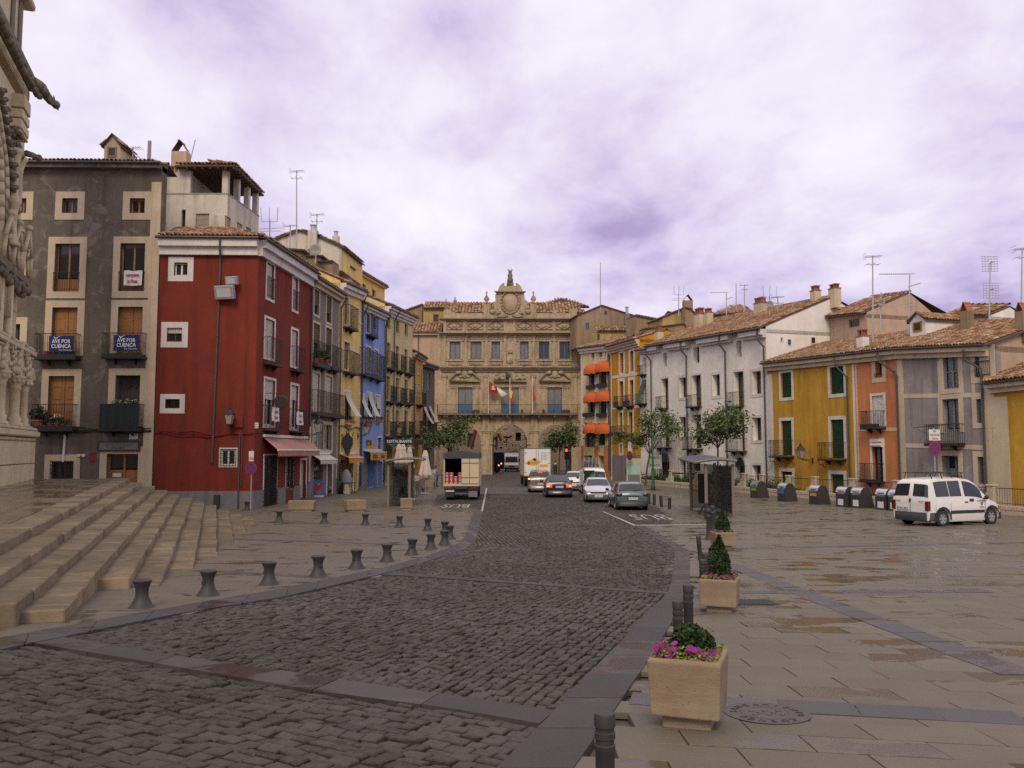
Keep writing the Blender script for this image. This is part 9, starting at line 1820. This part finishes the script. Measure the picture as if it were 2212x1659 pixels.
for i,(u_,hh)in enumerate(((fu(1546),1.5),(fu(1524),1.3),(fu(1340),1.6),(fu(1352),1.3))):
 t=thing('garden_shrub','tall loose shrub behind the stone wall, '+('right of the litter bin','left of the litter bin','left of the information panel','next to the information panel')[i],'shrub',FA+fd*u_-fn*1.0+Vector((0,0,.38)),0,'shrubs in the stone wall bed');leaves('foliage',M['hedge'],t,900,ball((0,0,hh*.5),(.5,.5,hh*.5)),.07);mb=MB();[mb.tube([(0,0,0),(random.uniform(-.3,.3),random.uniform(-.3,.3),hh*.8)],.012,4)for _ in range(5)];mb.obj('stem',M['bark'],t)
for i,x in enumerate((1712,1880,2070,2096)):
 leaves_t=thing('weed_tuft','green weeds at the foot of the railing, %s tuft from the left'%NTH[i],'weeds',FA+fd*fu(x)+Vector((0,0,.45)),0,'weeds on the wall');leaves('blades',M['hedge'],leaves_t,120,ball((0,0,.06),(.5,.1,.10)),.05)
p=ground(1540,1058);t=thing('litter_bin','dark litter bin on a post in front of the stone wall','litter bin',p);mb=MB();mb.cyl((0,0,0),(0,0,1.25),.05,n=8);mb.obj('post',M['iron'],t);mb=MB();mb.lathe([(.14,.55),(.19,1.1),(.2,1.1),(.2,1.13)],(-.22,0,0),14);mb.obj('basket',M['cast'],t)
p=ground(1411,1059);t=thing('green_post','slim dark green post standing beside the tree in front of the white house','post',p);mb=MB();mb.lathe([(.17,0),(.16,.3),(.12,.45),(.105,1.4),(.085,1.5),(.075,2.4),(.05,2.5),(.045,4.9)],n=14);mb.obj('shaft',M['greencast'],t,True);mb=MB();mb.lathe([(.6,0),(.6,.05)],n=16);mb.obj('grate',M['iron'],t)
p=ground(1369,1050);t=thing('information_panel','pale town information panel with a mint screen in front of the stone wall','information panel',p,.05);mb=MB();mb.bbox(-.62,-.12,0,.62,.12,2.35,.03);mb.obj('case',M['box_cream'],t);mb=MB();mb.box(-.52,-.13,1.0,.52,-.121,2.0);mb.obj('map',M['mint'],t);mb=MB();mb.box(-.52,-.13,.05,.52,-.121,.97);mb.obj('base_plate',M['slategrey'],t)
u_=fu(1401);t=thing('notice_board','white notice with dark lettering on a post behind the information panel','sign',FA+fd*u_-fn*.6,0);t.rotation_euler=(0,0,.15);mb=MB();mb.cyl((0,0,.3),(0,0,2.6),.04,n=8);mb.obj('post',M['iron'],t);mb=MB();mb.box(-.6,-.06,1.45,.6,-.02,2.65);mb.obj('board',M['sign_white'],t);text('MESON',.3,M['black_print'],t,(0,-.065,2.4),(math.pi/2,0,0));text('PLAZA',.3,M['black_print'],t,(0,-.065,1.72),(math.pi/2,0,0))
#signs and lights
def nostop(px_,zc,label,rz,r_=.30,plates=(),plate_h=.5,tilt=0.0,post=True):
 p=ground(*px_);t=thing('no_stopping_sign',label,'road sign',p,rz,'no-stopping signs');top=zc+r_+(plate_h+.1 if plates else 0)
 if post:mb=MB();mb.cyl((0,0,0),(0,0,top),.032,n=10);mb.obj('post',M['alu'],t)
 mb=MB();mb.lathe([(r_,-.012),(r_,.012)],(0,-.05,zc),32,axis='y');d=mb.obj('disc',M['sign_red'],t)
 for k in range(4):
  a0=math.pi/4+k*math.pi/2+.17;a1=a0+math.pi/2-.34;ri=r_*.80;c=r_*.15;am=(a0+a1)/2;pts=[(c*1.25*math.cos(am),c*1.25*math.sin(am))]+[(ri*math.cos(a),ri*math.sin(a))for a in np.linspace(a0,a1,9)]
  mb=MB();mb.add([(x,-.066,zc+z)for x,z in pts],[(0,i,i+1)for i in range(1,9)]);mb.obj('blue_field',M['sign_blue'],d)
 for i,(txt,w_)in enumerate(plates):
  mb=MB();z0=zc+r_+.03;mb.bbox(-w_/2,-.06,z0,w_/2,-.045,z0+plate_h,.003);pl=mb.obj('plate',M['sign_white'],t);n=len(txt)
  for j,l_ in enumerate(txt):text(l_,plate_h*.75/n,M['black_print'],pl,(0,-.064,z0+plate_h*(1-(j+.5)/n)),(math.pi/2,0,0),sx=min(1,w_*1.4/(max(len(l_),1)*plate_h*.75/n)))
 return t
q=(541,1104);p=ground(*q);zc=3+(974-px('Z3',1890,1165)[1])*p.y/F_PX;nostop(q,zc,'round no-stopping sign on a post at the corner of the red house',-.12,.31,[([' ','ZONA'],.26)],.5)
q=px('Y6',1513,770);p=ground(q[0],1112);zc=3+(974-px('Y6',1495,332)[1])*(p.y)/F_PX;nostop((px('Y6',1500,0)[0],1112),zc,'round no-stopping sign with a white PLAZA MAYOR plate behind the municipal van',.25,.33,[(['EN','PLAZA MAYOR','GRUA'],.62)],.52)
q=(1360,1051);p=ground(*q);zc=3+(974-984.5)*p.y/F_PX;nostop(q,zc,'round no-stopping sign seen at an angle beside the information panel',.75,.38,[(['',''],.4)],.75)
p=ground(1224,1033);t=thing('traffic_light','traffic light on a green post showing red, beside the town hall','traffic light',p);mb=MB();mb.cyl((0,0,0),(0,0,2.1),.13,.11,10);mb.obj('post',M['greencast'],t);mb=MB();mb.bbox(-.24,-.2,2.05,.24,.2,3.45,.04);mb.obj('housing',M['iron'],t)
for i,mt in enumerate(('amberlens','signal')):mb=MB();mb.lathe([(.15,-.03),(.15,.03)],(-.02,-.21,2.62+.45*i),16,axis='y');mb.obj('lamp',M['iron']if mt!='signal' else M[mt],t)
mb=MB();mb.lathe([(.15,-.03),(.15,.03)],(-.02,-.21,2.2),16,axis='y');mb.obj('lamp',M['iron'],t)
#terrace furniture on the left
def parasol(px_,label,hgt=2.7,r_=.30,lean=0.0,base=True):
 p=ground(*px_);t=thing('folded_parasol',label,'parasol',p,random.uniform(0,6),'folded parasols');mb=MB();n=16;zs=[(hgt,.02),(hgt-.05,.09),(hgt-.45,.18),(hgt-.47,.16),(hgt-1.0,.23),(hgt-1.75,.34),(hgt-1.95,.26),(hgt-2.0,.1)];vs=[]
 for z,rr in zs:
  for i in range(n):a=2*math.pi*i/n;q=rr*r_/.30*(1+(.16 if i%2 else-.12)*(rr>.05));vs.append((q*math.cos(a),q*math.sin(a),z+(.06 if i%2 and z<hgt-1.6 else 0)))
 mb.add(vs,[(j*n+(i+1)%n,j*n+i,(j+1)*n+i,(j+1)*n+(i+1)%n)for j in range(len(zs)-1)for i in range(n)]);mb.obj('cloth',M['umbrella'],t);mb=MB();mb.cyl((0,0,0),(0,0,hgt),.025,n=8);mb.obj('pole',M['alu'],t);mb=MB();mb.bbox(-.3,-.3,0,.3,.3,.07,.01);mb.obj('base',M['concrete'],t)
parasol((918,1067),'folded beige parasol standing clear beside the truck',3.05,.36)
for q,l_ in(((861,1058),'folded parasol tip above the left shelter roof, beside the cream house'),((870,1056),'folded parasol tip above the left shelter roof, middle of three'),((884,1052),'folded parasol behind the right post of the left shelter')):parasol(q,l_,3.55 if q[0]<875 else 3.35,.36)
def chair_mesh():
 mb=MB()
 for sx in(-1,1):
  mb.tube([(sx*.22,-.22,0),(sx*.22,-.20,.45),(sx*.24,-.18,.64),(sx*.24,.18,.66)],.013,5);mb.tube([(sx*.21,.24,0),(sx*.21,.20,.45),(sx*.20,.28,.86)],.013,5)
 fr=mb
 s=MB()
 for i in range(7):y=-.20+i*.065;s.box(-.21,y,.445,.21,y+.042,.46)
 b=MB()
 for i in range(4):z=.56+i*.08;b.box(-.20,.215+i*.017,z,.20,.235+i*.017,z+.055)
 return fr,s,b
def make_chair(loc,rz,label,group):
 t=thing('cafe_chair',label,'chair',loc,rz,group);f,s,b=chair_mesh();f.obj('frame',M['steel'],t);s.obj('seat_slats',M['steel'],t);b.obj('back_slats',M['steel'],t);return t
proto=None;ORD=['topmost','second from the top','third from the top','fourth from the top','fifth from the top','sixth from the top','seventh from the top','eighth from the top','ninth from the top','tenth from the top','next to lowest','lowest']
def stack(px_,n,rz,label,dz=.095,dy=-.012):
 global proto
 p=ground(*px_);c,s=math.cos(rz),math.sin(rz)
 for k in range(n):
  loc=Vector((p.x+(-s)*dy*k,p.y+c*dy*k,dz*k));nm=label%ORD[n-1-k]
  if proto is None:proto=make_chair(loc,rz,nm,'stacked aluminium cafe chairs');continue
  r_=copy_tree(proto);r_.location=loc;r_.rotation_euler=(0,0,rz);r_['label']=nm
stack((884,1076),9,1.9,'cafe chair, %s of the stack touching the left shelter');stack((897,1072),8,1.8,'cafe chair, %s of the second stack from the left shelter');stack((933,1058),10,1.7,'cafe chair, %s of the stack before the grey-jacketed person');stack((908,1060),7,1.9,'cafe chair, %s of the stack behind the folded parasol')
for i,q in enumerate(((1262,1051),(1270,1050),(1278,1049),(1286,1048.5))):stack(q,12 if i<3 else 8,-.5,'cafe chair, %s of the '+('leftmost','second','third','rightmost')[i]+' stack behind the open white van',.145,.03)
t0=None
for i,q in enumerate(((886,1080),(893,1078),(900,1075),(908,1070))):
 p=ground(*q);t=thing('folded_table','bare steel table base among the stacked chairs, %s from the left shelter'%NTH[i],'table',p,i*.4,'steel table bases');mb=MB();mb.cyl((0,0,0),(0,0,.72),.03,n=8);mb.cyl((-.28,0,.02),(.28,0,.02),.02,n=6);mb.cyl((0,-.28,.02),(0,.28,.02),.02,n=6);mb.obj('leg',M['steel'],t);mb=MB();mb.add([(-.02,-.3,.55),(.02,-.3,.55),(.02,.3,1.05),(-.02,.3,1.05),(-.03,-.3,.55),(.01,-.3,.55)],[(0,1,2,3)]);mb.bbox(-.015,-.3,.5,.015,.3,1.08,.005);mb.obj('table_top',M['steel'],t)
def hgrp(k,x,y):return ground(*px(k,x,y))
p=hgrp('L1',310,1432);t=thing('ice_cream_board','blue and red ice cream poster board standing outside the souvenir shop','poster board',p,.15);w,hh=.62,1.12
mb=MB();mb.bbox(-w/2-.04,-.03,0,w/2+.04,.03,hh+.04,.01);mb.obj('frame',M['ad_blue'],t);mb=MB();mb.box(-w/2,-.036,.05,w/2,-.031,hh);mb.obj('poster',M['label_blue'],t);mb=MB();mb.prism([(-.28,.72),(.28,.85),(.26,1.05),(-.26,.92)],-.041,-.037);mb.prism([(-.28,.45),(.2,.62),(.29,.83),(-.28,.70)],-.040,-.037);mb.obj('red_flash',M['ad_red'],t);mb=MB();mb.sphere((0,-.038,.38),.16,.004,.19);mb.obj('face_print',M['skin'],t);mb=MB();mb.box(-.3,-.041,.08,.3,-.037,.2);mb.box(-.2,-.041,.86,.05,-.0375,.95);mb.obj('white_print',M['sign_white'],t)
for(x,y,l_,n)in((185,1330,'narrow postcard rack left of the souvenir shop opening',1),(430,1290,'tall postcard rack right of the souvenir shop opening',2)):
 p=hgrp('L1',x,y);t=thing('postcard_rack',l_,'rack',p,.5,'postcard racks');mb=MB();mb.box(-.3,-.02,0,.3,.03,2.3);mb.obj('board',M['darkwood'],t)
 for i in range(5):
  for j in range(3):mb=MB();mb.box(-.27+j*.19,-.04,.25+i*.4,-.11+j*.19,-.022,.52+i*.4);mb.obj('postcard',M[('sign_white','canvas','pale_stripe','label_blue','sign_ochre')[(i*3+j*2+n)%5]],t)
so=H['grey2'].rect('L1',225,760,385,1340);t=H['grey2'].hroot('goods_shelf','shelves of small goods inside the souvenir shop opening','shelf',(so[0]+so[1])/2,.35,so[2]);
for i in range(6):
 mb=MB();z=.3+i*.38;mb.box(-(so[1]-so[0])/2,-.1,z,(so[1]-so[0])/2,.25,z+.03);mb.obj('shelf_board',M['greywrap'],t)
 for j in range(7):x=-(so[1]-so[0])/2+.1+j*(so[1]-so[0]-.2)/6;mb=MB();mb.bbox(x-.06,-.06,z+.03,x+.06,.1,z+.03+random.uniform(.1,.24),.01);mb.obj('goods',M[('sign_white','ad_red','label_blue','canvas','slategrey','sign_ochre')[(i*5+j*3)%6]],t)
p=hgrp('L1',490,1385);t=thing('clay_jar','round clay jar on a low black stand outside the souvenir shop','jar',p);mb=MB();mb.lathe([(.08,.28),(.19,.38),(.2,.52),(.13,.62),(.1,.66),(.12,.7)],n=16);mb.obj('jar',M['terracotta'],t,True);mb=MB();[mb.cyl((.15*math.cos(a),.15*math.sin(a),0),(.1*math.cos(a),.1*math.sin(a),.3),.015,n=5)for a in(0,1.57,3.14,4.71)];mb.lathe([(.16,.26),(.16,.29)],n=12);mb.obj('stand',M['iron'],t)
p=hgrp('L1',815,1360);t=thing('wrapped_display_stand','grey sheeted goods on a black table outside the jug-sign shop','table',p,-.2);mb=MB();[mb.cyl((x,y,0),(x,y,.8),.02,n=6)for x in(-.42,.42)for y in(-.25,.25)];mb.bbox(-.48,-.3,.78,.48,.3,.83,.01);mb.obj('table',M['iron'],t);mb=MB();vs=[];n=14
for z,rr in((.83,.40),(1.05,.38),(1.35,.30),(1.6,.18),(1.72,.08)):
 for i in range(n):a=2*math.pi*i/n;q=rr*(1+.12*math.sin(a*5+z*6));vs.append((-.08+q*math.cos(a),q*.7*math.sin(a),z))
mb.add(vs,[(j*n+i,j*n+(i+1)%n,(j+1)*n+(i+1)%n,(j+1)*n+i)for j in range(4)for i in range(n)]+[tuple(range(4*n,5*n))]);mb.obj('sheet',M['greywrap'],t,True);mb=MB();mb.bbox(-.16,-.2,0,.16,.12,.70,.03);mb.obj('box_below',M['canvas'],t)
for x,l_ in((690,'black chalkboard standing left of the jug-sign shop door'),(872,'black chalkboard hung right of the jug-sign shop door')):
 R=H['yellow'].rect('L1',x-25,790,x+25,1110 if x<800 else 1060);t=H['yellow'].hroot('chalkboard',l_,'menu board',(R[0]+R[1])/2,-.06,R[2],'chalkboards of the jug-sign shop');a=max(.25,(R[1]-R[0])/2);mb=MB();mb.bbox(-a,-.03,0,a,0,R[3]-R[2],.01);mb.obj('board',M['black_print'],t);mb=MB();[mb.box(-a*.7,-.034,.2+i*.16,a*(.2+.5*((i*7)%3)/2),-.031,.215+i*.16)for i in range(8)];mb.obj('chalk_lines',M['sign_white'],t)
p=hgrp('L1',605,1360);t=thing('tall_black_bollard','slim black post beside the grey house door','bollard',p);mb=MB();mb.lathe([(.09,0),(.06,.1),(.055,1.5),(.07,1.52),(.03,1.62)],n=12);mb.obj('post',M['iron'],t)
p=hgrp('L1',685,1355);t=thing('metal_churn','grey metal bin outside the jug-sign shop','bin',p);mb=MB();mb.lathe([(.2,0),(.22,.55),(.2,.6),(.12,.62)],n=14);mb.obj('body',M['cast'],t,True)
p=ground(1020,1040);t=thing('scooter','dark parked motor scooter half hidden behind the canvas truck','scooter',p,.1);mb=MB();mb.bbox(-.14,-.5,.35,.14,.2,.78,.08);mb.obj('body',M['iron'],t);mb=MB();mb.bbox(-.13,-.6,.78,.13,.05,.88,.04);mb.obj('seat',M['black_print'],t);wheels(t,[(0,-.45),(0,.6)],.26,.1);mb=MB();mb.tube([(0,.6,.3),(0,.45,1.0)],.03,6);mb.tube([(-.3,.42,1.02),(.3,.42,1.02)],.018,6);mb.bbox(-.18,.42,.4,.18,.5,.95,.03);mb.obj('front_shield',M['alu'],t)
p=ground(*px('X5',300,1325));q0,q1=ground(*px('X5',5,1310)),ground(*px('X5',590,1365));R=(q1-q0).length/2;t=thing('manhole_cover','round cast iron manhole cover with raised rings in the right pavement','manhole cover',(p.x,p.y,gz(p.y)+.034));mb=MB();mb.lathe([(R,0),(R,.004),(R*.95,.007),(R*.93,.004),(R*.90,.003),(R*.62,.003),(R*.60,.008),(R*.52,.008),(R*.50,.003),(.01,.003)],n=48);mb.obj('lid',M['cover'],t)
slope=(gz(p.y+.3)-gz(p.y-.3))/.6;t.rotation_euler=(math.atan(slope),0,0)
mb=MB()
for i in range(5):
 for j in range(3):
  if(i+j)%2==0:mb.lathe([(R*.075,.003),(R*.07,.008),(.002,.009)],((i-2)*R*.16,(j-1)*R*.17,0),10)
mb.obj('raised_dot',M['cover'],t)['kind']='stuff'
for k,ch in enumerate('SANEAMIENTO CUENCA'):
 a=math.pi*.95-k*2*math.pi/19
 if ch!=' ':text(ch,R*.24,M['cover'],t,(R*.76*math.cos(a),R*.76*math.sin(a),.006),(0,0,a-math.pi/2),'raised_letter',.003)
p=ground(*px('X4',1100,695));q0,q1=ground(*px('X4',1020,690)),ground(*px('X4',1205,718));t=thing('drain_grate','rectangular iron drain cover in the pavement behind the second planter','drain',(p.x,p.y,gz(p.y)+.034));t.rotation_euler=(math.atan((gz(p.y+.3)-gz(p.y-.3))/.6),0,0);w=.36;mb=MB();mb.box(-w,-.3,0,w,.3,.004);mb.obj('frame',M['cast'],t)
for i in range(9):mb=MB();mb.box(-w*.9,-.27+i*.064,.0042,w*.9,-.235+i*.064,.009);mb.obj('bar',M['cast'],t)
#aerials against the sky
antenna(641,368,542,58,'tallest thin aerial mast on the left, above the narrow grey house','yagi');antenna(682,462,545,60,'aerial mast with a round dish in front of the white gable','yagi',dish=(.05,.42),lean=3);antenna(627,486,545,56,'short aerial with sideways rods above the red house roof','yagi');antenna(583,475,525,54,'small white forked aerial on the red house roof','fork');antenna(287,318,342,46,'small grid aerial beside the dormer of the grey house','yagi');
antenna(1297,567,662,104,'very tall thin lightning rod on the tan gable','rod');antenna(1466,634,668,92,'forked aerial on the yellow block','fork');antenna(1569,632,668,100,'aerial with a long horizontal rod left of the pyramid roof','long');antenna(1590,612,655,103,'whip aerial on top of the pyramid roof','rod');antenna(1608,615,662,100,'slim aerial right of the pyramid roof','yagi');antenna(1662,640,668,66,'forked aerial with a round dish on the white house chimney','fork',dish=(.35,.27));antenna(1680,640,668,66,'short aerial on the white house ridge','yagi')
antenna(1885,552,712,52,'tallest aerial of the right side, in front of the tan attic','yagi');antenna(1901,632,690,55,'small white dish aerial behind the tall mast','rod',dish=(.6,.25),lean=2);antenna(1962,592,705,53,'aerial with a long horizontal boom above the dormer','long',lean=3);antenna(2135,568,695,50,'mast with two square grid aerials above the lilac grey house','grid',lean=4);antenna(2204,536,690,48,'aerial mast at the right edge of the photo','yagi',lean=4)
t=thing('roof_pole','plain grey vent pipe on the grey house roof ridge','pipe',at_depth(322,345,46));mb=MB();mb.cyl((0,0,-.8),(0,0,1.05),.10,n=10);mb.obj('pipe',M['concrete'],t);t=thing('roof_pole','thin leaning pole beside the pale house chimney','pole',at_depth(409,346,50));mb=MB();mb.cyl((0,0,-.3),(.32,0,1.25),.03,n=6);mb.obj('rod',M['alu'],t)
print('setts',N_SETT,'objects',len(bpy.data.objects))
